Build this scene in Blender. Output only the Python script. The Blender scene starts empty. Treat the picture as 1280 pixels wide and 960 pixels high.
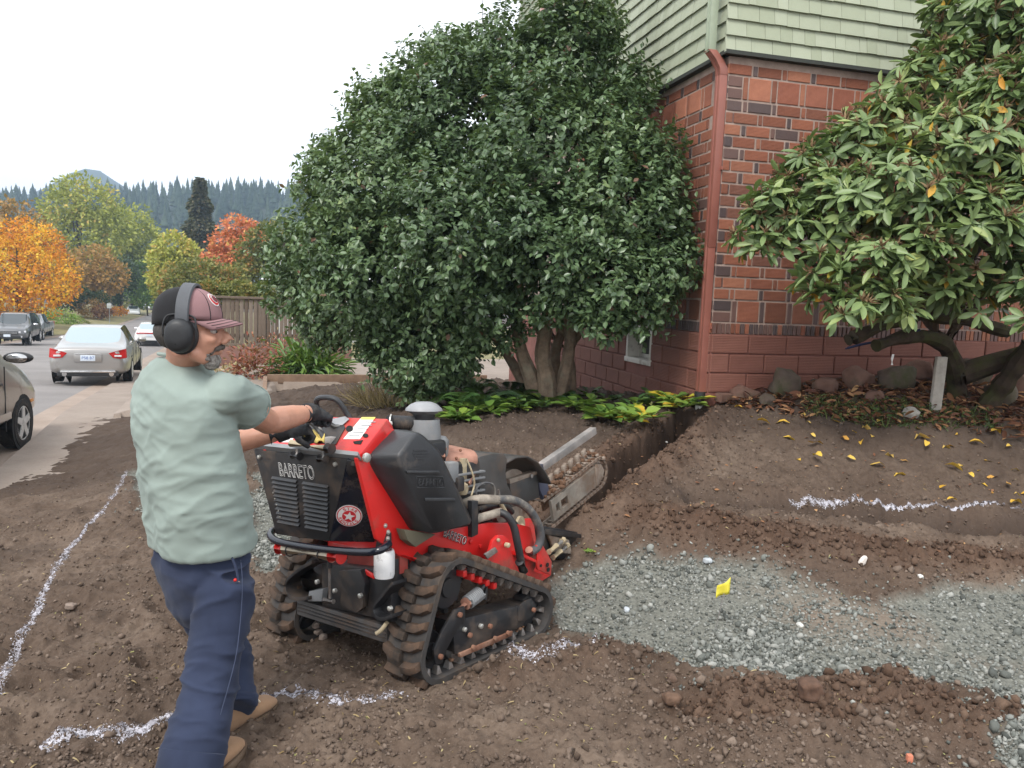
import bpy, bmesh, math, random
import numpy as np
from mathutils import Vector, Matrix, Euler
random.seed(7)
scn = bpy.context.scene
COL = scn.collection
PI = math.pi
R = math.radians

# ------------------------------------------------------------------ camera
CAMZ = 1.65
cam_d = bpy.data.cameras.new('camera')
cam = bpy.data.objects.new('camera', cam_d)
COL.objects.link(cam)
cam_d.sensor_width = 36.0
cam_d.lens = 36.0 * 980 / 1280
cam_d.clip_start = 0.05
cam_d.clip_end = 20000
CROT = Matrix.Rotation(PI / 2 - R(6.46), 3, 'X') @ Matrix.Rotation(R(2.22), 3, 'Z')
cam.matrix_world = Matrix.Translation((0, 0, CAMZ)) @ CROT.to_4x4()
scn.camera = cam

# ------------------------------------------------------------------ sky, sun, exposure
SUN_EL, SUN_AZ = R(52), R(205)          # azimuth clockwise from +Y: behind and a little left of the camera
w = bpy.data.worlds.new('World')
scn.world = w
w.use_nodes = True
nt = w.node_tree
bg = nt.nodes['Background']
sky = nt.nodes.new('ShaderNodeTexSky')
sky.sky_type = 'NISHITA'
sky.sun_disc = False
sky.sun_elevation = SUN_EL
sky.sun_rotation = SUN_AZ
sky.air_density = 1.0
sky.dust_density = 3.0
mixs = nt.nodes.new('ShaderNodeMixRGB')      # a closed white cloud deck in front of the clear sky
mixs.inputs['Fac'].default_value = 0.9
mixs.inputs['Color2'].default_value = (13.4, 13.6, 13.9, 1)
nt.links.new(sky.outputs['Color'], mixs.inputs['Color1'])
nt.links.new(mixs.outputs['Color'], bg.inputs['Color'])
bg.inputs['Strength'].default_value = 0.1
sun_d = bpy.data.lights.new('sun', 'SUN')
sun_d.energy = 2.2
sun_d.angle = R(18)
sun_d.color = (1.0, 0.965, 0.91)
sun = bpy.data.objects.new('sun', sun_d)
COL.objects.link(sun)
sdir = Vector((math.sin(SUN_AZ) * math.cos(SUN_EL), math.cos(SUN_AZ) * math.cos(SUN_EL), math.sin(SUN_EL)))
sun.rotation_euler = sdir.to_track_quat('Z', 'Y').to_euler()
scn.view_settings.view_transform = 'Standard'
scn.view_settings.look = 'None'
scn.view_settings.exposure = 0.5
scn.view_settings.gamma = 1.0
scn.render.engine = 'CYCLES'
scn.cycles.max_bounces = 6
scn.cycles.diffuse_bounces = 3
scn.cycles.glossy_bounces = 3
scn.cycles.transparent_max_bounces = 8
scn.cycles.use_denoising = True

# ------------------------------------------------------------------ measuring helpers
def ray(px, py):
    return CROT @ Vector(((px - 640) / 980.0, -(py - 480) / 980.0, -1.0))
def at(px, py, Y):
    d = ray(px, py)
    return Vector((0, 0, CAMZ)) + d * (Y / d.y)
def atz(px, py, z):
    d = ray(px, py)
    return Vector((0, 0, CAMZ)) + d * ((z - CAMZ) / d.z)
_CI = np.array(CROT.transposed())
def pix(P):
    P = np.asarray(P, float).reshape(-1, 3) - np.array([0, 0, CAMZ])
    q = P @ _CI.T
    zz = np.where(q[:, 2] < -1e-6, -q[:, 2], 1e-6)
    return np.stack([640 + 980 * q[:, 0] / zz, 480 - 980 * q[:, 1] / zz], 1), -q[:, 2]

# ------------------------------------------------------------------ noise (numpy)
def _hash(ix, iy, iz, seed):
    h = (ix.astype(np.int64) * 374761393 + iy.astype(np.int64) * 668265263 + iz.astype(np.int64) * 2147483647 + seed * 974634777) & 0xffffffff
    h = ((h ^ (h >> 13)) * 1274126177) & 0xffffffff
    h = ((h ^ (h >> 16)) * 2246822519) & 0xffffffff
    return ((h ^ (h >> 15)) & 0xffffff) / float(0xffffff)
def vnoise(x, y, seed=0, z=None):
    x = np.asarray(x, float); y = np.asarray(y, float)
    ix = np.floor(x); iy = np.floor(y)
    fx = x - ix; fy = y - iy
    u = fx * fx * fx * (fx * (fx * 6 - 15) + 10); v = fy * fy * fy * (fy * (fy * 6 - 15) + 10)
    def lay(iz):
        a = _hash(ix, iy, iz, seed); b = _hash(ix + 1, iy, iz, seed); c = _hash(ix, iy + 1, iz, seed); d = _hash(ix + 1, iy + 1, iz, seed)
        return (a * (1 - u) + b * u) * (1 - v) + (c * (1 - u) + d * u) * v
    if z is None:
        return lay(np.zeros_like(ix)) * 2 - 1
    z = np.asarray(z, float); iz = np.floor(z); fz = z - iz
    wz = fz * fz * (3 - 2 * fz)
    return (lay(iz) * (1 - wz) + lay(iz + 1) * wz) * 2 - 1
def fbm(x, y, oct=4, seed=0, z=None, gain=.5):
    a = 1.0; s = 0; t = 0; f = 1.0
    for k in range(oct):
        s = s + a * vnoise(x * f, y * f, seed + k * 17, None if z is None else z * f)
        t += a; a *= gain; f *= 2.03
    return s / t
def smooth(a, b, x):
    t = np.clip((x - a) / (b - a), 0, 1)
    return t * t * (3 - 2 * t)

# ------------------------------------------------------------------ materials
def srgb(r, g, b):
    f = lambda c: (c / 255 / 12.92) if c <= 10 else ((c / 255 + .055) / 1.055) ** 2.4
    return (f(r), f(g), f(b))
class NT:
    def __init__(s, name):
        s.m = bpy.data.materials.new(name)
        s.m.use_nodes = True
        s.t = s.m.node_tree
        s.b = s.t.nodes['Principled BSDF']
    def n(s, typ, **kw):
        o = s.t.nodes.new('ShaderNode' + typ)
        for k, v in kw.items():
            if k in o.inputs: o.inputs[k].default_value = v
            else: setattr(o, k, v)
        return o
    def l(s, a, b): s.t.links.new(a, b)
    def noise(s, scale, detail=4, vec=None, rough=.55):
        o = s.n('TexNoise', Scale=scale, Detail=detail, Roughness=rough)
        if vec is not None: s.l(vec, o.inputs['Vector'])
        return o.outputs['Fac']
    def coord(s, which='Object'):
        return s.n('TexCoord').outputs[which]
    def ramp(s, fac, stops):
        o = s.n('ValToRGB')
        e = o.color_ramp.elements
        while len(e) < len(stops): e.new(.5)
        for k, (p, c) in enumerate(stops):
            e[k].position = p
            e[k].color = (*c, 1) if len(c) == 3 else c
        s.l(fac, o.inputs['Fac'])
        return o.outputs['Color']
    def mix(s, fac, a, b, mode='MIX'):
        o = s.n('MixRGB', blend_type=mode)
        for k, v in (('Fac', fac), ('Color1', a), ('Color2', b)):
            if hasattr(v, 'is_output'): s.l(v, o.inputs[k])
            elif isinstance(v, (int, float)): o.inputs[k].default_value = v
            else: o.inputs[k].default_value = (*v, 1)
        return o.outputs['Color']
    def math(s, op, a, b=0.0):
        o = s.n('Math', operation=op)
        for k, v in ((0, a), (1, b)):
            if hasattr(v, 'is_output'): s.l(v, o.inputs[k])
            else: o.inputs[k].default_value = v
        return o.outputs[0]
    def set(s, k, v):
        if hasattr(v, 'is_output'): s.l(v, s.b.inputs[k])
        elif isinstance(v, tuple) and len(v) == 3: s.b.inputs[k].default_value = (*v, 1)
        else: s.b.inputs[k].default_value = v
        return s
    def bump(s, h, strength=.3, dist=.01, prev=None):
        o = s.n('Bump', Strength=strength, Distance=dist)
        s.l(h, o.inputs['Height'])
        if prev is not None: s.l(prev, o.inputs['Normal'])
        s.l(o.outputs['Normal'], s.b.inputs['Normal'])
        return o.outputs['Normal']
def plain(name, c, rough=.6, metal=0.0, var=.12, scale=14, bump=.0, bscale=60, spec=.5, dirt=None, dirt_amt=.0, coat=0.0):
    """base colour with mild wear; dirt: a colour laid on in noisy patches."""
    t = NT(name)
    co = t.coord()
    f = t.noise(scale, 5, co)
    lo = tuple(x * (1 - var) for x in c); hi = tuple(min(1, x * (1 + var)) for x in c)
    col = t.ramp(f, [(.3, lo), (.7, hi)])
    rgh = rough
    if dirt is not None:
        g = t.noise(scale * .6, 7, co, .7)
        k = t.ramp(g, [(.62 - dirt_amt * .4, (0, 0, 0)), (.8 - dirt_amt * .3, (1, 1, 1))])
        col = t.mix(k, col, dirt)
        rr = t.ramp(k, [(0, (rough,) * 3), (1, (.9,) * 3)])
        rgh = rr
    t.set('Base Color', col).set('Roughness', rgh).set('Metallic', metal).set('Specular IOR Level', spec)
    if coat: t.set('Coat Weight', coat)
    if bump:
        t.bump(t.noise(bscale, 4, co), bump, .005)
    return t.m

# ------------------------------------------------------------------ mesh helpers
def tag(o, label=None, cat=None, group=None, kind=None):
    if label: o['label'] = label
    if cat: o['category'] = cat
    if group: o['group'] = group
    if kind: o['kind'] = kind
    return o
def link(name, me, parent=None, loc=None):
    o = bpy.data.objects.new(name, me)
    COL.objects.link(o)
    if parent is not None: o.parent = parent
    if loc is not None: o.location = loc
    return o
def thing(name, label, cat, loc=(0, 0, 0), group=None, rotz=0):
    o = bpy.data.objects.new(name, None)
    o.empty_display_size = .1
    COL.objects.link(o)
    o.location = loc
    o.rotation_euler = (0, 0, rotz)
    return tag(o, label, cat, group)
def copy_tree(o, parent=None):
    c = o.copy(); COL.objects.link(c)
    if parent is not None: c.parent = parent
    for ch in list(o.children): copy_tree(ch, c)
    return c
def frame_of(d):
    d = Vector(d).normalized()
    a = Vector((0, 0, 1)) if abs(d.z) < .93 else Vector((1, 0, 0))
    x = d.cross(a).normalized()
    return x, x.cross(d).normalized()
class MB:
    """collects shapes for ONE mesh object"""
    def __init__(s): s.v = []; s.f = []; s.mi = []; s.cur = 0
    def add(s, vs, fs):
        b = len(s.v)
        s.v.extend([tuple(v) for v in vs])
        for f in fs:
            s.f.append([i + b for i in f]); s.mi.append(s.cur)
        return s
    def box(s, c, size, M=None):
        c = Vector(c); h = [x / 2 for x in size]
        vs = []
        for x in (-1, 1):
            for y in (-1, 1):
                for z in (-1, 1):
                    p = Vector((x * h[0], y * h[1], z * h[2]))
                    vs.append(c + ((M @ p) if M is not None else p))
        return s.add(vs, [(0, 1, 3, 2), (4, 6, 7, 5), (0, 4, 5, 1), (2, 3, 7, 6), (0, 2, 6, 4), (1, 5, 7, 3)])
    def hexa(s, p):
        """8 corners: bottom 4 (ccw from above) then top 4"""
        return s.add(p, [(3, 2, 1, 0), (4, 5, 6, 7), (0, 1, 5, 4), (1, 2, 6, 5), (2, 3, 7, 6), (3, 0, 4, 7)])
    def prism(s, poly, off):
        """poly: 3D points of one face, off: vector to the other"""
        n = len(poly); off = Vector(off)
        a = [Vector(p) for p in poly]; b = [p + off for p in a]
        fs = [tuple(range(n))[::-1], tuple(range(n, 2 * n))]
        for i in range(n):
            j = (i + 1) % n
            fs.append((i, j, n + j, n + i))
        return s.add(a + b, fs)
    def tube(s, pts, r, n=10, cap=True, closed=False):
        pts = [Vector(p) for p in pts]; m = len(pts)
        rs = r if isinstance(r, (list, tuple)) else [r] * m
        vs = []; x = None
        for i, p in enumerate(pts):
            if closed: d = pts[(i + 1) % m] - pts[i - 1]
            else: d = pts[min(i + 1, m - 1)] - pts[max(i - 1, 0)]
            if d.length < 1e-9: d = Vector((0, 0, 1))
            d.normalize()
            if x is None: x, y = frame_of(d)
            else:
                x = (x - d * x.dot(d))
                if x.length < 1e-6: x, y = frame_of(d)
                x.normalize(); y = d.cross(x)
            for k in range(n):
                a = 2 * PI * k / n
                vs.append(p + (x * math.cos(a) + y * math.sin(a)) * rs[i])
        fs = []
        for i in range(m if closed else m - 1):
            j = (i + 1) % m
            for k in range(n):
                l = (k + 1) % n
                fs.append((i * n + k, i * n + l, j * n + l, j * n + k))
        if cap and not closed:
            fs.append(tuple(range(n))[::-1]); fs.append(tuple(range((m - 1) * n, m * n)))
        return s.add(vs, fs)
    def cyl(s, a, b, r, n=16, r2=None): return s.tube([a, b], [r, r if r2 is None else r2], n)
    def lathe(s, c, axis, prof, n=24, arc=2 * PI):
        """prof: list of (radius, distance along axis)"""
        c = Vector(c); d = Vector(axis).normalized(); x, y = frame_of(d); vs = []; m = len(prof)
        for r_, h in prof:
            for k in range(n):
                a = 2 * PI * k / n
                vs.append(c + d * h + (x * math.cos(a) + y * math.sin(a)) * r_)
        fs = []
        for i in range(m - 1):
            for k in range(n):
                l = (k + 1) % n
                fs.append((i * n + k, i * n + l, (i + 1) * n + l, (i + 1) * n + k))
        fs.append(tuple(range(n))[::-1]); fs.append(tuple(range((m - 1) * n, m * n)))
        return s.add(vs, fs)
    def sphere(s, c, r, n=12, m=8, M=None):
        c = Vector(c); rr = r if isinstance(r, (tuple, list)) else (r, r, r); vs = []
        for i in range(m + 1):
            th = PI * i / m
            for k in range(n):
                a = 2 * PI * k / n
                p = Vector((rr[0] * math.sin(th) * math.cos(a), rr[1] * math.sin(th) * math.sin(a), rr[2] * math.cos(th)))
                vs.append(c + ((M @ p) if M is not None else p))
        fs = []
        for i in range(m):
            for k in range(n):
                l = (k + 1) % n
                fs.append((i * n + k, (i + 1) * n + k, (i + 1) * n + l, i * n + l))
        return s.add(vs, fs)
    def loft(s, rings, cap=True, closed_ring=True):
        n = len(rings[0]); vs = [p for r_ in rings for p in r_]; fs = []
        for i in range(len(rings) - 1):
            for k in range(n if closed_ring else n - 1):
                l = (k + 1) % n
                fs.append((i * n + k, i * n + l, (i + 1) * n + l, (i + 1) * n + k))
        if cap and closed_ring:
            fs.append(tuple(range(n))[::-1]); fs.append(tuple(range((len(rings) - 1) * n, len(rings) * n)))
        return s.add(vs, fs)
    def mesh(s, name, mats, smooth=False, bevel=0.0, seg=2, weld=True, ang=35):
        me = bpy.data.meshes.new(name)
        me.from_pydata(s.v, [], s.f)
        mats = mats if isinstance(mats, (list, tuple)) else [mats]
        for m in mats: me.materials.append(m)
        me.polygons.foreach_set('material_index', s.mi)
        bm = bmesh.new(); bm.from_mesh(me)
        if weld: bmesh.ops.remove_doubles(bm, verts=bm.verts, dist=1e-5)
        bmesh.ops.recalc_face_normals(bm, faces=bm.faces)
        if bevel:
            es = [e for e in bm.edges if len(e.link_faces) == 2 and e.calc_face_angle(0) > R(28)]
            if es: bmesh.ops.bevel(bm, geom=es, offset=bevel, segments=seg, profile=.6, affect='EDGES', clamp_overlap=True)
        if smooth or bevel:
            for f in bm.faces: f.smooth = True
            for e in bm.edges:
                if len(e.link_faces) == 2 and e.calc_face_angle(0) > R(ang): e.smooth = False
        bm.to_mesh(me); bm.free()
        return me
    def build(s, name, mats, parent=None, smooth=False, bevel=0.0, seg=2, **kw):
        return link(name, s.mesh(name, mats, smooth, bevel, seg, **kw), parent)
def np_mesh(name, V, F, mats, attr=None, smooth=False, mi=None, parent=None):
    """V (n,3); F (m,k) equal-size faces or list of arrays; attr {name: (n,4)} point colours"""
    me = bpy.data.meshes.new(name)
    V = np.asarray(V, np.float32)
    Fs = F if isinstance(F, list) else [F]
    loops = np.concatenate([f.ravel() for f in Fs]).astype(np.int32)
    sizes = np.concatenate([np.full(len(f), f.shape[1]) for f in Fs]).astype(np.int32)
    me.vertices.add(len(V)); me.vertices.foreach_set('co', V.ravel())
    me.loops.add(len(loops)); me.loops.foreach_set('vertex_index', loops)
    me.polygons.add(len(sizes))
    me.polygons.foreach_set('loop_start', np.concatenate([[0], np.cumsum(sizes)[:-1]]).astype(np.int32))
    me.polygons.foreach_set('loop_total', sizes)
    for m in (mats if isinstance(mats, (list, tuple)) else [mats]): me.materials.append(m)
    if mi is not None: me.polygons.foreach_set('material_index', np.asarray(mi, np.int32))
    if smooth: me.polygons.foreach_set('use_smooth', np.ones(len(sizes), bool))
    me.update(calc_edges=True)
    for k, a in (attr or {}).items():
        c = me.color_attributes.new(k, 'FLOAT_COLOR', 'POINT')
        a = np.asarray(a, np.float32)
        if a.ndim == 1: a = np.stack([a, a, a, np.ones_like(a)], 1)
        c.data.foreach_set('color', a.ravel())
    return link(name, me, parent)
def catmull(pts, n=8):
    pts = [Vector(p) for p in pts]; out = []
    for i in range(len(pts) - 1):
        p0 = pts[max(i - 1, 0)]; p1 = pts[i]; p2 = pts[i + 1]; p3 = pts[min(i + 2, len(pts) - 1)]
        for k in range(n):
            t = k / n
            out.append(.5 * ((2 * p1) + (p2 - p0) * t + (2 * p0 - 5 * p1 + 4 * p2 - p3) * t * t + (3 * p1 - p0 - 3 * p2 + p3) * t ** 3))
    out.append(pts[-1])
    return out
def stamp(shape_v, shape_f, P, X, Y, Z, S):
    """copies of a small shape (m,3) at P with axes X,Y,Z and scale S -> V, F"""
    m = len(shape_v); N = len(P)
    sv = np.asarray(shape_v, float)
    S = np.asarray(S, float)
    if S.ndim == 1: S = np.stack([S, S, S], 1)
    q = sv[None] * S[:, None, :]
    V = P[:, None, :] + q[..., 0:1] * X[:, None] + q[..., 1:2] * Y[:, None] + q[..., 2:3] * Z[:, None]
    F = np.asarray(shape_f)[None] + (np.arange(N) * m)[:, None, None]
    return V.reshape(-1, 3), F.reshape(-1, F.shape[-1])
def unit(a): return a / np.maximum(np.linalg.norm(a, axis=-1, keepdims=True), 1e-9)
rng = np.random.default_rng(11)
# ================================================================== THE GROUND
SDIR = np.array([-.360, .933]); NDIR = np.array([.933, .360])      # along the street (away), and away from the street towards the house
KERB = np.array([-7.17, 11.59])
def uv_of(x, y):
    dx = x - KERB[0]; dy = y - KERB[1]
    return dx * NDIR[0] + dy * NDIR[1], dx * SDIR[0] + dy * SDIR[1]
def from_uv(u, v):
    return KERB[0] + u * NDIR[0] + v * SDIR[0], KERB[1] + u * NDIR[1] + v * SDIR[1]
def street_drop(y):                                                # the street runs gently downhill
    y = np.asarray(y, float)
    return -.05 * np.clip(y - 13, 0, 37) - .012 * np.clip(y - 50, 0, 90)
_cp = [(-1.6, 2.4, -.08), (0, 2.1, 0), (1.9, 2.6, .03), (-.97, 2.54, 0), (-.3, 3.1, 0), (-1.25, 3.9, -.07), (.4, 4.1, -.045), (-.45, 4.6, -.08),
       (2.2, 3.1, .02), (1.2, 3.6, 0), (3.2, 4.5, .06), (-2.6, 3.0, -.12), (4.6, 3.4, .1), (-1.5, 1.2, -.1), (3, 1.2, .05), (0.4, .6, 0), (5.2, 5.0, .2)]
for q in [(1280, 640, 5.6), (1000, 630, 5.4), (1280, 560, 6.4), (1000, 540, 6.5), (1170, 515, 6.8), (930, 505, 7.4), (1060, 474, 7.9), (1280, 500, 7.6), (1500, 560, 7),
          (880, 514, 7.5), (760, 560, 6.6), (600, 535, 7.4), (690, 510, 8.6), (640, 560, 6.8), (500, 520, 8.5), (450, 490, 12.3), (560, 510, 9.2),
          (600, 482, 14), (330, 496, 12.9), (300, 560, 8.6), (165, 523, 12.9), (96, 528, 12.6), (0, 605, 8.7), (100, 600, 8.36), (0, 700, 5.5), (150, 600, 8.0),
          (0, 850, 3.43), (100, 750, 4.39), (200, 620, 6.9), (340, 620, 6.6), (-200, 700, 5.4), (860, 640, 4.95), (1280, 700, 4.95), (720, 490, 10.6)]:
    _cp.append(tuple(at(*q)))
_cp = np.array(_cp)
def _tps(r2): return np.where(r2 > 1e-12, .5 * r2 * np.log(np.maximum(r2, 1e-12)), 0)
_n = len(_cp)
_K = _tps(((_cp[:, None, :2] - _cp[None, :, :2]) ** 2).sum(-1)) + np.eye(_n) * .06
_Pm = np.c_[np.ones(_n), _cp[:, :2]]
_A = np.block([[_K, _Pm], [_Pm.T, np.zeros((3, 3))]])
_sol = np.linalg.solve(_A, np.r_[_cp[:, 2], 0, 0, 0])
def h_base(x, y):
    x = np.asarray(x, float); y = np.asarray(y, float); sh = np.broadcast(x, y).shape
    X = np.broadcast_to(x, sh).ravel(); Y = np.broadcast_to(y, sh).ravel()
    out = np.zeros(X.size)
    for i in range(0, X.size, 60000):
        a = X[i:i + 60000]; b = Y[i:i + 60000]
        r2 = (a[:, None] - _cp[None, :, 0]) ** 2 + (b[:, None] - _cp[None, :, 1]) ** 2
        out[i:i + 60000] = _tps(r2) @ _sol[:_n] + _sol[_n] + a * _sol[_n + 1] + b * _sol[_n + 2]
    return np.clip(out, -.72, 1.1).reshape(sh)
def gpix(px, py):
    """the point of the bare ground under a pixel"""
    d = ray(px, py); Y = np.linspace(1.2, 16, 1500)
    x = d.x / d.y * Y; z = CAMZ + d.z / d.y * Y
    k = int(np.argmax(z - h_base(x, Y) < 0))
    if z[k] - h_base(x[k], Y[k]) >= 0: k = len(Y) - 1
    return np.array([x[k], Y[k]])
def dist_poly(x, y, P):
    """distance to a polyline and the position along it (0..1)"""
    best = np.full(x.shape, 1e9); ta = np.zeros(x.shape); n = len(P) - 1; side = np.zeros(x.shape)
    for i in range(n):
        ax, ay = P[i]; dx, dy = P[i + 1][0] - ax, P[i + 1][1] - ay
        L = dx * dx + dy * dy
        t = np.clip(((x - ax) * dx + (y - ay) * dy) / L, 0, 1)
        d = np.hypot(x - ax - t * dx, y - ay - t * dy)
        m = d < best
        best = np.where(m, d, best); ta = np.where(m, (i + t) / n, ta); side = np.where(m, np.sign(dx * (y - ay) - dy * (x - ax)), side)
    return best, ta, side
def in_poly(x, y, P):
    c = np.zeros(x.shape, bool); n = len(P); j = n - 1
    for i in range(n):
        xi, yi = P[i]; xj, yj = P[j]
        c ^= ((yi > y) != (yj > y)) & (x < (xj - xi) * (y - yi) / (yj - yi + 1e-12) + xi)
        j = i
    return c
def sd_poly(x, y, P):
    """signed distance, positive inside"""
    d, _, _ = dist_poly(x, y, list(P) + [P[0]])
    return np.where(in_poly(x, y, P), d, -d)
# the yard of bare soil
EDGE = [gpix(-260, 840), gpix(0, 604), gpix(96, 528), gpix(165, 521), np.array([-4.05, 12.8]), np.array([-4.45, 14.1]), np.array([-.55, 15.3])]
YARD = EDGE + [np.array([3.0, 16.0]), np.array([12, 10]), np.array([12, -6]), np.array([-6, -6])]
GRAVEL = [gpix(*p) for p in [(672, 745), (740, 700), (800, 690), (870, 702), (960, 715), (1080, 748), (1180, 735), (1300, 735), (1420, 800), (1420, 930), (1280, 892), (1180, 866), (1080, 852), (950, 852), (870, 842), (800, 808), (740, 795), (690, 780)]]
GRAVEL2 = [gpix(*p) for p in [(318, 590), (352, 590), (372, 640), (360, 700), (335, 715), (312, 690)]]
GRAVEL3 = [gpix(*p) for p in [(160, 590), (190, 585), (200, 640), (180, 645), (165, 615)]]
GRAVEL4 = [gpix(*p) for p in [(1225, 925), (1330, 900), (1400, 960), (1280, 975), (1235, 955)]]
TRENCH = [gpix(722, 640), gpix(770, 600), gpix(820, 560), gpix(850, 537), gpix(866, 521)]
RUT = [gpix(848, 618), gpix(930, 634), gpix(1040, 642), gpix(1150, 652), gpix(1300, 668)]
RIDGE = [gpix(800, 655), gpix(900, 676), gpix(1000, 690), gpix(1110, 702), gpix(1290, 712)]
RIDGE2 = [gpix(850, 600), gpix(880, 607), gpix(960, 622), gpix(1080, 634), gpix(1290, 650)]
MOUND = [gpix(880, 890), gpix(1000, 900), gpix(1090, 880), gpix(1180, 905), gpix(1300, 930)]
MOUND2 = [gpix(620, 850), gpix(700, 838), gpix(790, 825)]
PRINTS = [(225, 590, .2), (95, 765, .16), (90, 600, .3), (205, 700, .12), (225, 690, .14), (110, 850, .16), (40, 870, .14), (230, 780, .16), (205, 765, .12), (130, 700, .12), (250, 560, .13), (60, 640, .14), (200, 835, .14), (30, 920, .15)]
PRINTS = [(gpix(a, b), c) for a, b, c in PRINTS]
def drive_z(x, y):
    u, v = uv_of(x, y)
    return -.665 + .585 * smooth(.3, 3.2, u) + street_drop(y) * (1 - smooth(.3, 3.2, u))
_MO = atz(528, 862, 0)
def ground_all(x, y):
    """height, masks"""
    x = np.asarray(x, float); y = np.asarray(y, float)
    hb = h_base(x, y)
    near = np.hypot(x, y) < 18
    h = hb.copy()
    sd = sd_poly(x, y, YARD) + .05 * vnoise(x * 3, y * 3, 5)
    fresh = np.zeros_like(h); 
    wob = .05 * fbm(x * 4, y * 4, 3, 9)
    td, tt, ts = dist_poly(x + wob, y + wob, TRENCH)
    hw = .105 + .03 * fbm(x * 6, y * 6, 2, 3)
    cut = 1 - smooth(hw, hw + .07, td)
    h -= cut * .42 * smooth(-.01, .1, tt + .0)
    spoil = np.exp(-((td - .3) / .14) ** 2) * (.10 + .06 * fbm(x * 5, y * 5, 3, 4)) * np.where(ts > 0, .75, 1.15) * smooth(1.0, .82, tt)
    h += spoil * (1 - cut)
    fresh = np.maximum(fresh, np.clip(1.25 - np.abs(td - .1) / .42, 0, 1))
    for P, dz, wd, fr in ((RUT, -.125, .085, .35), (RIDGE, .085, .17, 1.0), (RIDGE2, .05, .08, .3), (MOUND, .10, .17, .75), (MOUND2, .05, .14, .5)):
        d, t, s_ = dist_poly(x + wob, y + wob, P)
        k = np.exp(-(d / wd) ** 2) * smooth(0, .06, t) * smooth(1, .94, t)
        h += dz * k * (1 + .35 * fbm(x * 7, y * 7, 3, 6))
        fresh = np.maximum(fresh, fr * np.exp(-(d / (wd * 1.35)) ** 2))
    # loose soil: humps, clods and shallow footprints
    g = np.maximum.reduce([sd_poly(x, y, G) for G in (GRAVEL, GRAVEL2, GRAVEL3, GRAVEL4)]) + .13 * fbm(x * 3.2, y * 3.2, 4, 21)
    grav = smooth(-.04, .06, g)
    rough = fbm(x * 2.6, y * 2.6, 3, 31) * .050
    lump = (1 - np.abs(fbm(x * 9 + 1.5 * wob, y * 9, 3, 41))) ** 2 * .042
    fine = fbm(x * 26, y * 26, 3, 51) * .014 + np.maximum(fbm(x * 42, y * 42, 2, 55), 0) ** 2 * .03
    soil = rough + lump + fine * (1 + .9 * fresh)
    h += np.where(near, soil * (1 - .75 * grav) + grav * (fbm(x * 3, y * 3, 3, 61) * .015 - .03), 0)
    rows = np.sin((x * .93 + y * .36) * 16 + 3 * vnoise(x * 2, y * 2, 66)) * .010 * smooth(.1, -.35, x + .35) * smooth(2.0, 3.0, y)    # raked furrows on the street side
    h += np.where(near, rows * (1 - grav), 0)
    # the machine has pressed its own bed flat
    mx = x - _MO.x; my = y - _MO.y
    mf = mx * .602 + my * .799; mr = mx * .799 - my * .602
    press = smooth(-.16, -.02, mf) * smooth(1.12, .98, mf) * smooth(.14, .03, mr) * smooth(-1.20, -1.06, mr)
    plane = _MO.z - .0523 * mf + .0698 * mr
    h = h * (1 - press) + (plane - .016 + .45 * (h - hb)) * press
    for c, r_ in PRINTS:
        d2 = ((x - c[0]) ** 2 * .8 + (y - c[1]) ** 2 * .8 + .6 * (x - c[0]) * (y - c[1])) / (r_ * .62) ** 2
        h += -.085 * np.exp(-d2) + .022 * np.exp(-(np.sqrt(d2) - 1.5) ** 2 * 4)
    # away from the yard: street, pavement and the land beyond
    u, v = uv_of(x, y)
    out = np.where(u < .1, -.80 + street_drop(y), drive_z(x, y) - .1)
    far = np.hypot(x, y)
    out = np.where((u > 60) | (v > 6.6), -.80 + street_drop(y), out)
    k = smooth(-.16, -.02, sd)
    z = h * k + out * (1 - k)
    return z, grav * k, fresh * k, sd
def gz(x, y):
    return float(ground_all(np.array([float(x)]), np.array([float(y)]))[0][0])
def gp(px, py):
    """a point on the finished ground under a pixel"""
    d = ray(px, py); Y = np.linspace(1.2, 15, 900)
    x = d.x / d.y * Y; z = CAMZ + d.z / d.y * Y
    hgt = ground_all(x, Y)[0]
    k = int(np.argmax(z - hgt < 0))
    return Vector((x[k], Y[k], hgt[k]))

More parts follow.
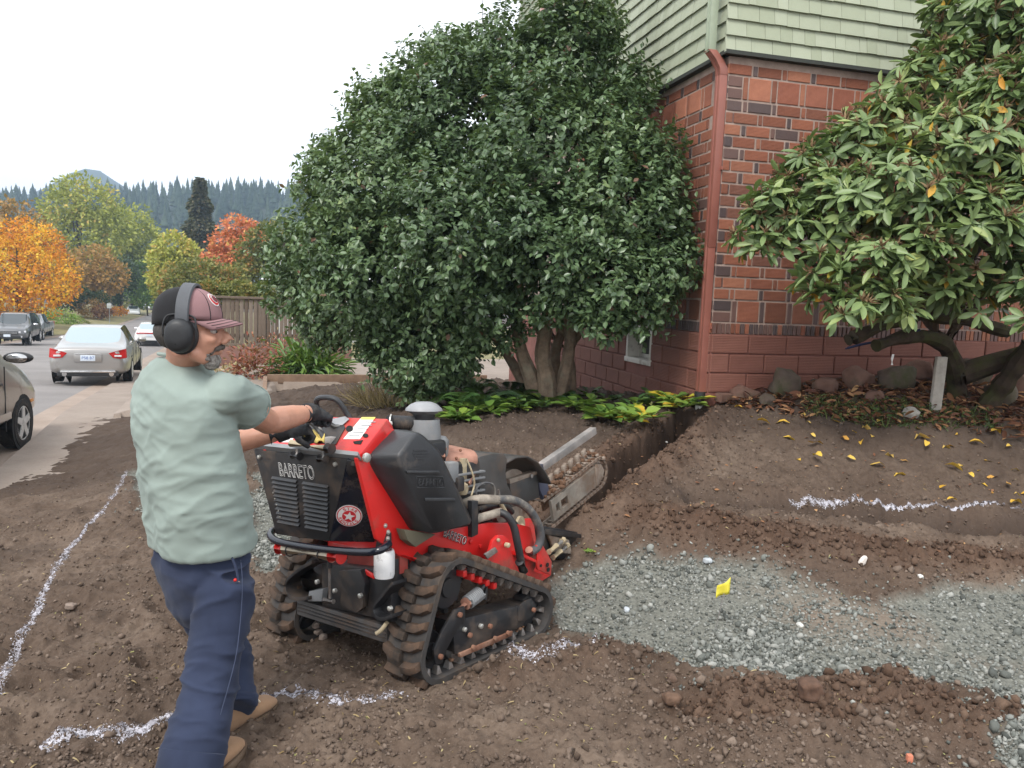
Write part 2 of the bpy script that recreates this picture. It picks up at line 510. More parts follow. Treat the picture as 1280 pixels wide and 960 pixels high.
def soil_material():
    t = NT('soil'); co = t.coord()
    a = t.n('VertexColor', layer_name='mask')
    sep = t.n('SeparateColor'); t.l(a.outputs['Color'], sep.inputs['Color'])
    grav, fresh, pale = sep.outputs[0], sep.outputs[1], sep.outputs[2]
    n1 = t.noise(2.2, 6, co, .6); n2 = t.noise(38, 5, co, .65); n3 = t.noise(190, 3, co, .6); n4 = t.noise(.8, 4, co)
    dry = t.ramp(n1, [(.3, (.086, .061, .045)), (.5, (.130, .094, .071)), (.72, (.192, .145, .111))])
    red = t.ramp(n1, [(.3, (.062, .037, .025)), (.55, (.100, .061, .042)), (.8, (.145, .094, .066))])
    dry = t.mix(t.ramp(n4, [(.42, (0, 0, 0)), (.62, (.55, .55, .55))]), dry, (.082, .058, .044))
    col = t.mix(fresh, dry, red)
    col = t.mix(t.math('MULTIPLY', t.ramp(n2, [(.40, (0, 0, 0)), (.66, (1, 1, 1))]), .45), col, (.045, .029, .021), 'MIX')
    col = t.mix(t.math('MULTIPLY', t.ramp(n3, [(.60, (0, 0, 0)), (.74, (1, 1, 1))]), .45), col, (.27, .215, .17))
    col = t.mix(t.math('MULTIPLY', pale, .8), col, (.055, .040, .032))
    gcol = t.ramp(t.noise(55, 5, co, .7), [(.3, (.07, .072, .062)), (.6, (.19, .19, .165)), (.8, (.33, .33, .30))])
    gcol = t.mix(t.ramp(n4, [(.54, (0, 0, 0)), (.72, (.55, .55, .55))]), gcol, (.19, .12, .082))
    col = t.mix(grav, col, gcol)
    t.set('Base Color', col).set('Roughness', .97).set('Specular IOR Level', .15)
    b = t.bump(n2, .55, .012)
    t.bump(n3, .5, .005, b)
    return t.m
M_SOIL = soil_material()
def nonuni(lo, hi, step, far_lo, far_hi, k=1.22):
    a = list(np.arange(lo, hi, step)); s = step
    while a[-1] < far_hi: s *= k; a.append(a[-1] + s)
    s = step; b = [lo]
    while b[-1] > far_lo: s *= k; b.append(b[-1] - s)
    return np.array(b[:0:-1] + a)
def build_ground():
    ys = [1.6]
    while ys[-1] < 9.5: ys.append(ys[-1] + max(.0095, .0046 * ys[-1]))
    while ys[-1] < 17: ys.append(ys[-1] + .07)
    s = .1
    while ys[-1] < 1050: s *= 1.2; ys.append(ys[-1] + s)
    lo = [1.6]; s = .03
    while lo[-1] > -50: s *= 1.5; lo.append(lo[-1] - s)
    ys = np.array(lo[:0:-1] + ys)
    xs = nonuni(-3.0, 4.6, .0155, -8.2, 1200, 1.012)
    l2 = [xs[0]]; s = .05
    while l2[-1] > -1200: s *= 1.25; l2.append(l2[-1] - s)
    xs = np.concatenate([np.array(l2[:0:-1]), xs])
    X, Y = np.meshgrid(xs, ys)
    z, grav, fresh, sd = ground_all(X.ravel(), Y.ravel())
    x = X.ravel(); y = Y.ravel()
    z = np.where(y > 140, -.8 - 2.93, z)
    # darker soil: moist trench and patches, also darker along the ruts and the rear bed
    dark_soil = np.clip(.9 * np.exp(-(dist_poly(x, y, RUT)[0] / .12) ** 2) + .55 * smooth(.1, .5, fbm(x * 1.1, y * 1.1, 3, 77)) , 0, 1)
    dark_soil = np.maximum(dark_soil, smooth(.26, .08, dist_poly(x, y, TRENCH)[0]) * .85)
    dark_soil = np.maximum(dark_soil, .75 * smooth(-.6, -.1, y - 6.2) * smooth(.4, .9, x * .1 + .55 * (y - 5.6)))  # soil darkens towards the back of the yard
    nx, ny = len(xs), len(ys)
    i = np.arange(ny - 1)[:, None] * nx + np.arange(nx - 1)[None]
    F = np.stack([i, i + 1, i + nx + 1, i + nx], -1).reshape(-1, 4)
    at_ = np.stack([grav, fresh, dark_soil, np.ones_like(z)], 1)
    o = np_mesh('ground', np.stack([x, y, z], 1), F, M_SOIL, {'mask': at_}, smooth=True)
    tag(o, kind='structure')
    return o
build_ground()

# ------------------------------------------------------------------ clods and gravel
def ico():
    bm = bmesh.new(); bmesh.ops.create_icosphere(bm, subdivisions=1, radius=1)
    v = np.array([p.co[:] for p in bm.verts]); f = np.array([[q.index for q in p.verts] for p in bm.faces]); bm.free()
    return v, f
ICO_V, ICO_F = ico()
def rot_frames(N):
    X = unit(rng.normal(size=(N, 3))); T = unit(rng.normal(size=(N, 3)))
    Y = unit(np.cross(X, T)); return X, Y, np.cross(X, Y)
def stones(name, x, y, size, mat, sink=.3, flat=.7, shape=None):
    N = len(x); z = ground_all(x, y)[0]
    X, Y, Z = rot_frames(N)
    S = size[:, None] * rng.uniform(.6, 1.25, (N, 3))
    P = np.stack([x, y, z + size * (1 - sink) * .55], 1)
    sv, sf = shape if shape is not None else (ICO_V, ICO_F)
    V, F = stamp(sv, sf, P, X, Y, Z, S)
    V = V + .22 * np.repeat(size, len(sv))[:, None] * rng.normal(size=V.shape)
    c = np.repeat(rng.uniform(0, 1, N), len(sv))
    return np_mesh(name, V, F, mat, {'tint': c})
def tint_mat(name, stops, rough=.95, bump=.4, scale=80, extra=None):
    t = NT(name); co = t.coord()
    a = t.n('VertexColor', layer_name='tint')
    col = t.ramp(a.outputs['Color'], stops)
    col = t.mix(.35, col, t.ramp(t.noise(scale, 4, co), [(.3, (.25, .25, .25)), (.7, (1, 1, 1))]), 'MULTIPLY')
    t.set('Base Color', col).set('Roughness', rough).set('Specular IOR Level', .25)
    if bump: t.bump(t.noise(scale * 2, 3, co), bump, .003)
    return t.m
M_CLOD = tint_mat('soil clods', [(0, (.085, .060, .045)), (.5, (.148, .107, .082)), (1, (.215, .163, .128))], .97)
M_CLODRED = tint_mat('dug soil clods', [(0, (.060, .036, .024)), (.5, (.108, .066, .045)), (1, (.155, .102, .072))], .97)
M_GRAVEL = tint_mat('crushed rock', [(0, (.075, .080, .072)), (.35, (.17, .178, .160)), (.7, (.25, .257, .235)), (1, (.37, .37, .34))], .9, .5, 60)
def scatter_soil():
    N = 110000
    Y = 2.0 * (8.6 / 2.0) ** rng.uniform(0, 1, N)
    X = rng.uniform(-.75, .75, N) * Y
    z, g, fr, sd = ground_all(X, Y)
    keep = (sd > .05) & (g < .3) & (rng.uniform(0, 1, N) < .22 + .6 * fr + .35 * (fbm(X * 2.1, Y * 2.1, 3, 91) > .12))
    X, Y, fr = X[keep], Y[keep], fr[keep]
    size = .0026 + .0024 * rng.exponential(1, len(X)) * (1 + 1.2 * fr)
    size = np.minimum(size, .026)
    m = fr > .5
    tag(stones('soil_crumbs', X[~m], Y[~m], size[~m], M_CLOD), kind='stuff')
    tag(stones('dug_soil_crumbs', X[m], Y[m], size[m], M_CLODRED), kind='stuff')
    # gravel
    N = 170000
    Y = 2.5 * (7.5 / 2.5) ** rng.uniform(0, 1, N); X = rng.uniform(-.75, .78, N) * Y
    z, g, fr, sd = ground_all(X, Y)
    den = fbm(X * 1.7, Y * 1.7, 4, 93)
    dusty = smooth(.05, .35, fbm(X * 1.15 + 7, Y * 1.9, 3, 94))
    keep = (g > .25) & (rng.uniform(0, 1, N) < (.30 + .75 * smooth(-.3, .25, den)) * (1 - .45 * dusty))
    X, Y, den, g = X[keep], Y[keep], den[keep], g[keep]
    size = .0040 + .0026 * rng.exponential(1, len(X)) + .003 * smooth(0, .4, den)
    size = np.where(rng.uniform(0, 1, len(X)) < .03, size * 1.9, size)
    size = np.minimum(size, .027)
    tag(stones('gravel', X, Y, size, M_GRAVEL, .2), kind='stuff')
    N = 2600                                       # strays kicked onto the soil round the gravel
    q = rng.integers(0, len(X), N)
    xs = X[q] + rng.normal(0, .16, N); ys = Y[q] + rng.normal(0, .16, N)
    tag(stones('stray_gravel', xs, ys, rng.uniform(.004, .011, N), M_GRAVEL, .2), kind='stuff')
scatter_soil()

# ------------------------------------------------------------------ sprayed marking lines: flecks of chalk paint lying on the soil
M_CHALK = tint_mat('marking paint', [(0, (.36, .345, .38)), (.5, (.50, .48, .53)), (1, (.70, .69, .74))], .9, 0)
def spray_line(pxs, label, width=.028, dens=24000, gaps=.25):
    P = np.array([tuple(gp(*p))[:2] for p in pxs])
    P3 = np.array([tuple(v)[:2] for v in catmull([(p[0], p[1], 0) for p in P], 10)])
    seg = np.hypot(*np.diff(P3, axis=0).T); cum = np.r_[0, np.cumsum(seg)]
    N = int(dens * cum[-1]); s = rng.uniform(0, cum[-1], N)
    x = np.interp(s, cum, P3[:, 0]); y = np.interp(s, cum, P3[:, 1])
    i = np.clip(np.searchsorted(cum, s) - 1, 0, len(seg) - 1)
    t = np.diff(P3, axis=0)[i] / seg[i][:, None]
    o = rng.normal(0, width, N) * (1 + .5 * vnoise(s * 5, s * 0, 3)) + width * .8 * vnoise(s * 3, s * 0 + 9, 4)
    x = x - t[:, 1] * o; y = y + t[:, 0] * o
    keep = rng.uniform(0, 1, N) < np.clip(1.15 - gaps + 1.3 * fbm(s * 4, o * 30, 3, int(abs(pxs[0][0]))) - (np.abs(o) / width) * .22, .03, 1)
    x, y = x[keep], y[keep]; N = len(x)
    z = ground_all(x, y)[0]
    e = .012
    zx = ground_all(x + e, y)[0]; zy = ground_all(x, y + e)[0]
    nrm = unit(np.stack([-(zx - z) / e, -(zy - z) / e, np.ones(N)], 1))
    a = rng.uniform(0, 2 * PI, N); T = np.stack([np.cos(a), np.sin(a), 0 * a], 1)
    X = unit(np.cross(T, nrm)); Yv = np.cross(nrm, X)
    k = np.arange(5) * 2 * PI / 5
    sv = np.stack([np.cos(k), np.sin(k), 0 * k], 1)
    S = (.0009 + .0011 * rng.exponential(1, N))[:, None] * np.stack([rng.uniform(.7, 1.3, N), rng.uniform(.5, 1.1, N), np.ones(N)], 1)
    V, F = stamp(sv, [[0, 1, 2, 3, 4]], np.stack([x, y, z], 1) + nrm * .004, X, Yv, nrm, S)
    ob = np_mesh('marking_line', V, F, M_CHALK, {'tint': np.repeat(rng.uniform(0, 1, N), 5)})
    tag(ob, label, 'marking line', 'white marking lines sprayed on the soil')
spray_line([(-20, 890), (0, 850), (30, 790), (60, 730), (85, 690), (110, 655), (140, 625), (152, 605), (158, 588)], 'long white sprayed line curving over the soil between the man and the street', .011, 7500)
spray_line([(50, 936), (100, 922), (150, 914), (205, 900), (270, 886), (330, 876), (365, 870), (430, 876), (505, 868)], 'white sprayed line on the soil at the man\'s boots, running behind the tracked machine', .016, 11500, .15)
spray_line([(612, 824), (650, 815), (680, 812), (715, 806), (745, 802)], 'short white sprayed dash on the soil beside the front of the near rubber track', .014, 10000, .3)
spray_line([(985, 626), (1030, 631), (1085, 632), (1140, 634), (1200, 637), (1290, 641)], 'white sprayed line along the soil ledge below the rhododendron bed', .0045, 6500, .15)

# ------------------------------------------------------------------ street, kerb, driveway
def asphalt():
    t = NT('asphalt'); co = t.coord()
    n = t.noise(.6, 5, co); n2 = t.noise(60, 4, co)
    c = t.ramp(n, [(.3, (.185, .168, .160)), (.7, (.25, .23, .218))])
    c = t.mix(.4, c, t.ramp(n2, [(.35, (.5, .5, .5)), (.65, (1, 1, 1))]), 'MULTIPLY')
    t.set('Base Color', c).set('Roughness', .9); t.bump(n2, .3, .004)
    return t.m
def concrete(name, c0, c1):
    t = NT(name); co = t.coord()
    n = t.noise(1.2, 6, co, .65); n2 = t.noise(45, 4, co)
    c = t.ramp(n, [(.3, c0), (.7, c1)])
    c = t.mix(.3, c, t.ramp(n2, [(.35, (.6, .6, .6)), (.65, (1, 1, 1))]), 'MULTIPLY')
    t.set('Base Color', c).set('Roughness', .88); t.bump(n2, .25, .003)
    return t.m
M_ASPH = asphalt()
M_CONC = concrete('kerb concrete', (.24, .18, .14), (.33, .26, .21))
M_CONC2 = concrete('driveway concrete', (.21, .163, .131), (.29, .237, .196))
def strip(name, u0, u1, v0, v1, n, zf, mat, nu=2):
    us = np.linspace(u0, u1, nu); vs = np.linspace(v0, v1, n)
    U, V_ = np.meshgrid(us, vs); x, y = from_uv(U.ravel(), V_.ravel())
    z = zf(U.ravel(), V_.ravel(), y)
    sh = 2.9 * smooth(42, 62, V_.ravel()) * smooth(-2.5, -8.5, U.ravel())        # the far kerb closes in where the street narrows
    x = x + sh * NDIR[0]; y = y + sh * NDIR[1]
    i = np.arange(n - 1)[:, None] * nu + np.arange(nu - 1)[None]
    F = np.stack([i, i + 1, i + nu + 1, i + nu], -1).reshape(-1, 4)
    o = np_mesh(name, np.stack([x, y, z], 1), F, mat, smooth=True)
    return tag(o, kind='structure')
strip('road', -9.0, -.28, -14, 140, 120, lambda u, v, y: -.70 + street_drop(y) + .02 * np.sin((u + 9.0) / 8.7 * PI), M_ASPH, 8)
strip('gutter', -.30, .02, -14, 140, 120, lambda u, v, y: -.69 + street_drop(y) + .0 * u, M_CONC, 2)
strip('kerb', .02, .16, -14, 140, 120, lambda u, v, y: np.where(u < .1, -.69, -.61) + street_drop(y), M_CONC, 3)
strip('pavement', .16, 1.1, -14, 140, 120, lambda u, v, y: -.608 + street_drop(y), M_CONC2, 3)
strip('far_kerb', -9.2, -9.0, -14, 140, 120, lambda u, v, y: np.where(u < -9.1, -.58, -.70) + street_drop(y), M_CONC, 3)
def driveway():
    us = np.linspace(1.0, 16, 160); vs = np.linspace(-1.5, 6.2, 90)
    U, V_ = np.meshgrid(us, vs); x, y = from_uv(U.ravel(), V_.ravel())
    z = drive_z(x, y) + .015
    sd = sd_poly(x, y, YARD)
    z = np.where(sd > .16, z - .5, z)
    nu = 160; i = np.arange(89)[:, None] * nu + np.arange(nu - 1)[None]
    F = np.stack([i, i + 1, i + nu + 1, i + nu], -1).reshape(-1, 4)
    tag(np_mesh('driveway', np.stack([x, y, z], 1), F, M_CONC2, smooth=True), kind='structure')
driveway()
# grass verge over the far kerb
t_ = NT('verge grass'); c_ = t_.coord()
t_.set('Base Color', t_.ramp(t_.noise(1.1, 6, c_, .7), [(.3, (.10, .10, .035)), (.55, (.20, .17, .075)), (.75, (.16, .19, .06))])).set('Roughness', .95)
t_.bump(t_.noise(30, 4, c_), .6, .03)
M_VERGE = t_.m
strip('verge', -40, -9.2, -14, 140, 80, lambda u, v, y: -.575 + street_drop(y) + np.clip(-9.2 - u, 0, 12) * .06 + .1 * vnoise(u * .6, v * .6, 3), M_VERGE, 14)
strip('far_verge', 1.1, 40, 7.2, 140, 80, lambda u, v, y: -.62 + street_drop(y) + np.clip(u - 1.1, 0, 6) * .03 + .08 * vnoise(u * .6, v * .6, 8), M_VERGE, 14)
# ================================================================== THE HOUSE
HK = Vector((1.883, 7.5, 0))                       # the corner of the brick walls
DL = Vector((-.2563, .9666, 0)).normalized()       # along the left wall, away
DR = Vector((.9666, .2563, 0)).normalized()        # along the right wall
NL = Vector((-.9666, -.2563, 0)).normalized()      # outward of the left wall
NR = Vector((.2563, -.9666, 0)).normalized()       # outward of the right wall
Z0, ZF, ZS = .05, 1.36, 3.93                       # foundation foot, top of foundation, foot of the shingles
def house_in(x, y, pad=0.0):
    """True inside the house (plus pad)"""
    a = (x - HK.x) * NL.x + (y - HK.y) * NL.y; b = (x - HK.x) * NR.x + (y - HK.y) * NR.y
    return (a < pad) & (b < pad)
def id_mat(name, stops, rough=.85, bscale=40, bump=.5, line=None, dirt=.35, spec=.3):
    """colour varies from piece to piece (object random), with grain and soot"""
    t = NT(name); co = t.coord()
    oi = t.n('ObjectInfo')
    col = t.ramp(oi.outputs['Random'], stops)
    n = t.noise(9, 6, co, .65); n2 = t.noise(bscale, 4, co)
    col = t.mix(dirt, col, t.ramp(n, [(.3, (.45, .42, .42)), (.7, (1.12, 1.1, 1.08))]), 'MULTIPLY')
    t.set('Base Color', col).set('Roughness', rough).set('Specular IOR Level', spec)
    h = n2
    if line:
        wv = t.n('TexWave', Scale=line, Distortion=.6, bands_direction='Z')
        t.l(co, wv.inputs['Vector'])
        h = t.math('ADD', n2, t.math('MULTIPLY', wv.outputs['Fac'], .8))
    t.bump(h, bump, .004)
    return t.m
M_BRICK = id_mat('red brick', [(0, (.17, .068, .042)), (.25, (.25, .092, .056)), (.5, (.32, .120, .070)), (.66, (.20, .080, .052)), (.82, (.38, .158, .094)), (1, (.13, .060, .046))], .85, 60, .5, 26)
M_TILE = id_mat('orange tile', [(0, (.27, .095, .060)), (.5, (.35, .135, .085)), (1, (.41, .165, .10))], .8, 50, .5, 30)
M_DARKB = id_mat('burnt brick', [(0, (.065, .046, .046)), (.5, (.100, .064, .058)), (1, (.15, .078, .062))], .6, 50, .4, None, .3, .5)
M_BLOCK = id_mat('painted block', [(0, (.185, .076, .056)), (.5, (.205, .086, .063)), (1, (.225, .096, .071))], .75, 70, .55, 20, .25)
M_MORTAR = plain('pink mortar', (.34, .255, .215), .95, 0, .22, 10, .5, 70)
M_FDN = plain('painted mortar', (.20, .078, .060), .85, 0, .2, 6, .4, 50)
M_SHING = id_mat('green shingle paint', [(0, (.32, .35, .25)), (.5, (.352, .382, .28)), (1, (.39, .42, .315))], .7, 30, .25, None, .12, .3)
M_DARKGAP = plain('painted gap shade', (.02, .022, .02), .9)  # near-black colour puts shade into the gaps behind the shingles
M_GTRIM = plain('green trim paint', (.32, .37, .27), .6, 0, .06)
M_PIPE = plain('terracotta pipe paint', (.27, .098, .072), .45, 0, .12, 4, .08, 30, .5, (.15, .06, .045), .15)
M_WHITE = plain('white paint', (.62, .60, .55), .5, 0, .06, 8, 0, 60, .5, (.25, .21, .17), .25)
M_PINKTRIM = plain('salmon trim paint', (.55, .33, .30), .5, 0, .06)
M_BLACKP = plain('black plastic', (.015, .015, .016), .45)
t_ = NT('window glass'); t_.set('Base Color', (.012, .016, .022)).set('Roughness', .06).set('Specular IOR Level', .8); M_GLASS = t_.m
house = thing('brick_house', 'red brick house with green shingled upper storey, filling the right background', 'house', (HK.x, HK.y, 0))
HINV = Matrix.Translation(-Vector((HK.x, HK.y, 0)))
def house_frame(Dv, Nv):
    return Matrix(((Dv.x, Nv.x, 0), (Dv.y, Nv.y, 0), (0, 0, 1)))        # columns: along, outward, up
FR = {'R': (DR, NR), 'L': (DL, NL)}
WLEN = {'R': 6.5, 'L': 7.6}
walls = {}
for k, (Dv, Nv) in FR.items():
    b = MB(); L = WLEN[k]
    M = house_frame(Dv, Nv)
    def P(a, o, z): return M @ Vector((a, o, z))
    st = 0.0 if k == 'R' else .012
    b.hexa([P(st, -.3 if st else -.3, ZF), P(L, -.3, ZF), P(L, -.006, ZF), P(st, -.006, ZF), P(st, -.3, ZS + .1), P(L, -.3, ZS + .1), P(L, -.006, ZS + .1), P(st, -.006, ZS + .1)])
    walls[k] = b.build('wall', M_MORTAR, house)
    # foundation
    b = MB()
    if k == 'L':                                 # opening for the cellar window
        for a0, a1, z0, z1 in ((.012, WA0 := 1.30, Z0 - .6, ZF), (WA1 := 2.02, L, Z0 - .6, ZF), (WA0, WA1, Z0 - .6, WZ0 := .93)):
            b.hexa([P(a0, -.28, z0), P(a1, -.28, z0), P(a1, .0, z0), P(a0, .0, z0), P(a0, -.28, z1), P(a1, -.28, z1), P(a1, .0, z1), P(a0, .0, z1)])
    else:
        b.hexa([P(0, -.28, Z0 - .6), P(L, -.28, Z0 - .6), P(L, .0, Z0 - .6), P(0, .0, Z0 - .6), P(0, -.28, ZF), P(L, -.28, ZF), P(L, .0, ZF), P(0, .0, ZF)])
    walls[k + 'F'] = b.build('foundation', M_FDN, house)
def piece_mesh(name, l, d, h, mat, bev=.004):
    return MB().box((0, 0, 0), (l, d, h)).mesh(name, mat, False, bev, 1)
def rotz(Dv): return math.atan2(Dv.y, Dv.x)
_brick_parts = []; _brick_stuff = {'R': {}, 'L': {}}
def lay(k, kind, a, z, l, h, d, mat, out=.0, jit=.003, tilt=.0):
    """record a brick: a = start along the wall, z = foot"""
    _brick_parts.append((k, kind, a + l / 2, z + h / 2, l, h, d, mat, out + random.uniform(-jit, jit)))
def lay_walls():
    mort = .019; ch = .1085
    for k in ('R', 'L'):
        L = 5.4 if k == 'R' else 4.2
        z = ZF
        # header sill course (rowlock) on end
        a = .0
        while a < L:
            l = .052 + random.uniform(-.004, .004)
            lay(k, 'header', a + .004, z + .004, l - .014, .096, .09, M_DARKB if random.random() < .62 else M_BRICK, .012)
            a += l
        z += .112
        def tall(z, hh, q):
            a = .0; first = True
            while a < L:
                if first: l = .20 + .1 * q; m = M_DARKB
                else: l = .245; m = M_TILE if (z > 3) else M_BRICK
                if first:
                    n = 2; 
                    for i in range(n): lay(k, 'quoin', a + .006, z + i * hh / n + .004, l - mort, hh / n - mort, .09, m)
                else:
                    lay(k, 'tile', a + .006, z + .004, l - mort, hh - mort, .09, m)
                a += l
                if not first or True:
                    lay(k, 'header', a + .002, z + .004, .045, hh - mort, .09, M_DARKB if z < 3 else M_BRICK); a += .058
                first = False
        tall(z, 2 * ch, 0); z += 2 * ch
        row = 0
        while z + ch < ZS - .05 - 2.6 * ch:
            a = .0
            if row % 2 == 0:
                lay(k, 'quoin', a + .004, z + .004, .17 - mort, ch - mort, .09, M_DARKB if random.random() < .55 else M_BRICK); a += .17
            else:
                lay(k, 'quoin', a + .004, z + .004, .085 - mort, ch - mort, .09, M_DARKB if random.random() < .6 else M_BRICK); a += .085
            i = 0
            while a < L:
                if i % 2 == (row % 2):
                    lay(k, 'header', a + .004, z + .004, .052 - .014, ch - mort, .09, M_DARKB if random.random() < .48 else M_BRICK); a += .052
                else:
                    l = .252 + random.uniform(-.012, .012)
                    lay(k, 'brick', a + .004, z + .004, l - mort, ch - mort, .09, M_DARKB if random.random() < .05 else M_BRICK); a += l
                i += 1
            z += ch; row += 1
        tall(z, 2 * ch, -.4); z += 2 * ch
        a = 0
        while a < L:
            l = .27 + random.uniform(-.02, .02)
            lay(k, 'brick', a + .004, z + .004, l - mort, ch - mort, .09, M_BRICK); a += l
            lay(k, 'header', a + .004, z + .004, .045, ch - mort, .09, M_DARKB if random.random() < .5 else M_BRICK); a += .056
        z += ch
    # which of them the photograph shows
    rec = []
    for i, (k, kind, a, z, l, h, d, m, o) in enumerate(_brick_parts):
        Dv = FR[k][0]
        p = HK + Dv * a + Vector((0, 0, z)); q = HK + Dv * (a + l / 2) + Vector((0, 0, z)); q0 = HK + Dv * (a - l / 2) + Vector((0, 0, z))
        (pp, q1, q2), _ = pix([p, q, q0])
        vis = (900 < pp[0] < 1010 and pp[1] < 420) or (840 < pp[0] < 902 and pp[1] < 410) or (1000 < pp[0] < 1075 and (pp[1] < 180 or 330 < pp[1] < 420))
        rec.append((vis, abs(q1[0] - q2[0]), i))
    chosen = set(i for v, s, i in sorted([r for r in rec if r[0]], key=lambda r: -r[1])[:290])
    cache = {}
    rest = {'R': MB(), 'L': MB()}; rest_m = [M_BRICK, M_DARKB, M_TILE]
    for i, (k, kind, a, z, l, h, d, m, o) in enumerate(_brick_parts):
        Dv, Nv = FR[k]
        if a - l / 2 < .06 and k == 'L' and i not in chosen: pass
        c = Dv * a + Nv * (o - d / 2 + .002) + Vector((0, 0, z))
        if i in chosen:
            key = (kind, round(l / .012), round(h, 3), m.name)
            if key not in cache: cache[key] = piece_mesh(kind, l, d, h, m)
            ob = link('brick' if kind != 'tile' else 'wall_tile', cache[key], walls[k])
            ob.location = c; ob.rotation_euler = (0, random.uniform(-.004, .004), rotz(Dv))
        else:
            b = rest[k]; b.cur = rest_m.index(m)
            b.box(c, (l, d, h), house_frame(Dv, Nv))
    for k in ('R', 'L'):
        o = rest[k].build('bricks', rest_m, walls[k]); tag(o, kind='stuff')
lay_walls()
# foundation blocks
def lay_blocks():
    bh = .190; cache = {}
    for k in ('R', 'L'):
        Dv, Nv = FR[k]; L = 4.6 if k == 'R' else 5.2
        z = ZF - bh; row = 0
        while z > -.25:
            a = 0 if row % 2 else -.0
            l = .40 if row % 2 == 0 else .20
            while a < L:
                a0, a1 = a, a + l
                segs = [(a0, a1)]
                if k == 'L' and z + bh > WZ0 + .02:
                    segs = []
                    if a0 < WA0: segs.append((a0, min(a1, WA0)))
                    if a1 > WA1: segs.append((max(a0, WA1), a1))
                for s0, s1 in segs:
                    if s1 - s0 < .03: continue
                    key = (round(s1 - s0, 2),)
                    if key not in cache: cache[key] = piece_mesh('foundation block', s1 - s0 - .012, .05, bh - .012, M_BLOCK, .007)
                    ob = link('block', cache[key], walls[k + 'F'])
                    ob.location = Dv * ((s0 + s1) / 2) + Nv * (-.008 + random.uniform(-.003, .003)) + Vector((0, 0, z + bh / 2 + random.uniform(-.003, .003)))
                    ob.rotation_euler = (0, random.uniform(-.006, .006), rotz(Dv))
                a += l; l = .40 + random.uniform(-.02, .02)
            z -= bh; row += 1
lay_blocks()
# cellar window in the foundation
def cellar_window():
    M = house_frame(DL, NL)
    def box(a0, a1, o0, o1, z0, z1, b):
        b.hexa([M @ Vector(p) for p in ((a0, o0, z0), (a1, o0, z0), (a1, o1, z0), (a0, o1, z0), (a0, o0, z1), (a1, o0, z1), (a1, o1, z1), (a0, o1, z1))])
    fr = MB(); z0, z1 = WZ0, ZF
    a0, a1 = WA0, WA1
    box(a0, a0 + .055, -.22, .010, z0, z1, fr); box(a1 - .055, a1, -.22, .010, z0, z1, fr)
    box(a0 + .055, a1 - .055, -.22, .010, z1 - .05, z1 - .001, fr)
    f = fr.build('cellar_window', M_WHITE, walls['LF'], bevel=.004)
    sl = MB(); box(a0 - .01, a1 + .01, -.22, .022, z0 - .012, z0 + .045, sl); sl.build('sill', M_WHITE, house, bevel=.004)
    sa = MB()
    for p, q in ((a0 + .055, a0 + .095), ((a0 + a1) / 2 - .02, (a0 + a1) / 2 + .02), (a1 - .095, a1 - .055)): box(p, q, -.185, -.14, z0 + .045, z1 - .05, sa)
    box(a0 + .095, (a0 + a1) / 2 - .02, -.183, -.142, z0 + .045, z0 + .09, sa); box((a0 + a1) / 2 + .02, a1 - .095, -.183, -.142, z0 + .045, z0 + .09, sa)
    sa.build('sash', M_WHITE, house, bevel=.003)
    for p, q in ((a0 + .09, (a0 + a1) / 2 - .015), ((a0 + a1) / 2 + .015, a1 - .09)):
        g = MB(); box(p, q, -.168, -.160, z0 + .085, z1 - .045, g); g.build('pane', M_GLASS, house)
cellar_window()
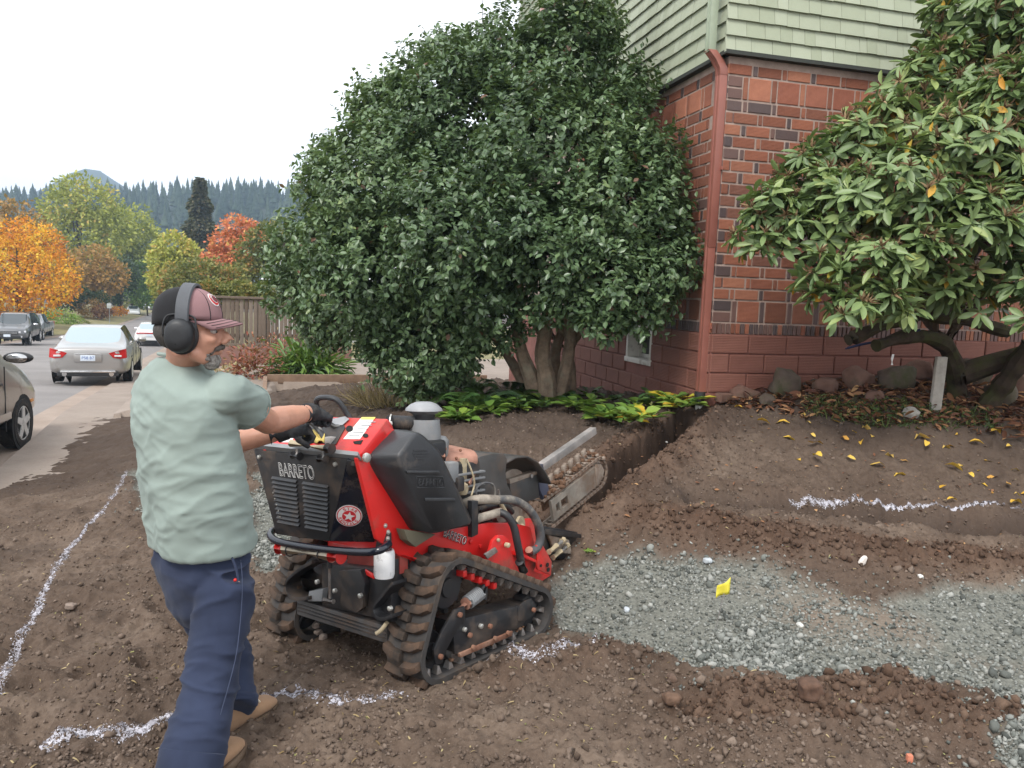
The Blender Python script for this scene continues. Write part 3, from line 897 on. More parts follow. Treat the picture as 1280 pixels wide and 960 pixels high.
# shingled upper storey
def shingles():
    expo = .142
    slab = MB()
    for k in ('R', 'L'):
        Dv, Nv = FR[k]; L = WLEN[k]; M = house_frame(Dv, Nv)
        s0 = -.0
        e = .03
        def P(a, o, z): return M @ Vector((a, o, z))
        st = -.03 if k == 'R' else .002
        slab.hexa([P(st, -.25, ZS + .02), P(L, -.25, ZS + .02), P(L, e, ZS + .02), P(st, e, ZS + .02), P(st, -.25, ZS + 3.6), P(L, -.25, ZS + 3.6), P(L, e - .004, ZS + 3.6), P(st, e - .004, ZS + 3.6)])
    up = slab.build('upper_wall', M_DARKGAP, house)
    so = MB()
    for k in ('R', 'L'):
        Dv, Nv = FR[k]; M = house_frame(Dv, Nv); L = WLEN[k]
        st = -.075 if k == 'R' else .0
        so.hexa([M @ Vector(p) for p in ((st, -.05, ZS - .02), (L, -.05, ZS - .02), (L, .066, ZS - .02), (st, .066, ZS - .02), (st, -.05, ZS + .016), (L, -.05, ZS + .016), (L, .066, ZS + .016), (st, .066, ZS + .016))])
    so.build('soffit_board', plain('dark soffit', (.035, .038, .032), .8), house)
    rest = {'R': MB(), 'L': MB()}; cache = {}; recs = []
    for k in ('R', 'L'):
        Dv, Nv = FR[k]; L = WLEN[k]
        for r_ in range(24):
            z = ZS + r_ * expo
            if z > ZS + 3.4: break
            a = -.078 if k == 'R' else -.0
            first = True
            while a < L:
                l = random.choice([.08, .11, .13, .16, .19, .22, .26])
                if first: l = .10 + .1 * (r_ % 2)
                first = False
                recs.append((k, a + l / 2, z, l, Dv, Nv)); a += l
    vis = []
    for i, (k, a, z, l, Dv, Nv) in enumerate(recs):
        p = HK + Dv * a + Vector((0, 0, z + .07)); (pp,), _ = pix([p])
        ok = 740 < pp[0] < 1235 and -12 < pp[1] < 100 and not (k == 'L' and pp[0] > 905)
        vis.append(ok)
    n = 0
    for i, (k, a, z, l, Dv, Nv) in enumerate(recs):
        key = round(l, 2)
        def shape(b, T):
            hl = l / 2 - .0018; h = expo + .03
            # a thin wedge, thick at the butt
            b.hexa([T(Vector(p)) for p in ((-hl, .028, 0), (hl, .028, 0), (hl, .062, 0), (-hl, .062, 0), (-hl, .028, h), (hl, .028, h), (hl, .034, h), (-hl, .034, h))])
        if vis[i] and n < 296:
            if key not in cache:
                b = MB(); shape(b, lambda v: v); cache[key] = b.mesh('shingle', M_SHING, bevel=.0)
            ob = link('shingle', cache[key], up); n += 1
            ob.location = Dv * a + Vector((0, 0, z + random.uniform(-.003, .003))) + Nv * random.uniform(-.001, .002)
            ob.rotation_euler = (0, 0, rotz(Dv) + (PI if k == 'R' else 0))
        else:
            M = house_frame(Dv, Nv); base = Dv * a + Vector((0, 0, z))
            b = rest[k]
            Mx = M
            shape(b, lambda v: base + Mx @ v)
    for k in rest:
        tag(rest[k].build('shingles', M_SHING, up), kind='stuff')
    # upper window with salmon trim on the left wall
    M = house_frame(DL, NL)
    def bx(b, a0, a1, o0, o1, z0, z1):
        b.hexa([M @ Vector(p) for p in ((a0, o0, z0), (a1, o0, z0), (a1, o1, z0), (a0, o1, z0), (a0, o0, z1), (a1, o0, z1), (a1, o1, z1), (a0, o1, z1))])
    b = MB(); a0, a1, z0, z1 = 5.15, 6.15, 6.12, 7.3
    bx(b, a0, a0 + .1, .03, .09, z0, z1); bx(b, a1 - .1, a1, .03, .09, z0, z1); bx(b, a0 - .03, a1 + .03, .03, .12, z0 - .08, z0)
    wn = b.build('window', M_PINKTRIM, up)
    b = MB(); bx(b, a0 + .1, a1 - .1, .02, .055, z0, z1); b.build('pane', plain('curtained pane', (.6, .55, .58), .15), house)
    # eaves and roof over it, out of the picture
    b = MB()
    for k in ('R', 'L'):
        Dv, Nv = FR[k]; Mq = house_frame(Dv, Nv); L = WLEN[k]
    c = HK - NL * 3.2 - NR * 3.2
    q = [HK + NL * .5 + NR * .5, HK + DR * 6.5 + NR * .5, HK + DR * 6.5 + DL * 7.6, HK + DL * 7.6 + NL * .5]
    q = [Vector((v.x - HK.x, v.y - HK.y, ZS + 3.6)) for v in q]
    mid = sum(q, Vector()) / 4
    b.add(q + [mid + Vector((0, 0, 2.2))] + [v + Vector((0, 0, -.12)) for v in q], [(0, 1, 4), (1, 2, 4), (2, 3, 4), (3, 0, 4), (5, 6, 1, 0), (6, 7, 2, 1), (7, 8, 3, 2), (8, 5, 0, 3), (8, 7, 6, 5)])
    b.build('roof', plain('roof shingle', (.07, .065, .06), .9), house)
shingles()
# the downspout on the left wall at the corner
def downspout():
    def P(a, o, z): return HK + DL * a + NL * o + Vector((0, 0, z))
    root = thing('downspout', 'rust red rectangular downspout running down the corner of the brick house', 'downspout', P(.06, .05, .6))
    inv = Matrix.Translation(-root.location)
    M = house_frame(DL, NL)
    def rect_run(pts, wd, dp, mat, name):
        b = MB(); rings = []
        for p in pts:
            c = P(*p) - root.location
            q = [c + M @ Vector((x * wd / 2, y * dp / 2, 0)) for x, y in ((-1, -1), (-.3, -1), (-.3, -.8), (.3, -.8), (.3, -1), (1, -1), (1, 1), (.3, 1), (.3, .82), (-.3, .82), (-.3, 1), (-1, 1))]
            rings.append(q)
        b.loft(rings)
        return b.build(name, mat, root, bevel=.003)
    rect_run([(.055, .045, .77), (.055, .045, 2.2)], .085, .07, M_PIPE, 'pipe')
    rect_run([(.055, .043, 2.17), (.055, .043, 3.78)], .092, .076, M_PIPE, 'pipe')
    rect_run([(.055, .042, 3.74), (.057, .046, 3.80), (.075, .085, 3.88), (.10, .15, 3.965)], .098, .082, M_PIPE, 'elbow')
    rect_run([(.10, .150, 3.95), (.10, .150, 4.1), (.10, .15, ZS + 3.5)], .085, .07, M_GTRIM, 'upper_pipe')
    for z in (1.42, 2.9):
        b = MB(); b.box(P(.055, .012, z) - root.location, (.15, .012, .03), M); b.build('strap', M_PIPE, root)
    b = MB(); b.lathe(P(.055, .045, .795) - root.location, (0, 0, -1), [(.055, 0), (.056, .05), (.048, .052), (.046, .10)], 16); b.build('coupling', M_BLACKP, root, smooth=True)
    b = MB(); b.lathe(P(.055, .045, .715) - root.location, (0, 0, -1), [(.040, 0), (.040, .11), (.044, .115), (.044, .3)], 16); b.build('drain_stub', plain('white pvc', (.75, .75, .72), .4, 0, .04, 9, 0, 60, .5, (.2, .14, .1), .2), root, smooth=True)
downspout()
# ================================================================== PLANTS
def leaf_mat(name, stops, rough=.38, spec=.5, trans=.12, back=None):
    t = NT(name)
    a = t.n('VertexColor', layer_name='tint')
    col = t.ramp(a.outputs['Color'], stops)
    t.set('Base Color', col).set('Roughness', rough).set('Specular IOR Level', spec)
    if trans:
        tr = t.n('BsdfTranslucent'); t.l(t.mix(.5, col, (.25, .35, .05)), tr.inputs['Color'])
        mx = t.n('MixShader'); mx.inputs[0].default_value = trans
        t.l(t.b.outputs[0], mx.inputs[1]); t.l(tr.outputs[0], mx.inputs[2])
        t.l(mx.outputs[0], t.t.nodes['Material Output'].inputs['Surface'])
    return t.m
# leaf outlines: length 1 along Y, width 1 along X, normal Z
LEAF_OVAL = (np.array([(0, 0, 0), (-.42, .30, .06), (.42, .30, .06), (0, .34, -.05), (-.46, .60, .05), (.46, .60, .05), (0, .64, -.06), (0, 1, -.10)]),
             np.array([(0, 3, 1), (0, 2, 3), (1, 3, 4), (3, 6, 4), (3, 2, 5), (3, 5, 6), (4, 6, 7), (6, 5, 7)]))
LEAF_LONG = (np.array([(-.06, 0, 0), (.06, 0, 0), (-.42, .36, .05), (0, .36, -.03), (.42, .36, .05), (-.48, .66, .03), (0, .66, -.06), (.48, .66, .03), (-.26, .9, -.03), (.26, .9, -.03), (0, 1, -.10)]),
             np.array([(0, 3, 2), (0, 1, 3), (1, 4, 3), (2, 3, 5), (3, 6, 5), (3, 4, 7), (3, 7, 6), (5, 6, 8), (6, 7, 9), (8, 6, 10), (6, 9, 10)]))
LEAF_CARD = (np.array([(0, 0, 0), (-.5, .5, .08), (0, 1, -.06), (.5, .5, .08)]), np.array([(0, 3, 2), (0, 2, 1)]))
LEAF_BLADE = (np.array([(-.5, 0, 0), (.5, 0, 0), (-.45, .4, .0), (.45, .4, .0), (-.3, .75, -.12), (.3, .75, -.12), (0, 1, -.34)]),
              np.array([(0, 1, 3), (0, 3, 2), (2, 3, 5), (2, 5, 4), (4, 5, 6)]))
def leaf_axes(D, N):
    Y = unit(D); X = unit(np.cross(Y, N)); return X, Y, np.cross(X, Y)
def leaves(name, shape, P, D, N, L, W, mat, tint, parent=None, kind=None):
    X, Y, Z = leaf_axes(D, N)
    S = np.stack([W, L, L], 1)
    V, F = stamp(shape[0], shape[1], P, X, Y, Z, S)
    o = np_mesh(name, V, F, mat, {'tint': np.repeat(tint, len(shape[0]))}, smooth=True, parent=parent)
    if kind: o['kind'] = kind
    return o
def blob_points(blobs, n, shell=(.72, 1.04), deep=.66, squash=1.0, inner=.12):
    """points near the outside of a union of balls: (P, outward normal)"""
    C_ = np.array([b[:3] for b in blobs]); Rr = np.array([b[3] for b in blobs])
    p = Rr ** 2 / (Rr ** 2).sum()
    k = rng.choice(len(blobs), n, p=p)
    d = unit(rng.normal(size=(n, 3)))
    lump = 1 + .16 * vnoise(d[:, 0] * 2.4 + k * 7, d[:, 1] * 2.4, 5, d[:, 2] * 2.4) + .10 * vnoise(d[:, 0] * 5 + k * 3, d[:, 1] * 5, 6, d[:, 2] * 5)
    rr = rng.uniform(*shell, n) * lump
    P = C_[k] + d * (rr * Rr[k])[:, None] * np.array([1, 1, squash])
    q = np.full(n, 9.0)
    for j in range(len(blobs)):
        e = np.linalg.norm((P - C_[j]) / np.array([1, 1, squash]), axis=1) / Rr[j]
        q = np.where(k == j, q, np.minimum(q, e))
    keep = (q > deep) | (rng.uniform(0, 1, n) < inner)
    return P[keep], d[keep]
def branch(b, p0, p1, r0, r1, wig=.08, n=6, sides=8, sag=0):
    p0 = Vector(p0); p1 = Vector(p1); L = (p1 - p0).length; pts = []; rs = []
    ph = random.uniform(0, 9)
    for i in range(n + 1):
        t = i / n
        o = Vector((math.sin(ph + 5 * t) * wig * L, math.cos(ph * 1.3 + 4 * t) * wig * L, -sag * math.sin(PI * t) * L)) * math.sin(PI * min(t * 1.0, 1))
        pts.append(p0.lerp(p1, t) + o); rs.append(r0 + (r1 - r0) * t)
    b.tube(pts, rs, sides)
    return pts
M_BARK = plain('pale lichened bark', (.27, .20, .145), .95, 0, .35, 12, .8, 40, .2, (.30, .28, .21), .3)
M_BARKD = plain('dark bark', (.07, .05, .036), .95, 0, .4, 12, .8, 40, .2, (.09, .10, .04), .3)
M_CAM = leaf_mat('camellia leaf', [(0, (.055, .094, .046)), (.45, (.105, .168, .076)), (.8, (.165, .235, .105)), (.93, (.21, .27, .10)), (1, (.15, .08, .05))], .34, .52, .16)
M_RHO = leaf_mat('rhododendron leaf', [(0, (.095, .150, .060)), (.5, (.180, .255, .098)), (.86, (.30, .36, .125)), (.93, (.40, .34, .06)), (1, (.58, .25, .030))], .42, .45, .18)
M_SEED = leaf_mat('brown seed heads', [(0, (.12, .070, .038)), (.6, (.20, .125, .068)), (1, (.30, .215, .12))], .85, .2, .0)
M_HOSTA = leaf_mat('hosta leaf', [(0, (.045, .105, .022)), (.55, (.12, .22, .040)), (.85, (.22, .32, .055)), (.93, (.50, .45, .05)), (1, (.62, .33, .035))], .42, .5, .2)
M_FERN = leaf_mat('fern', [(0, (.016, .045, .014)), (.5, (.040, .095, .026)), (1, (.090, .170, .042))], .5, .4, .15)
M_GRASS = leaf_mat('weeds', [(0, (.040, .075, .020)), (.6, (.085, .135, .038)), (1, (.19, .20, .07))], .55, .35, .2)
M_STRAW = leaf_mat('dry stems', [(0, (.19, .13, .06)), (.5, (.33, .25, .13)), (.8, (.45, .36, .20)), (1, (.17, .19, .06))], .8, .2, .1)
M_LITTER = leaf_mat('leaf litter', [(0, (.075, .030, .020)), (.5, (.17, .075, .042)), (.8, (.27, .14, .07)), (1, (.42, .25, .12))], .85, .2, .0)
M_YLEAF = leaf_mat('yellow fallen leaf', [(0, (.60, .33, .035)), (.5, (.72, .47, .075)), (.8, (.62, .42, .12)), (1, (.52, .22, .03))], .6, .3, .1)
M_NAND = leaf_mat('red nandina', [(0, (.16, .035, .028)), (.5, (.30, .075, .050)), (.8, (.36, .15, .08)), (1, (.16, .16, .06))], .5, .4, .15)

def camellia():
    base = gp(686, 503)
    root = thing('camellia_tree', 'large dark green camellia tree with glossy leaves and several pale trunks, against the house', 'tree', base)
    off = np.array(base)
    px = 1 / 980.0
    bl = []
    for x, y, Y, r in [(695, 95, 9.0, 82), (712, 48, 9.0, 52), (640, 95, 9.3, 66), (762, 165, 8.55, 60), (790, 125, 8.7, 30), (590, 165, 9.2, 95), (690, 200, 8.5, 105), (545, 110, 9.6, 52), (560, 75, 9.8, 30), (500, 160, 9.6, 55), (470, 140, 9.8, 28),
                       (500, 245, 9.2, 98), (435, 250, 9.6, 62), (415, 215, 9.8, 30), (400, 320, 9.6, 56), (590, 300, 8.5, 110), (480, 340, 9.0, 92), (680, 305, 8.05, 84), (770, 260, 8.1, 74), (800, 200, 8.25, 44), (812, 290, 7.95, 44),
                       (760, 350, 7.75, 54), (822, 345, 7.75, 34), (848, 335, 7.72, 22), (755, 395, 7.7, 26), (705, 365, 7.9, 26), (800, 385, 7.72, 28), (590, 380, 8.5, 66), (530, 420, 9.0, 70), (440, 372, 9.5, 60), (382, 372, 9.8, 42), (405, 402, 9.8, 28), (485, 420, 9.3, 38), (545, 440, 9.3, 40), (545, 440, 9.3, 34)]:
        p = at(x, y, Y); bl.append((p.x, p.y, p.z, r * px * Y))
    P, d = blob_points(bl, 14500, (.84, 1.06), .78, 1.0, .05)
    gap = fbm(P[:, 0] * 1.7, P[:, 1] * 1.7, 3, 12, P[:, 2] * 1.7)
    P, d = P[gap > -.16], d[gap > -.16]
    P2, d2 = blob_points(bl, 9500, (.40, .86), .5, 1.0, .25)
    P = np.concatenate([P, P2]); d = np.concatenate([d, d2])
    # sprigs that break the outline
    keep = ~house_in(P[:, 0], P[:, 1], .05)
    P = P[keep]; d = d[keep]
    n = len(P); m = 8
    ax = unit(d * .8 + np.array([0, 0, .45]) + .45 * rng.normal(size=(n, 3)))
    long = rng.uniform(0, 1, n) < .06
    ax[long] = unit(ax[long] + np.array([0, 0, .8]))
    stem = np.where(long, rng.uniform(.22, .36, n), rng.uniform(.10, .2, n))
    t = np.tile(np.linspace(.1, 1, m), n)
    PP = np.repeat(P, m, 0) + np.repeat(ax * stem[:, None], m, 0) * t[:, None]
    side = unit(np.cross(np.repeat(ax, m, 0), rng.normal(size=(n * m, 3))))
    D = unit(side + .55 * np.repeat(ax, m, 0) + np.array([0, 0, -.25]))
    N = unit(np.array([0, 0, 1.0]) + .6 * np.repeat(d, m, 0) + .45 * rng.normal(size=(n * m, 3)))
    keep = ~house_in(PP[:, 0], PP[:, 1], .02)
    PP, D, N = PP[keep], D[keep], N[keep]
    K = len(PP)
    L = rng.uniform(.052, .092, K); W = L * rng.uniform(.50, .62, K)
    clump = .5 + .5 * fbm(PP[:, 0] * 1.2, PP[:, 1] * 1.2, 3, 33, PP[:, 2] * 1.2)
    tint = np.clip(.15 + .5 * clump + rng.normal(0, .16, K), 0, .90)
    lefty = smooth(-1.2, -2.2, PP[:, 0]) * .25
    tint = np.clip(tint + lefty * rng.uniform(0, 1, K), 0, .93)
    tint[rng.uniform(0, 1, K) < .006] = 1.0
    # the leaves that show largest are parts of their own, the rest one mass
    pc, dep = pix(PP)
    score = L / dep + rng.uniform(0, .002, K)
    big = np.argsort(-np.where((np.einsum('ij,ij->i', N, np.array([0, 0, CAMZ]) - PP) > 0), score, 0))[:280]
    X, Y, Z = leaf_axes(D, N)
    var = []
    for q in range(8):
        me = bpy.data.meshes.new('leaf'); me.from_pydata([tuple(v) for v in LEAF_OVAL[0]], [], [tuple(map(int, f)) for f in LEAF_OVAL[1]])
        me.materials.append(M_CAM); c = me.color_attributes.new('tint', 'FLOAT_COLOR', 'POINT')
        for e in c.data: e.color = (.15 + .09 * q,) * 3 + (1,)
        for f in me.polygons: f.use_smooth = True
        var.append(me)
    for i in big:
        o = link('leaf', var[int(np.clip((tint[i] - .15) / .09, 0, 7))], root)
        Mx = Matrix(np.stack([X[i] * W[i], Y[i] * L[i], Z[i] * L[i]], 1).tolist()).to_4x4(); Mx.translation = Vector(PP[i] - off)
        o.matrix_local = Mx
    rest = np.ones(K, bool); rest[big] = False
    leaves('foliage', LEAF_OVAL, PP[rest] - off, D[rest], N[rest], L[rest], W[rest], M_CAM, tint[rest], root, 'stuff')
    # trunks and limbs
    B = base
    for (p0, p1, p2, r0) in [((672, 500, 8.95), (652, 440, 8.9), (640, 350, 8.9), .085), ((684, 503, 8.9), (678, 440, 8.8), (690, 330, 8.7), .10), ((695, 500, 8.95), (712, 430, 8.95), (700, 300, 8.8), .075),
                             ((702, 498, 9.1), (694, 440, 9.2), (740, 300, 8.6), .07), ((712, 494, 9.2), (712, 440, 9.2), (722, 390, 9.0), .06), ((668, 498, 9.1), (625, 430, 9.3), (560, 330, 9.4), .06)]:
        b = MB(); a0, a1, a2 = at(*p0), at(*p1), at(*p2)
        a0.z = gz(a0.x, a0.y) - .06
        pts = catmull([a0 - B, a0.lerp(a1, .5) - B + Vector((.02, 0, .02)), a1 - B, a1.lerp(a2, .5) - B + Vector((random.uniform(-.06, .06), 0, 0)), a2 - B], 4)
        rs = [r0 * 1.25 * (1 - .55 * i / (len(pts) - 1)) * random.uniform(.93, 1.07) for i in range(len(pts))]
        rs[0] *= 1.35
        b.tube(pts, rs, 10)
        for k in range(4):
            s_ = pts[random.randrange(len(pts) // 2, len(pts))]
            branch(b, s_, s_ + Vector((random.uniform(-1, 1), random.uniform(-.5, .5), random.uniform(.4, 1.3))), r0 * .45, .012, .07, 5, 6)
        b.build('trunk', M_BARK, root, smooth=True)
camellia()

def rhododendron():
    base = gp(1180, 508)
    root = thing('rhododendron_tree', 'spreading rhododendron with long pale green leaves, brown seed heads and a few orange leaves', 'tree', base)
    off = np.array(base)
    bl = []
    for x, y, Y, r in [(1215, 40, 7.2, 62), (1170, 120, 7.0, 66), (1270, 30, 7.0, 60), (1120, 175, 6.8, 62), (1065, 190, 6.7, 50), (1010, 230, 6.5, 44), (970, 265, 6.4, 36), (945, 305, 6.35, 24), (1000, 300, 6.3, 36), (1060, 260, 6.3, 60), (1130, 240, 6.2, 66),
                       (1200, 190, 6.3, 74), (1270, 140, 6.4, 72), (1340, 90, 6.6, 100), (1350, 220, 6.2, 90), (1210, 280, 6.0, 58), (1270, 265, 6.0, 60), (1150, 310, 5.95, 44), (1090, 330, 5.9, 42), (1035, 340, 5.95, 30), (1060, 385, 5.75, 26), (1100, 375, 5.8, 24), (1030, 372, 5.9, 20), (1275, 350, 5.9, 30), (1340, 350, 5.9, 60), (1285, 400, 5.75, 20), (1240, 330, 5.95, 30), (1165, 360, 6.1, 34), (1225, 378, 6.1, 28), (1125, 388, 5.95, 22)]:
        p = at(x, y, Y); bl.append((p.x, p.y, p.z, r / 980 * Y))
    P, d = blob_points(bl, 2050, (.68, 1.06), .70, .85, .25)
    keep = ~house_in(P[:, 0], P[:, 1], .12) & (d[:, 2] > -.55)
    P, d = P[keep], d[keep]
    n = len(P); m = 10
    ax = unit(d * .75 + np.array([0, 0, .75]) + .3 * rng.normal(size=(n, 3)))
    T = unit(np.cross(ax, rng.normal(size=(n, 3)))); B_ = np.cross(ax, T)
    k = np.tile(np.arange(m), n); a = k * 2.399 + np.repeat(rng.uniform(0, 6, n), m)
    rad = np.repeat(T, m, 0) * np.cos(a)[:, None] + np.repeat(B_, m, 0) * np.sin(a)[:, None]
    A = np.repeat(ax, m, 0)
    tilt = rng.uniform(-.45, .55, n * m) - .25 * (k < 3) + .35 * (k > 7)
    D = unit(rad + A * tilt[:, None] + np.array([0, 0, -.12]))
    N = unit(A * 1.0 - rad * tilt[:, None] + .15 * rng.normal(size=(n * m, 3)))
    PP = np.repeat(P, m, 0) + A * (.02 * rng.uniform(-1, 1, (n * m, 1))) + rad * .012
    miss = rng.uniform(0, 1, n * m) < .14
    PP, D, N = PP[~miss], D[~miss], N[~miss]
    keep = ~house_in(PP[:, 0], PP[:, 1], .03)
    PP, D, N = PP[keep], D[keep], N[keep]; K = len(PP)
    L = rng.uniform(.105, .175, K); W = L * rng.uniform(.30, .40, K)
    tint = np.clip(.42 + .22 * fbm(PP[:, 0] * 1.6, PP[:, 1] * 1.6, 2, 8, PP[:, 2] * 1.6) + rng.normal(0, .17, K), 0, .86)
    old = rng.uniform(0, 1, K) < .022
    tint[old] = rng.uniform(.92, 1, old.sum()); D[old] = unit(D[old] + np.array([0, 0, -.9]))
    pc, dep = pix(PP)
    vis = (pc[:, 0] > 900) & (pc[:, 0] < 1280) & (pc[:, 1] > -5) & (pc[:, 1] < 450)
    score = np.where(vis & (np.einsum('ij,ij->i', N, np.array([0, 0, CAMZ + 1.5]) - PP) > 0), L / dep ** 1.5, 0)
    big = np.argsort(-score)[:290]
    X, Y, Z = leaf_axes(D, N); var = {}
    for i in big:
        q = int(np.clip(tint[i] * 12, 0, 11))
        if q not in var:
            me = bpy.data.meshes.new('leaf'); me.from_pydata([tuple(v) for v in LEAF_LONG[0]], [], [tuple(map(int, f)) for f in LEAF_LONG[1]])
            me.materials.append(M_RHO); c = me.color_attributes.new('tint', 'FLOAT_COLOR', 'POINT')
            for e in c.data: e.color = ((q + .5) / 12,) * 3 + (1,)
            for f in me.polygons: f.use_smooth = True
            var[q] = me
        o = link('leaf', var[q], root)
        Mx = Matrix(np.stack([X[i] * W[i], Y[i] * L[i], Z[i] * L[i]], 1).tolist()).to_4x4(); Mx.translation = Vector(PP[i] - off)
        o.matrix_local = Mx
    rest = np.ones(K, bool); rest[big] = False
    leaves('foliage', LEAF_LONG, PP[rest] - off, D[rest], N[rest], L[rest], W[rest], M_RHO, tint[rest], root, 'stuff')
    # spent flower heads
    s = rng.choice(n, int(n * .5), replace=False); m = 12
    A = np.repeat(ax[s], m, 0); PS = np.repeat(P[s], m, 0)
    Ds = unit(A + .75 * rng.normal(size=A.shape)); Ls = rng.uniform(.045, .095, len(PS))
    leaves('seed_heads', LEAF_BLADE, PS + A * .02 - off, Ds, rng.normal(size=A.shape), Ls, Ls * .2, M_SEED, rng.uniform(0, 1, len(PS)), root, 'stuff')
    # trunk, limbs
    B = base
    tr = MB()
    q = [at(1192, 520, 7.2), at(1195, 470, 7.15), at(1180, 430, 7.0), at(1140, 420, 6.8), at(1095, 432, 6.6)]
    q[0].z = gz(q[0].x, q[0].y) - .1
    tr.tube([p - B for p in catmull(q, 5)], [.10 - .0026 * i + .01 * math.sin(i * 1.3) for i in range(21)], 10)
    q2 = [at(1195, 470, 7.15), at(1240, 455, 7.1), at(1290, 440, 7.0), at(1340, 420, 6.9)]
    tr.tube([p - B for p in catmull(q2, 5)], [.11 - .003 * i for i in range(16)], 10)
    q3 = [at(1060, 425, 6.55), at(1110, 405, 6.65), at(1150, 395, 6.75), at(1200, 400, 6.9), at(1260, 415, 7.0)]
    tr.tube([p - B for p in catmull(q3, 5)], [.052 + .012 * math.sin(i * 1.1) for i in range(21)], 9)
    q4 = [at(1215, 530, 7.0), at(1240, 500, 7.0), at(1262, 470, 6.9), at(1290, 430, 6.8)]
    tr.tube([p - B for p in catmull(q4, 5)], [.085 + .012 * math.sin(i * 1.7) for i in range(16)], 9)
    tr.build('trunk', plain('mossy bark', (.048, .035, .026), .95, 0, .5, 9, 1.0, 24, .1, (.055, .058, .022), .45), root, smooth=True)
    for x, y, Y, r in [(1000, 300, 6.4, .02), (1060, 280, 6.5, .025), (1130, 230, 6.6, .03), (1200, 150, 6.9, .03), (1270, 140, 6.7, .03), (1060, 375, 6.0, .02), (1160, 300, 6.2, .025), (1330, 250, 6.5, .03), (960, 300, 6.4, .014), (1230, 60, 7.1, .025), (1030, 230, 6.6, .02)]:
        b = MB()
        s0 = random.choice([at(1180, 430, 7.0), at(1140, 405, 6.75), at(1200, 400, 6.9)])
        pts = branch(b, s0 - B, at(x, y, Y) - B, .045, r * .7, .1, 8, 7)
        for k in range(6):
            p = pts[random.randrange(3, 9)]
            branch(b, p, p + Vector((random.uniform(-.5, .4), random.uniform(-.5, .2), random.uniform(0, .5))), .012, .005, .1, 4, 5)
        b.build('limb', M_BARKD, root, smooth=True)
rhododendron()

# ------------------------------------------------------------------ bed under the rhododendron
M_ROCK = plain('mossy stone', (.105, .078, .062), .95, 0, .4, 6, .9, 25, .25, (.055, .062, .025), .45)
M_ROCKR = plain('brown stone', (.15, .085, .065), .95, 0, .35, 6, .8, 25, .25, (.07, .06, .04), .3)
def rock(c, r, seed):
    bm = bmesh.new(); bmesh.ops.create_icosphere(bm, subdivisions=3, radius=1)
    v = np.array([p.co[:] for p in bm.verts])
    f = .9 + .42 * fbm(v[:, 0] * 1.1 + seed, v[:, 1] * 1.1, 3, seed, v[:, 2] * 1.1) + .16 * np.abs(fbm(v[:, 0] * 2.2, v[:, 1] * 2.2, 2, seed + 9, v[:, 2] * 2.2)) + .07 * fbm(v[:, 0] * 5, v[:, 1] * 5, 2, seed + 3, v[:, 2] * 5)
    rs = np.array(r) * np.array([1 + .2 * math.sin(seed), 1, 1 + .15 * math.cos(seed * 2)])
    v = np.sign(v) * np.abs(v) ** .62 * f[:, None] * rs
    for p, q in zip(bm.verts, v): p.co = q
    for fc in bm.faces: fc.smooth = True
    me = bpy.data.meshes.new('garden_stone'); bm.to_mesh(me); bm.free()
    return me
STONE_LABELS = ['reddish stone at the trench end of the rockery, beside the edging bricks', 'large dark mossy stone in the rockery, next along from the edging bricks', 'rounded dark stone at the back of the rockery under the rhododendron edge',
                'brown stone in front of the rounded dark rockery stone', 'low brown stone below the rust iron rod', 'broad stone in the rockery near the white plant tag', 'small mossy stone at the foot of the large dark rockery stone',
                'stone half buried in leaf litter left of the wooden prop', 'shaded big stone behind the wooden prop under the rhododendron trunk', 'shaded stone right of the wooden prop', 'pale small stone at the foot of the bed near the wooden prop', 'mossy stone against the brick wall behind the rockery',
                'shaded stone at the far right of the rockery', 'dark stone between the iron rod and the wooden prop']
for i, (x, y, r, m) in enumerate([(932, 497, .115, 1), (985, 484, .16, 0), (1028, 464, .15, 0), (1033, 487, .115, 1), (1075, 480, .13, 1), (1122, 480, .15, 0), (962, 503, .075, 0), (1095, 497, .075, 1), (1215, 478, .20, 0), (1250, 500, .17, 0), (1140, 522, .07, 2), (955, 470, .10, 0), (1282, 488, .2, 1), (1150, 470, .14, 1)]):
    p = gp(x, y + 4)
    me = rock(p, (r, r * .9, r * .8), i + 2); me.materials.append((M_ROCK, M_ROCKR, plain('pale concrete lump', (.30, .28, .25), .95, 0, .2, 20, .6))[m])
    o = link('garden_stone', me, None, p + Vector((0, .05, r * .35))); o.rotation_euler = (.3 * math.sin(i * 2.1), .35 * math.cos(i * 1.7), i * 1.3)
    tag(o, STONE_LABELS[i], 'stone', 'stones of the rockery')
for i, (x, y, a) in enumerate([(902, 488, .35), (925, 480, .3), (948, 470, .25), (908, 497, .5)]):
    p = gp(x, y + 6)
    o = MB().box((0, 0, 0), (.20, .095, .085)).build('edging_brick', M_ROCKR, None, bevel=.012)
    o.location = p + Vector((0, .03, .04 + .02 * (i == 2))); o.rotation_euler = (random.uniform(-.1, .1), random.uniform(-.12, .05), a)
    tag(o, ['loose edging brick nearest the downspout, in the row by the wall', 'middle edging brick of the row leading to the rockery', 'edging brick nearest the large mossy stone, highest of the row', 'tilted edging brick lying in front of the row by the downspout'][i], 'brick', 'bricks edging the bed')
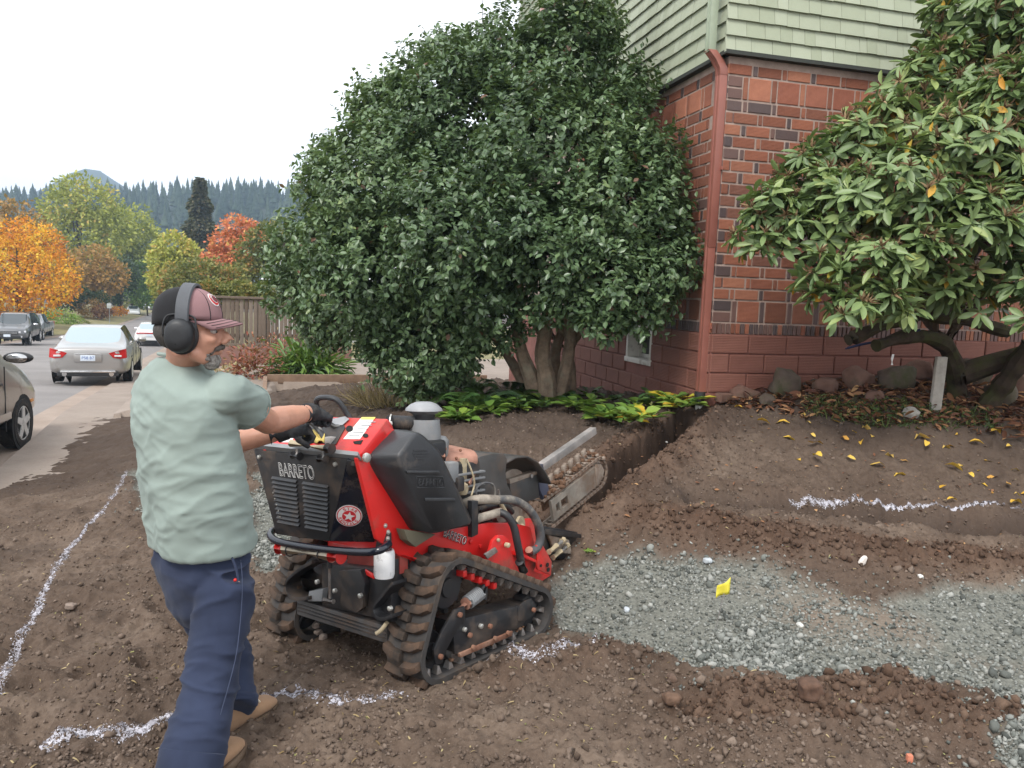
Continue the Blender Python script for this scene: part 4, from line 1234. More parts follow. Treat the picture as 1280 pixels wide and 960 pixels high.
# prop, rod, strap, tag
p = gp(1168, 514); top = at(1177, 446, p.y + .02)
o = MB().prism([Vector((-.045, -.02, -.12)), Vector((.045, -.02, -.12)), Vector((.045, .02, -.12)), Vector((-.045, .02, -.12))], top - p + Vector((0, 0, .12))).build('wooden_prop', plain('grey weathered wood', (.36, .33, .29), .9, 0, .15, 20, .4), None, bevel=.003)
o.location = p; tag(o, 'grey weathered board set upright to prop the rhododendron limb', 'prop')
p = gp(1046, 468); q = at(1056, 437, p.y + .1)
o = MB().tube([Vector((0, 0, -.08)), q - p], .011, 8).build('iron_rod', plain('rusty iron', (.17, .085, .05), .85, 0, .3), None, smooth=True); o.location = p
tag(o, 'rusty iron rod leaning in the rockery below the rhododendron', 'rod')
q0 = at(1057, 436, 6.9); pts = [at(1057, 436, 6.9), at(1075, 431, 6.85), at(1110, 424, 6.8), at(1150, 412, 6.75)]
o = MB().tube([v - q0 for v in catmull(pts, 4)], .012, 6).build('blue_strap', plain('dark blue webbing', (.018, .025, .075), .8), None); o.location = q0
tag(o, 'dark blue strap tied from the iron rod to the rhododendron limb', 'strap')
q0 = at(1116, 449, 6.75)
o = MB().tube([v - q0 for v in [at(1115, 456, 6.75), at(1115, 449, 6.74), at(1116.5, 443, 6.75)]], .009, 6).build('plant_tag', plain('white plastic tag', (.8, .8, .78), .5), None); o.location = q0
tag(o, 'small white plastic tag hanging under the rhododendron limb', 'tag')
def area(poly_px, n, pad=0):
    P = [gpix(*p) for p in poly_px]
    P = np.array(P); lo, hi = P.min(0), P.max(0)
    x = rng.uniform(lo[0], hi[0], n); y = rng.uniform(lo[1], hi[1], n)
    k = in_poly(x, y, P)
    return x[k], y[k]
def flat_scatter(name, poly_px, n, L, mat, shape=LEAF_OVAL, wr=.5, lift=.012, up=.35, tint=None, kind='stuff', sd=None):
    x, y = area(poly_px, n); N_ = len(x); z = ground_all(x, y)[0]
    a = rng.uniform(0, 2 * PI, N_); D = np.stack([np.cos(a), np.sin(a), rng.normal(0, up, N_)], 1)
    Nn = unit(np.array([0, 0, 1.0]) + up * rng.normal(size=(N_, 3)))
    l = rng.uniform(*L, N_)
    o = leaves(name, shape, np.stack([x, y, z + rng.uniform(.004, lift + .004, N_)], 1), D, Nn, l, l * wr, mat, rng.uniform(0, 1, N_) if tint is None else rng.uniform(*tint, N_))
    return tag(o, kind=kind)
BEDPX = [(890, 506), (960, 490), (1060, 480), (1290, 490), (1340, 560), (1240, 552), (1130, 540), (1020, 530), (940, 520)]
flat_scatter('leaf_litter', BEDPX, 5200, (.05, .12), M_LITTER, LEAF_LONG, .38, .03, .35)
def blades(name, poly_px, n, L, mat, wr=.12, lean=.6, kind='stuff', tint=(0, 1)):
    x, y = area(poly_px, n); N_ = len(x); z = ground_all(x, y)[0]
    D = unit(np.array([0, 0, 1.0]) + lean * rng.normal(size=(N_, 3)) * np.array([1, 1, .2])); l = rng.uniform(*L, N_)
    o = leaves(name, LEAF_BLADE, np.stack([x, y, z], 1), D, rng.normal(size=(N_, 3)), l, l * wr, mat, rng.uniform(*tint, N_))
    return tag(o, kind=kind)
blades('grass_weeds', [(1000, 505), (1060, 500), (1150, 515), (1240, 520), (1250, 548), (1150, 545), (1080, 540), (1010, 528)], 1500, (.03, .09), M_GRASS, .10, .9)
flat_scatter('clover_weeds', [(1005, 505), (1060, 500), (1150, 515), (1240, 522), (1250, 546), (1150, 543), (1080, 538), (1010, 526)], 1100, (.018, .034), M_GRASS, LEAF_OVAL, .9, .05, .4)
# fallen leaves one can count
yl = []
for (x, y) in [(938, 523), (930, 514), (985, 531), (976, 548), (1010, 545), (1005, 532), (1030, 557), (1068, 545), (1075, 560), (1003, 577), (1015, 572), (1095, 530), (1117, 575), (1135, 580), (1040, 528), (965, 534), (1160, 556), (1182, 584), (1205, 590), (1178, 565), (1196, 564), (1228, 578), (1230, 560), (1250, 545), (1270, 535), (1275, 590), (1268, 618), (1241, 618), (1175, 615), (1197, 628), (1208, 598), (1120, 600), (1090, 548), (1075, 536), (1052, 548), (1150, 540), (1192, 548), (1220, 590), (1262, 560), (1060, 572), (1140, 552), (1260, 608), (1278, 620), (1278, 632), (1232, 610), (950, 508), (1105, 588), (1000, 520), (1240, 600)]:
    yl.append((x, y))
ym = []
for q in range(7):
    v = LEAF_LONG[0].copy(); v[:, 2] += (.10 + .05 * (q % 3)) * np.sin(v[:, 1] * PI * (.7 + .2 * q)) + .25 * v[:, 0] ** 2 * (1 if q % 2 else -1)
    me = bpy.data.meshes.new('fallen_leaf'); me.from_pydata([tuple(a) for a in v], [], [tuple(map(int, f)) for f in LEAF_LONG[1]])
    me.materials.append(M_YLEAF); c = me.color_attributes.new('tint', 'FLOAT_COLOR', 'POINT')
    for e in c.data: e.color = ((q + .5) / 7,) * 3 + (1,)
    for f in me.polygons: f.use_smooth = True
    ym.append(me)
for i, (x, y) in enumerate(yl):
    p = gp(x + random.uniform(-3, 3), y + random.uniform(-2, 2))
    o = link('fallen_leaf', ym[i % 7], None, p + Vector((0, 0, .012))); l = random.uniform(.05, .135)
    o.scale = (l * .48, l, l); o.rotation_euler = (random.uniform(-.3, .35), random.uniform(-.4, .4), random.uniform(0, 6.3))
    tag(o, 'curled yellow leaf fallen on the dark soil below the rhododendron', 'leaf', 'yellow leaves fallen on the soil')

# ------------------------------------------------------------------ hostas and ferns at the camellia's foot
def rosette(name, px, py, n, L, wr, mat, label, cat, group, tint, tilt=(.25, .9), shape=LEAF_OVAL, lift=.0, dy=0):
    p = gp(px, py); p = Vector((p.x, p.y + dy, gz(p.x, p.y + dy) + lift))
    a = rng.uniform(0, 2 * PI, n); t = rng.uniform(*tilt, n)
    D = np.stack([np.cos(a), np.sin(a), t], 1); Nn = np.stack([-np.cos(a) * t, -np.sin(a) * t, np.ones(n)], 1) + .2 * rng.normal(size=(n, 3))
    l = rng.uniform(*L, n)
    st = unit(D) * (l * rng.uniform(.2, .8, n))[:, None]
    P = st + np.array([0, 0, .01])
    o = leaves(name, shape, P, D * np.array([1, 1, .35]), Nn, l, l * wr, mat, rng.uniform(*tint, n)); o.location = p
    return tag(o, label, cat, group)
k = 0
for i in range(30):                                   # a ragged row from the camellia to the downspout
    t = i / 29
    x = 565 + t * 295; y0 = 527 - 22 * math.sin(min(t / .55, 1) * PI * .62) + (18 if .62 < t < .86 else 4) * (t > .55)
    x += random.uniform(-6, 6); y0 += random.uniform(-4, 6)
    yel = t > .66
    rosette('hosta_plant', x, y0, random.randint(17, 26), (.11, .19), .55, M_HOSTA,
            'yellowing low hosta plant in the strip beside the downspout and trench' if yel else 'low bright green hosta plant in the strip at the foot of the camellia', 'plant',
            'yellowing hostas by the downspout' if yel else 'green hostas under the camellia', (.35, 1.0) if yel else (.2, .86), (.25, 1.1))
for i, (x, y) in enumerate([(600, 520), (640, 518), (675, 517), (712, 510), (735, 502), (760, 508), (790, 515), (815, 505), (838, 512), (655, 508), (580, 515), (620, 508)]):
    rosette('leafy_plant', x, y - 3, 16, (.08, .15), .52, M_FERN, 'darker leafy plant growing among the hostas below the camellia', 'plant', 'dark leafy plants among the hostas', (.35, 1), (.5, 1.8))
def fern(px, py, n, L, label, group, tint=(0, .8), Yd=0, mat=M_FERN):
    p = gp(px, py); p = Vector((p.x, p.y + Yd, gz(p.x, p.y + Yd)))
    root = thing('fern', label, 'fern', p, group)
    for f in range(n):
        Pn, Dn, Nn, Ln, Tn = [], [], [], [], []
        a = 2 * PI * f / n + random.uniform(-.3, .3); l = random.uniform(*L); up = random.uniform(.7, 1.5); tt = random.uniform(*tint)
        for s_ in np.linspace(.05, 1, 24):
            pos = np.array([math.cos(a) * l * s_, math.sin(a) * l * s_, l * (up * s_ - .95 * up * s_ ** 2.2) + .02])
            tan = np.array([-math.sin(a), math.cos(a), 0])
            for sg in (-1, 1):
                Pn.append(pos); Dn.append(tan * sg + np.array([math.cos(a), math.sin(a), 0]) * .35 + np.array([0, 0, -.15])); Nn.append([0, 0, 1]); Ln.append(l * .26 * (math.sin(PI * min(.12 + s_ * .88, .97))) ** .8); Tn.append(tt + random.uniform(-.1, .1))
        Ln = np.array(Ln)
        leaves('frond', LEAF_CARD, np.array(Pn), np.array(Dn), np.array(Nn, float), Ln, Ln * .32, mat, np.clip(np.array(Tn), 0, 1), root)
    return root
FERN_AT = ['fern under the camellia nearest the dry grass, leftmost but one', 'dark fern in the deepest shade left of the camellia trunks', 'dark fern touching the foot of the leaning camellia trunk', 'leftmost fern, behind the straw coloured grass clump', 'fern farthest back in the shade under the camellia']
for i, (x, y, l) in enumerate([(570, 508, .5), (606, 512, .55), (640, 506, .5), (520, 505, .45), (590, 495, .5)]):
    fern(x, y, 13, (l * .7, l), FERN_AT[i], 'ferns under the camellia')
# dry grasses
def tussock(px, py, n, L, label, tint=(0, .85), mat=M_STRAW, spread=.25, wr=.03, name='dry_grass_clump', cat='grass clump'):
    p = gp(px, py); a = rng.uniform(0, 2 * PI, n); r_ = spread * rng.uniform(0, 1, n) ** .5
    D = np.stack([np.cos(a), np.sin(a), rng.uniform(.3, 2.0, n)], 1) + .3 * rng.normal(size=(n, 3))
    l = rng.uniform(*L, n)
    o = leaves(name, LEAF_BLADE, np.stack([np.cos(a) * r_, np.sin(a) * r_, 0 * a], 1), D, rng.normal(size=(n, 3)), l, l * wr, mat, rng.uniform(*tint, n)); o.location = p
    return tag(o, label, cat)
tussock(492, 508, 340, (.18, .42), 'clump of dry straw coloured grass at the soil edge left of the camellia', spread=.45)
tussock(460, 500, 120, (.15, .35), 'smaller clump of dry grass near the raised bed timber', spread=.3)
tussock(540, 490, 200, (.2, .5), 'dry brown twiggy clump under the low camellia branches', spread=.3)
# timber-edged bed beside the driveway, plants beyond it
M_TIMBER = plain('weathered timber', (.21, .135, .09), .9, 0, .2, 9, .5, 40)
def edge_timber(a, b, label):
    a = Vector(a); b = Vector(b); d = (b - a); L = d.length
    o = MB().box((L / 2, 0, 0), (L, .07, .16)).build('edging_timber', M_TIMBER, None, bevel=.006)
    o.location = a; o.rotation_euler = (0, -math.asin(d.z / L), math.atan2(d.y, d.x))
    tag(o, label, 'timber', 'timbers edging the soil beside the driveway')
edge_timber((-4.42, 14.05, -.02), (-.5, 15.25, -.0), 'long timber edging the soil along the driveway behind the machine')
edge_timber((-4.05, 12.75, -.16), (-4.43, 13.98, -.04), 'short timber edging the soil, end on beside the red leaved shrub')
def mound(name, c, r, n, L, wr, mat, label, cat, shape=LEAF_BLADE, tint=(0, 1), droop=.5, group=None):
    d = unit(rng.normal(size=(n, 3)) + np.array([0, 0, .5])); d[:, 2] = np.abs(d[:, 2])
    P = d * np.array(r) * rng.uniform(.35, 1, (n, 1)) * (1 + .2 * rng.normal(size=(n, 1)))
    P[:, 2] = np.abs(P[:, 2])
    D = unit(d + np.array([0, 0, -droop]) + .35 * rng.normal(size=(n, 3))); l = rng.uniform(*L, n)
    o = leaves(name, shape, P, D, d + np.array([0, 0, .7]), l, l * wr, mat, rng.uniform(*tint, n)); o.location = c
    return tag(o, label, cat, group)
c = at(385, 474, 15.4); mound('leafy_shrub', c, (.75, .6, .62), 900, (.18, .36), .2, M_HOSTA, 'bright green leafy shrub with drooping leaves behind the raised bed', 'shrub', LEAF_LONG, (.0, .7), .5)
c = at(315, 476, 14.6); mound('red_shrub', c, (.55, .5, .75), 900, (.05, .12), .4, M_NAND, 'red leaved shrub beside the timber edging and the slatted fence', 'shrub', LEAF_OVAL, (0, 1), .2)
c = at(352, 452, 16.0); mound('pink_shrub', c, (.45, .4, .55), 500, (.05, .10), .35, M_NAND, 'sparse pinkish shrub against the slatted fence', 'shrub', LEAF_OVAL, (.3, 1), .1)
c = at(285, 470, 15.5); mound('yellow_shrub', c, (.5, .4, .3), 260, (.05, .12), .4, M_STRAW, 'low straw coloured plants at the foot of the red wall', 'shrub', LEAF_BLADE, (0, 1), .1)
# weeds and bits lying about
rosette('weed', 736, 694, 12, (.025, .05), .5, M_HOSTA, 'tiny green weed sprouting at the gravel edge beside the machine', 'weed', None, (.5, .9), (.3, 1.2))
# ================================================================== BEYOND THE YARD
M_FENCE = id_mat('weathered fence board', [(0, (.13, .10, .078)), (.5, (.175, .138, .108)), (1, (.23, .19, .155))], .95, 30, .5, None, .4, .2)
M_REDWALL = plain('red brown wall', (.20, .105, .085), .9, 0, .25, 4, .5, 30)
def slat_fence():
    a = at(268, 432, 17.0); b = at(430, 440, 18.2); a.z = .34; b.z = .34
    d = (b - a); L = d.length; d.normalize()
    root = thing('slat_fence', 'weathered brown fence of narrow upright slats on a low red wall behind the man', 'fence', a, None, math.atan2(d.y, d.x))
    sl = MB().box((0, 0, .5), (.082, .02, 1.0)).mesh('slat', M_FENCE, bevel=.003)
    n = int(L / .094)
    for i in range(n):
        o = link('slat', sl, root, (i * .094 + random.uniform(-.006, .006), -.03 + random.uniform(-.004, .004), random.uniform(-.02, .01))); o.rotation_euler = (0, random.uniform(-.01, .01), 0)
    for nm, z, h, y, dp in (('rail', .2, .08, .02, .05), ('rail', .82, .08, .02, .05), ('cap_rail', 1.03, .05, -.01, .14), ('base_board', -.02, .10, -.035, .05)):
        MB().box((L / 2, y, z), (L, dp, h)).build(nm, M_FENCE, root, bevel=.004)
    for i in range(4):
        MB().box((L * i / 3, .07, .45), (.09, .09, 1.15)).build('post', M_FENCE, root, bevel=.004)
    w_ = MB().box((L / 2, 0, 0), (L + .3, .25, .50)).build('low_wall', M_REDWALL, None, bevel=.01)
    w_.location = a + Vector((0, 0, -.30)); w_.rotation_euler = (0, 0, math.atan2(d.y, d.x)); 
    tag(w_, 'low red brown retaining wall under the slatted fence', 'wall')
slat_fence()
# a pale roof showing over the hedge left of the camellia
def far_house():
    c = at(352, 350, 30.0); root = thing('far_house', 'pale roofed house glimpsed behind the left edge of the camellia', 'house', (c.x + 2.0, c.y + 2, -.4))
    b = MB(); b.box((0, 0, 1.15), (5, 4, 2.3)); b.build('wall', plain('pale siding', (.5, .5, .48), .8), root)
    b = MB(); b.prism([Vector((-2.7, -2.3, 2.28)), Vector((-2.7, 2.3, 2.28)), Vector((-2.7, 0, 3.1))], (5.4, 0, 0)); b.build('roof', plain('pale roof', (.55, .56, .58), .7), root)
far_house()

def blob_leaves(name, blobs, n, L, wr, mat, tint, parent=None, off=(0, 0, 0), shell=(.6, 1.08), deep=.6, gapk=-.3, squash=1.0, up=.3, shape=LEAF_CARD, seed=0, patch=.5):
    P, d = blob_points(blobs, n, shell, deep, squash, .3)
    sc = 2.2 / max(.5, np.mean([b[3] for b in blobs]))
    g = fbm(P[:, 0] * sc, P[:, 1] * sc, 3, seed + 5, P[:, 2] * sc)
    P, d, g = P[g > gapk], d[g > gapk], g[g > gapk]
    N_ = len(P)
    D = unit(d + rng.normal(size=(N_, 3)) * .7 + np.array([0, 0, -.1])); Nn = unit(d * .7 + np.array([0, 0, up]) + .7 * rng.normal(size=(N_, 3)))
    l = rng.uniform(*L, N_)
    g2 = fbm(P[:, 0] * sc * .8 + 9, P[:, 1] * sc * .8, 3, seed + 9, P[:, 2] * sc * .8)
    t = np.clip(tint[0] + (tint[1] - tint[0]) * (.5 + patch * g2 * 1.6 + .22 * rng.normal(size=N_)), 0, 1)
    return leaves(name, shape, P - np.array(off), D, Nn, l, l * wr, mat, t, parent)
def tree(label, base, blobs_px, Y, n, L, mat, tint=(0, 1), trunk_r=.2, bark=None, group=None, squash=1.0, gapk=-.3, limbs=7, name='tree', patch=.5, wr=.6):
    """blobs_px: (px, py, r_px[, dY]) read at depth Y"""
    root = thing(name, label, 'tree', base, group)
    off = np.array(base)
    bl = []
    for q in blobs_px:
        p = at(q[0], q[1], Y + (q[3] if len(q) > 3 else 0)); bl.append((p.x, p.y, p.z, q[2] / 980 * Y))
    blob_leaves('crown', bl, n, L, wr, mat, tint, root, off, squash=squash, gapk=gapk, seed=int(abs(blobs_px[0][0])), patch=patch)
    b = MB()
    top = Vector(max(bl, key=lambda q: q[2])[:3]) - Vector(base)
    b.tube([Vector((0, 0, -.5)), top * .35, top * .7, top], [trunk_r, trunk_r * .75, trunk_r * .4, trunk_r * .1], 8)
    for q in bl[:limbs]:
        t = Vector(q[:3]) - Vector(base); s_ = top * random.uniform(.15, .5)
        branch(b, s_, t, trunk_r * .4, trunk_r * .06, .05, 5, 6)
    b.build('trunk', bark or M_BARKD, root, smooth=True)
    return root
M_GOLD = leaf_mat('golden maple leaf', [(0, (0.546, 0.156, 0.019)), (.35, (0.780, 0.312, 0.023)), (.7, (0.884, 0.468, 0.026)), (1, (0.806, 0.585, 0.065))], .6, .3, .25)
M_YGREEN = leaf_mat('yellow green leaf', [(0, (0.169, 0.195, 0.036)), (.5, (0.338, 0.364, 0.072)), (.85, (0.468, 0.468, 0.104)), (1, (0.546, 0.390, 0.104))], .6, .3, .25)
M_OLIVE = leaf_mat('olive leaf', [(0, (0.072, 0.085, 0.029)), (.5, (0.143, 0.156, 0.046)), (.85, (0.247, 0.234, 0.065)), (1, (0.390, 0.208, 0.065))], .6, .3, .2)
M_RUST = leaf_mat('rust leaf', [(0, (0.221, 0.117, 0.039)), (.5, (0.364, 0.208, 0.058)), (1, (0.468, 0.260, 0.078))], .6, .3, .2)
M_CORAL = leaf_mat('coral red leaf', [(0, (0.442, 0.143, 0.058)), (.5, (0.676, 0.195, 0.098)), (.8, (0.780, 0.286, 0.130)), (1, (0.546, 0.390, 0.104))], .6, .3, .25)
M_BRIGHT = leaf_mat('bright green leaf', [(0, (0.078, 0.143, 0.029)), (.5, (0.169, 0.286, 0.046)), (1, (0.338, 0.429, 0.078))], .6, .3, .25)
M_DGREEN = leaf_mat('deep green leaf', [(0, (.015, .028, .013)), (.5, (.032, .055, .024)), (1, (.07, .10, .035))], .6, .3, .12)
M_CONIF = leaf_mat('conifer', [(0, (.016, .030, .020)), (.5, (.032, .052, .032)), (.9, (.055, .075, .040)), (1, (.12, .09, .045))], .8, .2, .05)
M_FIR = leaf_mat('brownish fir', [(0, (.035, .042, .024)), (.5, (.085, .088, .048)), (.9, (.14, .125, .070)), (1, (.18, .14, .08))], .8, .2, .1)
def land(x, y, dz=0):
    return Vector((x, y, -.75 + float(street_drop(y)) + dz))
def bpx(px, Y, dz=0):
    p = at(px, 400, Y); return land(p.x, Y, dz)
tree('golden orange maple at the far kerb behind the parked grey pickup', bpx(25, 62), [(25, 330, 42), (60, 345, 34), (0, 350, 48), (40, 300, 24), (58, 305, 20), (75, 360, 20), (15, 375, 30), (-40, 340, 50), (20, 290, 20), (50, 375, 22)], 62, 15000, (0.164, 0.355), M_GOLD, (0, 1), .22, gapk=-.34)
tree('rust and olive tree behind the golden maple', bpx(-10, 80), [(10, 285, 34), (-30, 280, 40), (40, 300, 28), (60, 330, 30), (80, 340, 26), (0, 330, 40)], 80, 7000, (0.288, 0.606), M_RUST, (0, .8), .3)
tree('tall yellow green poplar with rounded crown, tallest of the street trees', bpx(100, 105), [(98, 250, 30), (80, 262, 26), (120, 258, 28), (70, 285, 22), (100, 290, 40), (130, 290, 34), (95, 235, 14), (145, 280, 22), (85, 320, 30)], 105, 12000, (0.313, 0.657), M_YGREEN, (.15, .95), .35, gapk=-.22)
tree('wide yellow green tree right of the tall poplar', bpx(165, 115), [(165, 285, 26), (180, 305, 24), (145, 300, 30), (150, 330, 30), (185, 330, 20), (195, 315, 12)], 115, 8000, (0.305, 0.686), M_YGREEN, (0, .75), .3)
tree('brownish gold small tree below the yellow green trees', bpx(120, 92), [(115, 335, 26), (135, 345, 22), (100, 345, 22), (120, 360, 18)], 92, 4500, (0.274, 0.549), M_RUST, (.2, 1), .2)
tree('orange tipped tree in the middle distance, beside the dark conifer', bpx(236, 60), [(215, 310, 20), (232, 320, 18), (200, 325, 14), (222, 340, 24), (205, 350, 20), (240, 345, 18)], 60, 6000, (0.180, 0.360), M_YGREEN, (.45, 1.05), .2)
tree('coral red autumn tree right of the tall conifer', bpx(300, 58), [(292, 285, 16), (308, 290, 16), (282, 305, 18), (300, 315, 24), (275, 325, 20), (318, 300, 14), (262, 330, 14), (290, 335, 20)], 58, 6500, (.16, .34), M_CORAL, (.1, 1.0), .22)
tree('dull olive tree at the camellia\'s left edge', bpx(335, 50), [(335, 305, 26), (318, 320, 22), (350, 315, 24), (330, 345, 26), (355, 340, 22), (310, 340, 20), (370, 320, 20)], 50, 7500, (.16, .34), M_OLIVE, (0, 1), .25)
tree('bright green low tree at the bend of the street', bpx(185, 112), [(180, 345, 18), (170, 360, 16), (195, 365, 18), (180, 370, 14), (205, 350, 14)], 112, 4500, (0.280, 0.560), M_BRIGHT, (0, .9), .15)
tree('olive yellow tree over the fence behind the man\'s cap', bpx(240, 46), [(225, 355, 24), (250, 345, 22), (270, 350, 22), (215, 372, 20), (240, 370, 24), (290, 350, 18)], 46, 7000, (.14, .3), M_OLIVE, (.3, 1.0), .2)
tree('dark green tree in the shade left of the street bend', bpx(150, 100), [(145, 355, 22), (155, 340, 18), (135, 365, 18)], 100, 3000, (0.256, 0.512), M_DGREEN, (.3, 1), .2)
# hedge on the fence, bushes by the far kerb
def bush(label, px, py, rpx, Y, n, L, mat, tint=(0, 1), name='bush', squash=.7, dz=0):
    p = at(px, py, Y); c = Vector((p.x, p.y, p.z)); r = rpx / 980 * Y
    o = blob_leaves(name, [(0, 0, 0, r), (r * .7, .1, -.15 * r, r * .7), (-r * .7, 0, -.1 * r, r * .75), (0, 0, -r * .5, r * .9)], n, L, .6, mat, tint, None, squash=squash, gapk=-.5, seed=int(px))
    o.location = c; return tag(o, label, 'bush')
for i, (x, y, r) in enumerate([(262, 362, 16), (300, 364, 18), (335, 366, 18)]):
    bush(['olive hedge bush over the fence, nearest the man\'s cap', 'olive hedge bush over the middle of the fence', 'olive hedge bush over the fence beside the camellia'][i], x, y, r, 24, 2600, (.06, .13), M_OLIVE, (.2, .95), 'hedge_bush')
bush('bright yellow green bush on the verge beside the parked pickup', 75, 398, 18, 70, 2200, (0.102, 0.218), M_BRIGHT, (.2, 1))
bush('grey green bush on the verge, next to the bright bush', 98, 405, 11, 72, 1200, (0.088, 0.190), M_OLIVE, (0, .8))
bush('dark evergreen shrub behind the parked cars', 45, 395, 16, 74, 1600, (0.147, 0.294), M_DGREEN, (.2, 1))
bush('dark shrub under the golden maple', 10, 398, 20, 72, 1800, (0.146, 0.293), M_DGREEN, (.2, 1))
bush('dark green mass between the maple and the poplar', 85, 365, 20, 86, 2200, (0.215, 0.399), M_DGREEN, (.2, 1))
bush('brown dried bush on the bank at the street bend', 115, 385, 15, 86, 1500, (0.140, 0.280), M_RUST, (0, .7))
bush('small dark conifer shrub on the bank', 125, 372, 8, 88, 900, (0.138, 0.277), M_DGREEN, (.2, 1), 'bush', 1.1)
bush('reddish brown low growth on the bank by the road', 128, 388, 9, 84, 900, (0.137, 0.274), M_LITTER, (.2, 1))
bush('orange fallen leaf heap on the verge at the bend', 148, 388, 8, 94, 700, (0.135, 0.270), M_GOLD, (0, .5), 'bush', .5)
bush('green bush beyond the bend of the street', 224, 385, 16, 62, 1500, (0.140, 0.280), M_BRIGHT, (0, .6))
bush('olive bush at the bend above the far white cars', 165, 378, 14, 135, 1200, (0.264, 0.494), M_OLIVE, (.2, 1))
# street sign pole at the bend
p = bpx(137, 80)
root = thing('street_sign', 'small sign on a thin grey pole at the bend of the street', 'sign', p)
MB().cyl((0, 0, -.1), (0, 0, 2.3), .04, 8).build('pole', plain('galvanised', (.35, .36, .36), .5, .6), root)
MB().box((0, -.04, 1.95), (.45, .02, .5)).build('plate', plain('sign back', (.42, .44, .44), .5, .4), root, bevel=.004)
# thin mast over the camellia
p = Vector(at(603.5, 0, 22)); b0 = land(p.x, p.y)
o = MB().tube([Vector((0, 0, 0)), Vector((0, 0, 13))], [.035, .02], 8).build('mast', plain('grey mast', (.32, .32, .33), .6), None); o.location = b0
tag(o, 'thin grey mast rising behind the camellia beside the green gable', 'mast')

# ------------------------------------------------------------------ conifer ridge and hill
def hill(name, Y, prof, depth, mat, z0):
    """prof: (px, py) of the bare crest at depth Y"""
    px = np.array([p[0] for p in prof]); py = np.array([p[1] for p in prof])
    xs = np.linspace(px[0], px[-1], 90); ys = np.interp(xs, px, py)
    rows = 24; V = []
    for j in range(rows):
        t = j / (rows - 1)
        for a, b in zip(xs, ys):
            p = at(a, b, Y); k = math.sin(PI * t)
            yy = Y + (t - .5) * depth
            V.append((p.x * yy / Y, yy, z0 + (p.z - z0) * k ** .8))
    n = 90; i = np.arange(rows - 1)[:, None] * n + np.arange(n - 1)[None]
    F = np.stack([i, i + 1, i + n + 1, i + n], -1).reshape(-1, 4)
    o = np_mesh(name, V, F, mat, smooth=True); tag(o, kind='structure')
    return np.array(V)
M_HILL = plain('forest floor', (.03, .042, .026), .95, 0, .3, .02)
RIDGE_P = [(-700, 259), (-300, 253), (-60, 259), (0, 261), (60, 259), (110, 256), (160, 257), (220, 255), (280, 252), (330, 255), (380, 257), (460, 259), (700, 264), (1000, 271), (1500, 309)]
hill('ridge', 420, RIDGE_P, 300, M_HILL, -4.5)
hill('blue_hill', 900, [(-900, 290), (-200, 270), (20, 250), (50, 240), (72, 228), (88, 219), (100, 214), (112, 213), (125, 216), (140, 226), (158, 238), (200, 255), (300, 285), (700, 330)], 500, M_HILL, -4.5)
def conifers():
    """pointed firs on the near face of the ridge: a far wood that reads as one mass"""
    xs = np.array([p[0] for p in RIDGE_P]); ys = np.array([p[1] for p in RIDGE_P])
    Vs, Fs, Ts = [], [], []; nb = 0
    N_ = 1500
    for i in range(N_):
        px_ = random.uniform(-260, 470) if i > 200 else random.uniform(470, 1200)
        t = random.uniform(.08, .55); Y = 420 + (t - .5) * 300
        p = at(px_, float(np.interp(px_, xs, ys)), 420); k = math.sin(PI * t) ** .8
        x = p.x * Y / 420; z = -4.5 + (p.z + 4.5) * k
        h = random.uniform(5.5, 11.5) * (1 if random.random() < .85 else 1.2); r = h * random.uniform(.19, .30)
        m = 7; tiers = 6; v = []; f = []
        for q in range(tiers):
            zz = h * (.10 + .9 * q / tiers); r_ = r * (1 - q / tiers) * random.uniform(.85, 1.15); b0 = len(v)
            for s_ in range(m):
                a = 2 * PI * s_ / m + q; rr = r_ * random.uniform(.6, 1.2)
                v.append((x + rr * math.cos(a), Y + rr * math.sin(a), z + zz - r_ * .35))
            v.append((x, Y, z + min(h, zz + h / tiers * 1.7)))
            for s_ in range(m): f.append((b0 + s_, b0 + (s_ + 1) % m, b0 + m))
        Vs += v; Fs += [(a + nb, b + nb, c + nb) for a, b, c in f]; nb += len(v); Ts += [random.random() * .9] * len(v)
    o = np_mesh('fir_wood', np.array(Vs), np.array(Fs), M_CONIF, {'tint': np.array(Ts)}); tag(o, kind='stuff')
conifers()
def fir(label, px, py_top, py_base, Y, w):
    a = at(px, py_top, Y); base = bpx(px, Y); h = a.z - base.z; root = thing('fir_tree', label, 'tree', base)
    n = 9000; t = rng.uniform(.08, 1, n) ** .8; r = w * (1 - t) ** .75 * (.55 + .45 * rng.uniform(0, 1, n)) * (1 + .3 * np.sin(t * 40)); an = rng.uniform(0, 2 * PI, n)
    P = np.stack([r * np.cos(an), r * np.sin(an), t * h - .12 * r], 1)
    D = np.stack([np.cos(an), np.sin(an), -.35 + .3 * rng.normal(size=n)], 1); l = rng.uniform(.3, .7, n) * w / 3.2
    leaves('crown', LEAF_CARD, P, D, np.array([0, 0, 1.0]) + .5 * rng.normal(size=(n, 3)), l, l * .5, M_FIR, np.clip(rng.normal(.55, .25, n), 0, 1), root)
    MB().tube([Vector((0, 0, -.3)), Vector((0, 0, h * .95))], [.35, .05], 8).build('trunk', M_BARKD, root)
fir('tall brownish fir standing alone above the autumn trees', 251, 222, 330, 95, 3.3)
fir('small dark fir beside the orange tipped tree', 241, 290, 340, 80, 1.1)

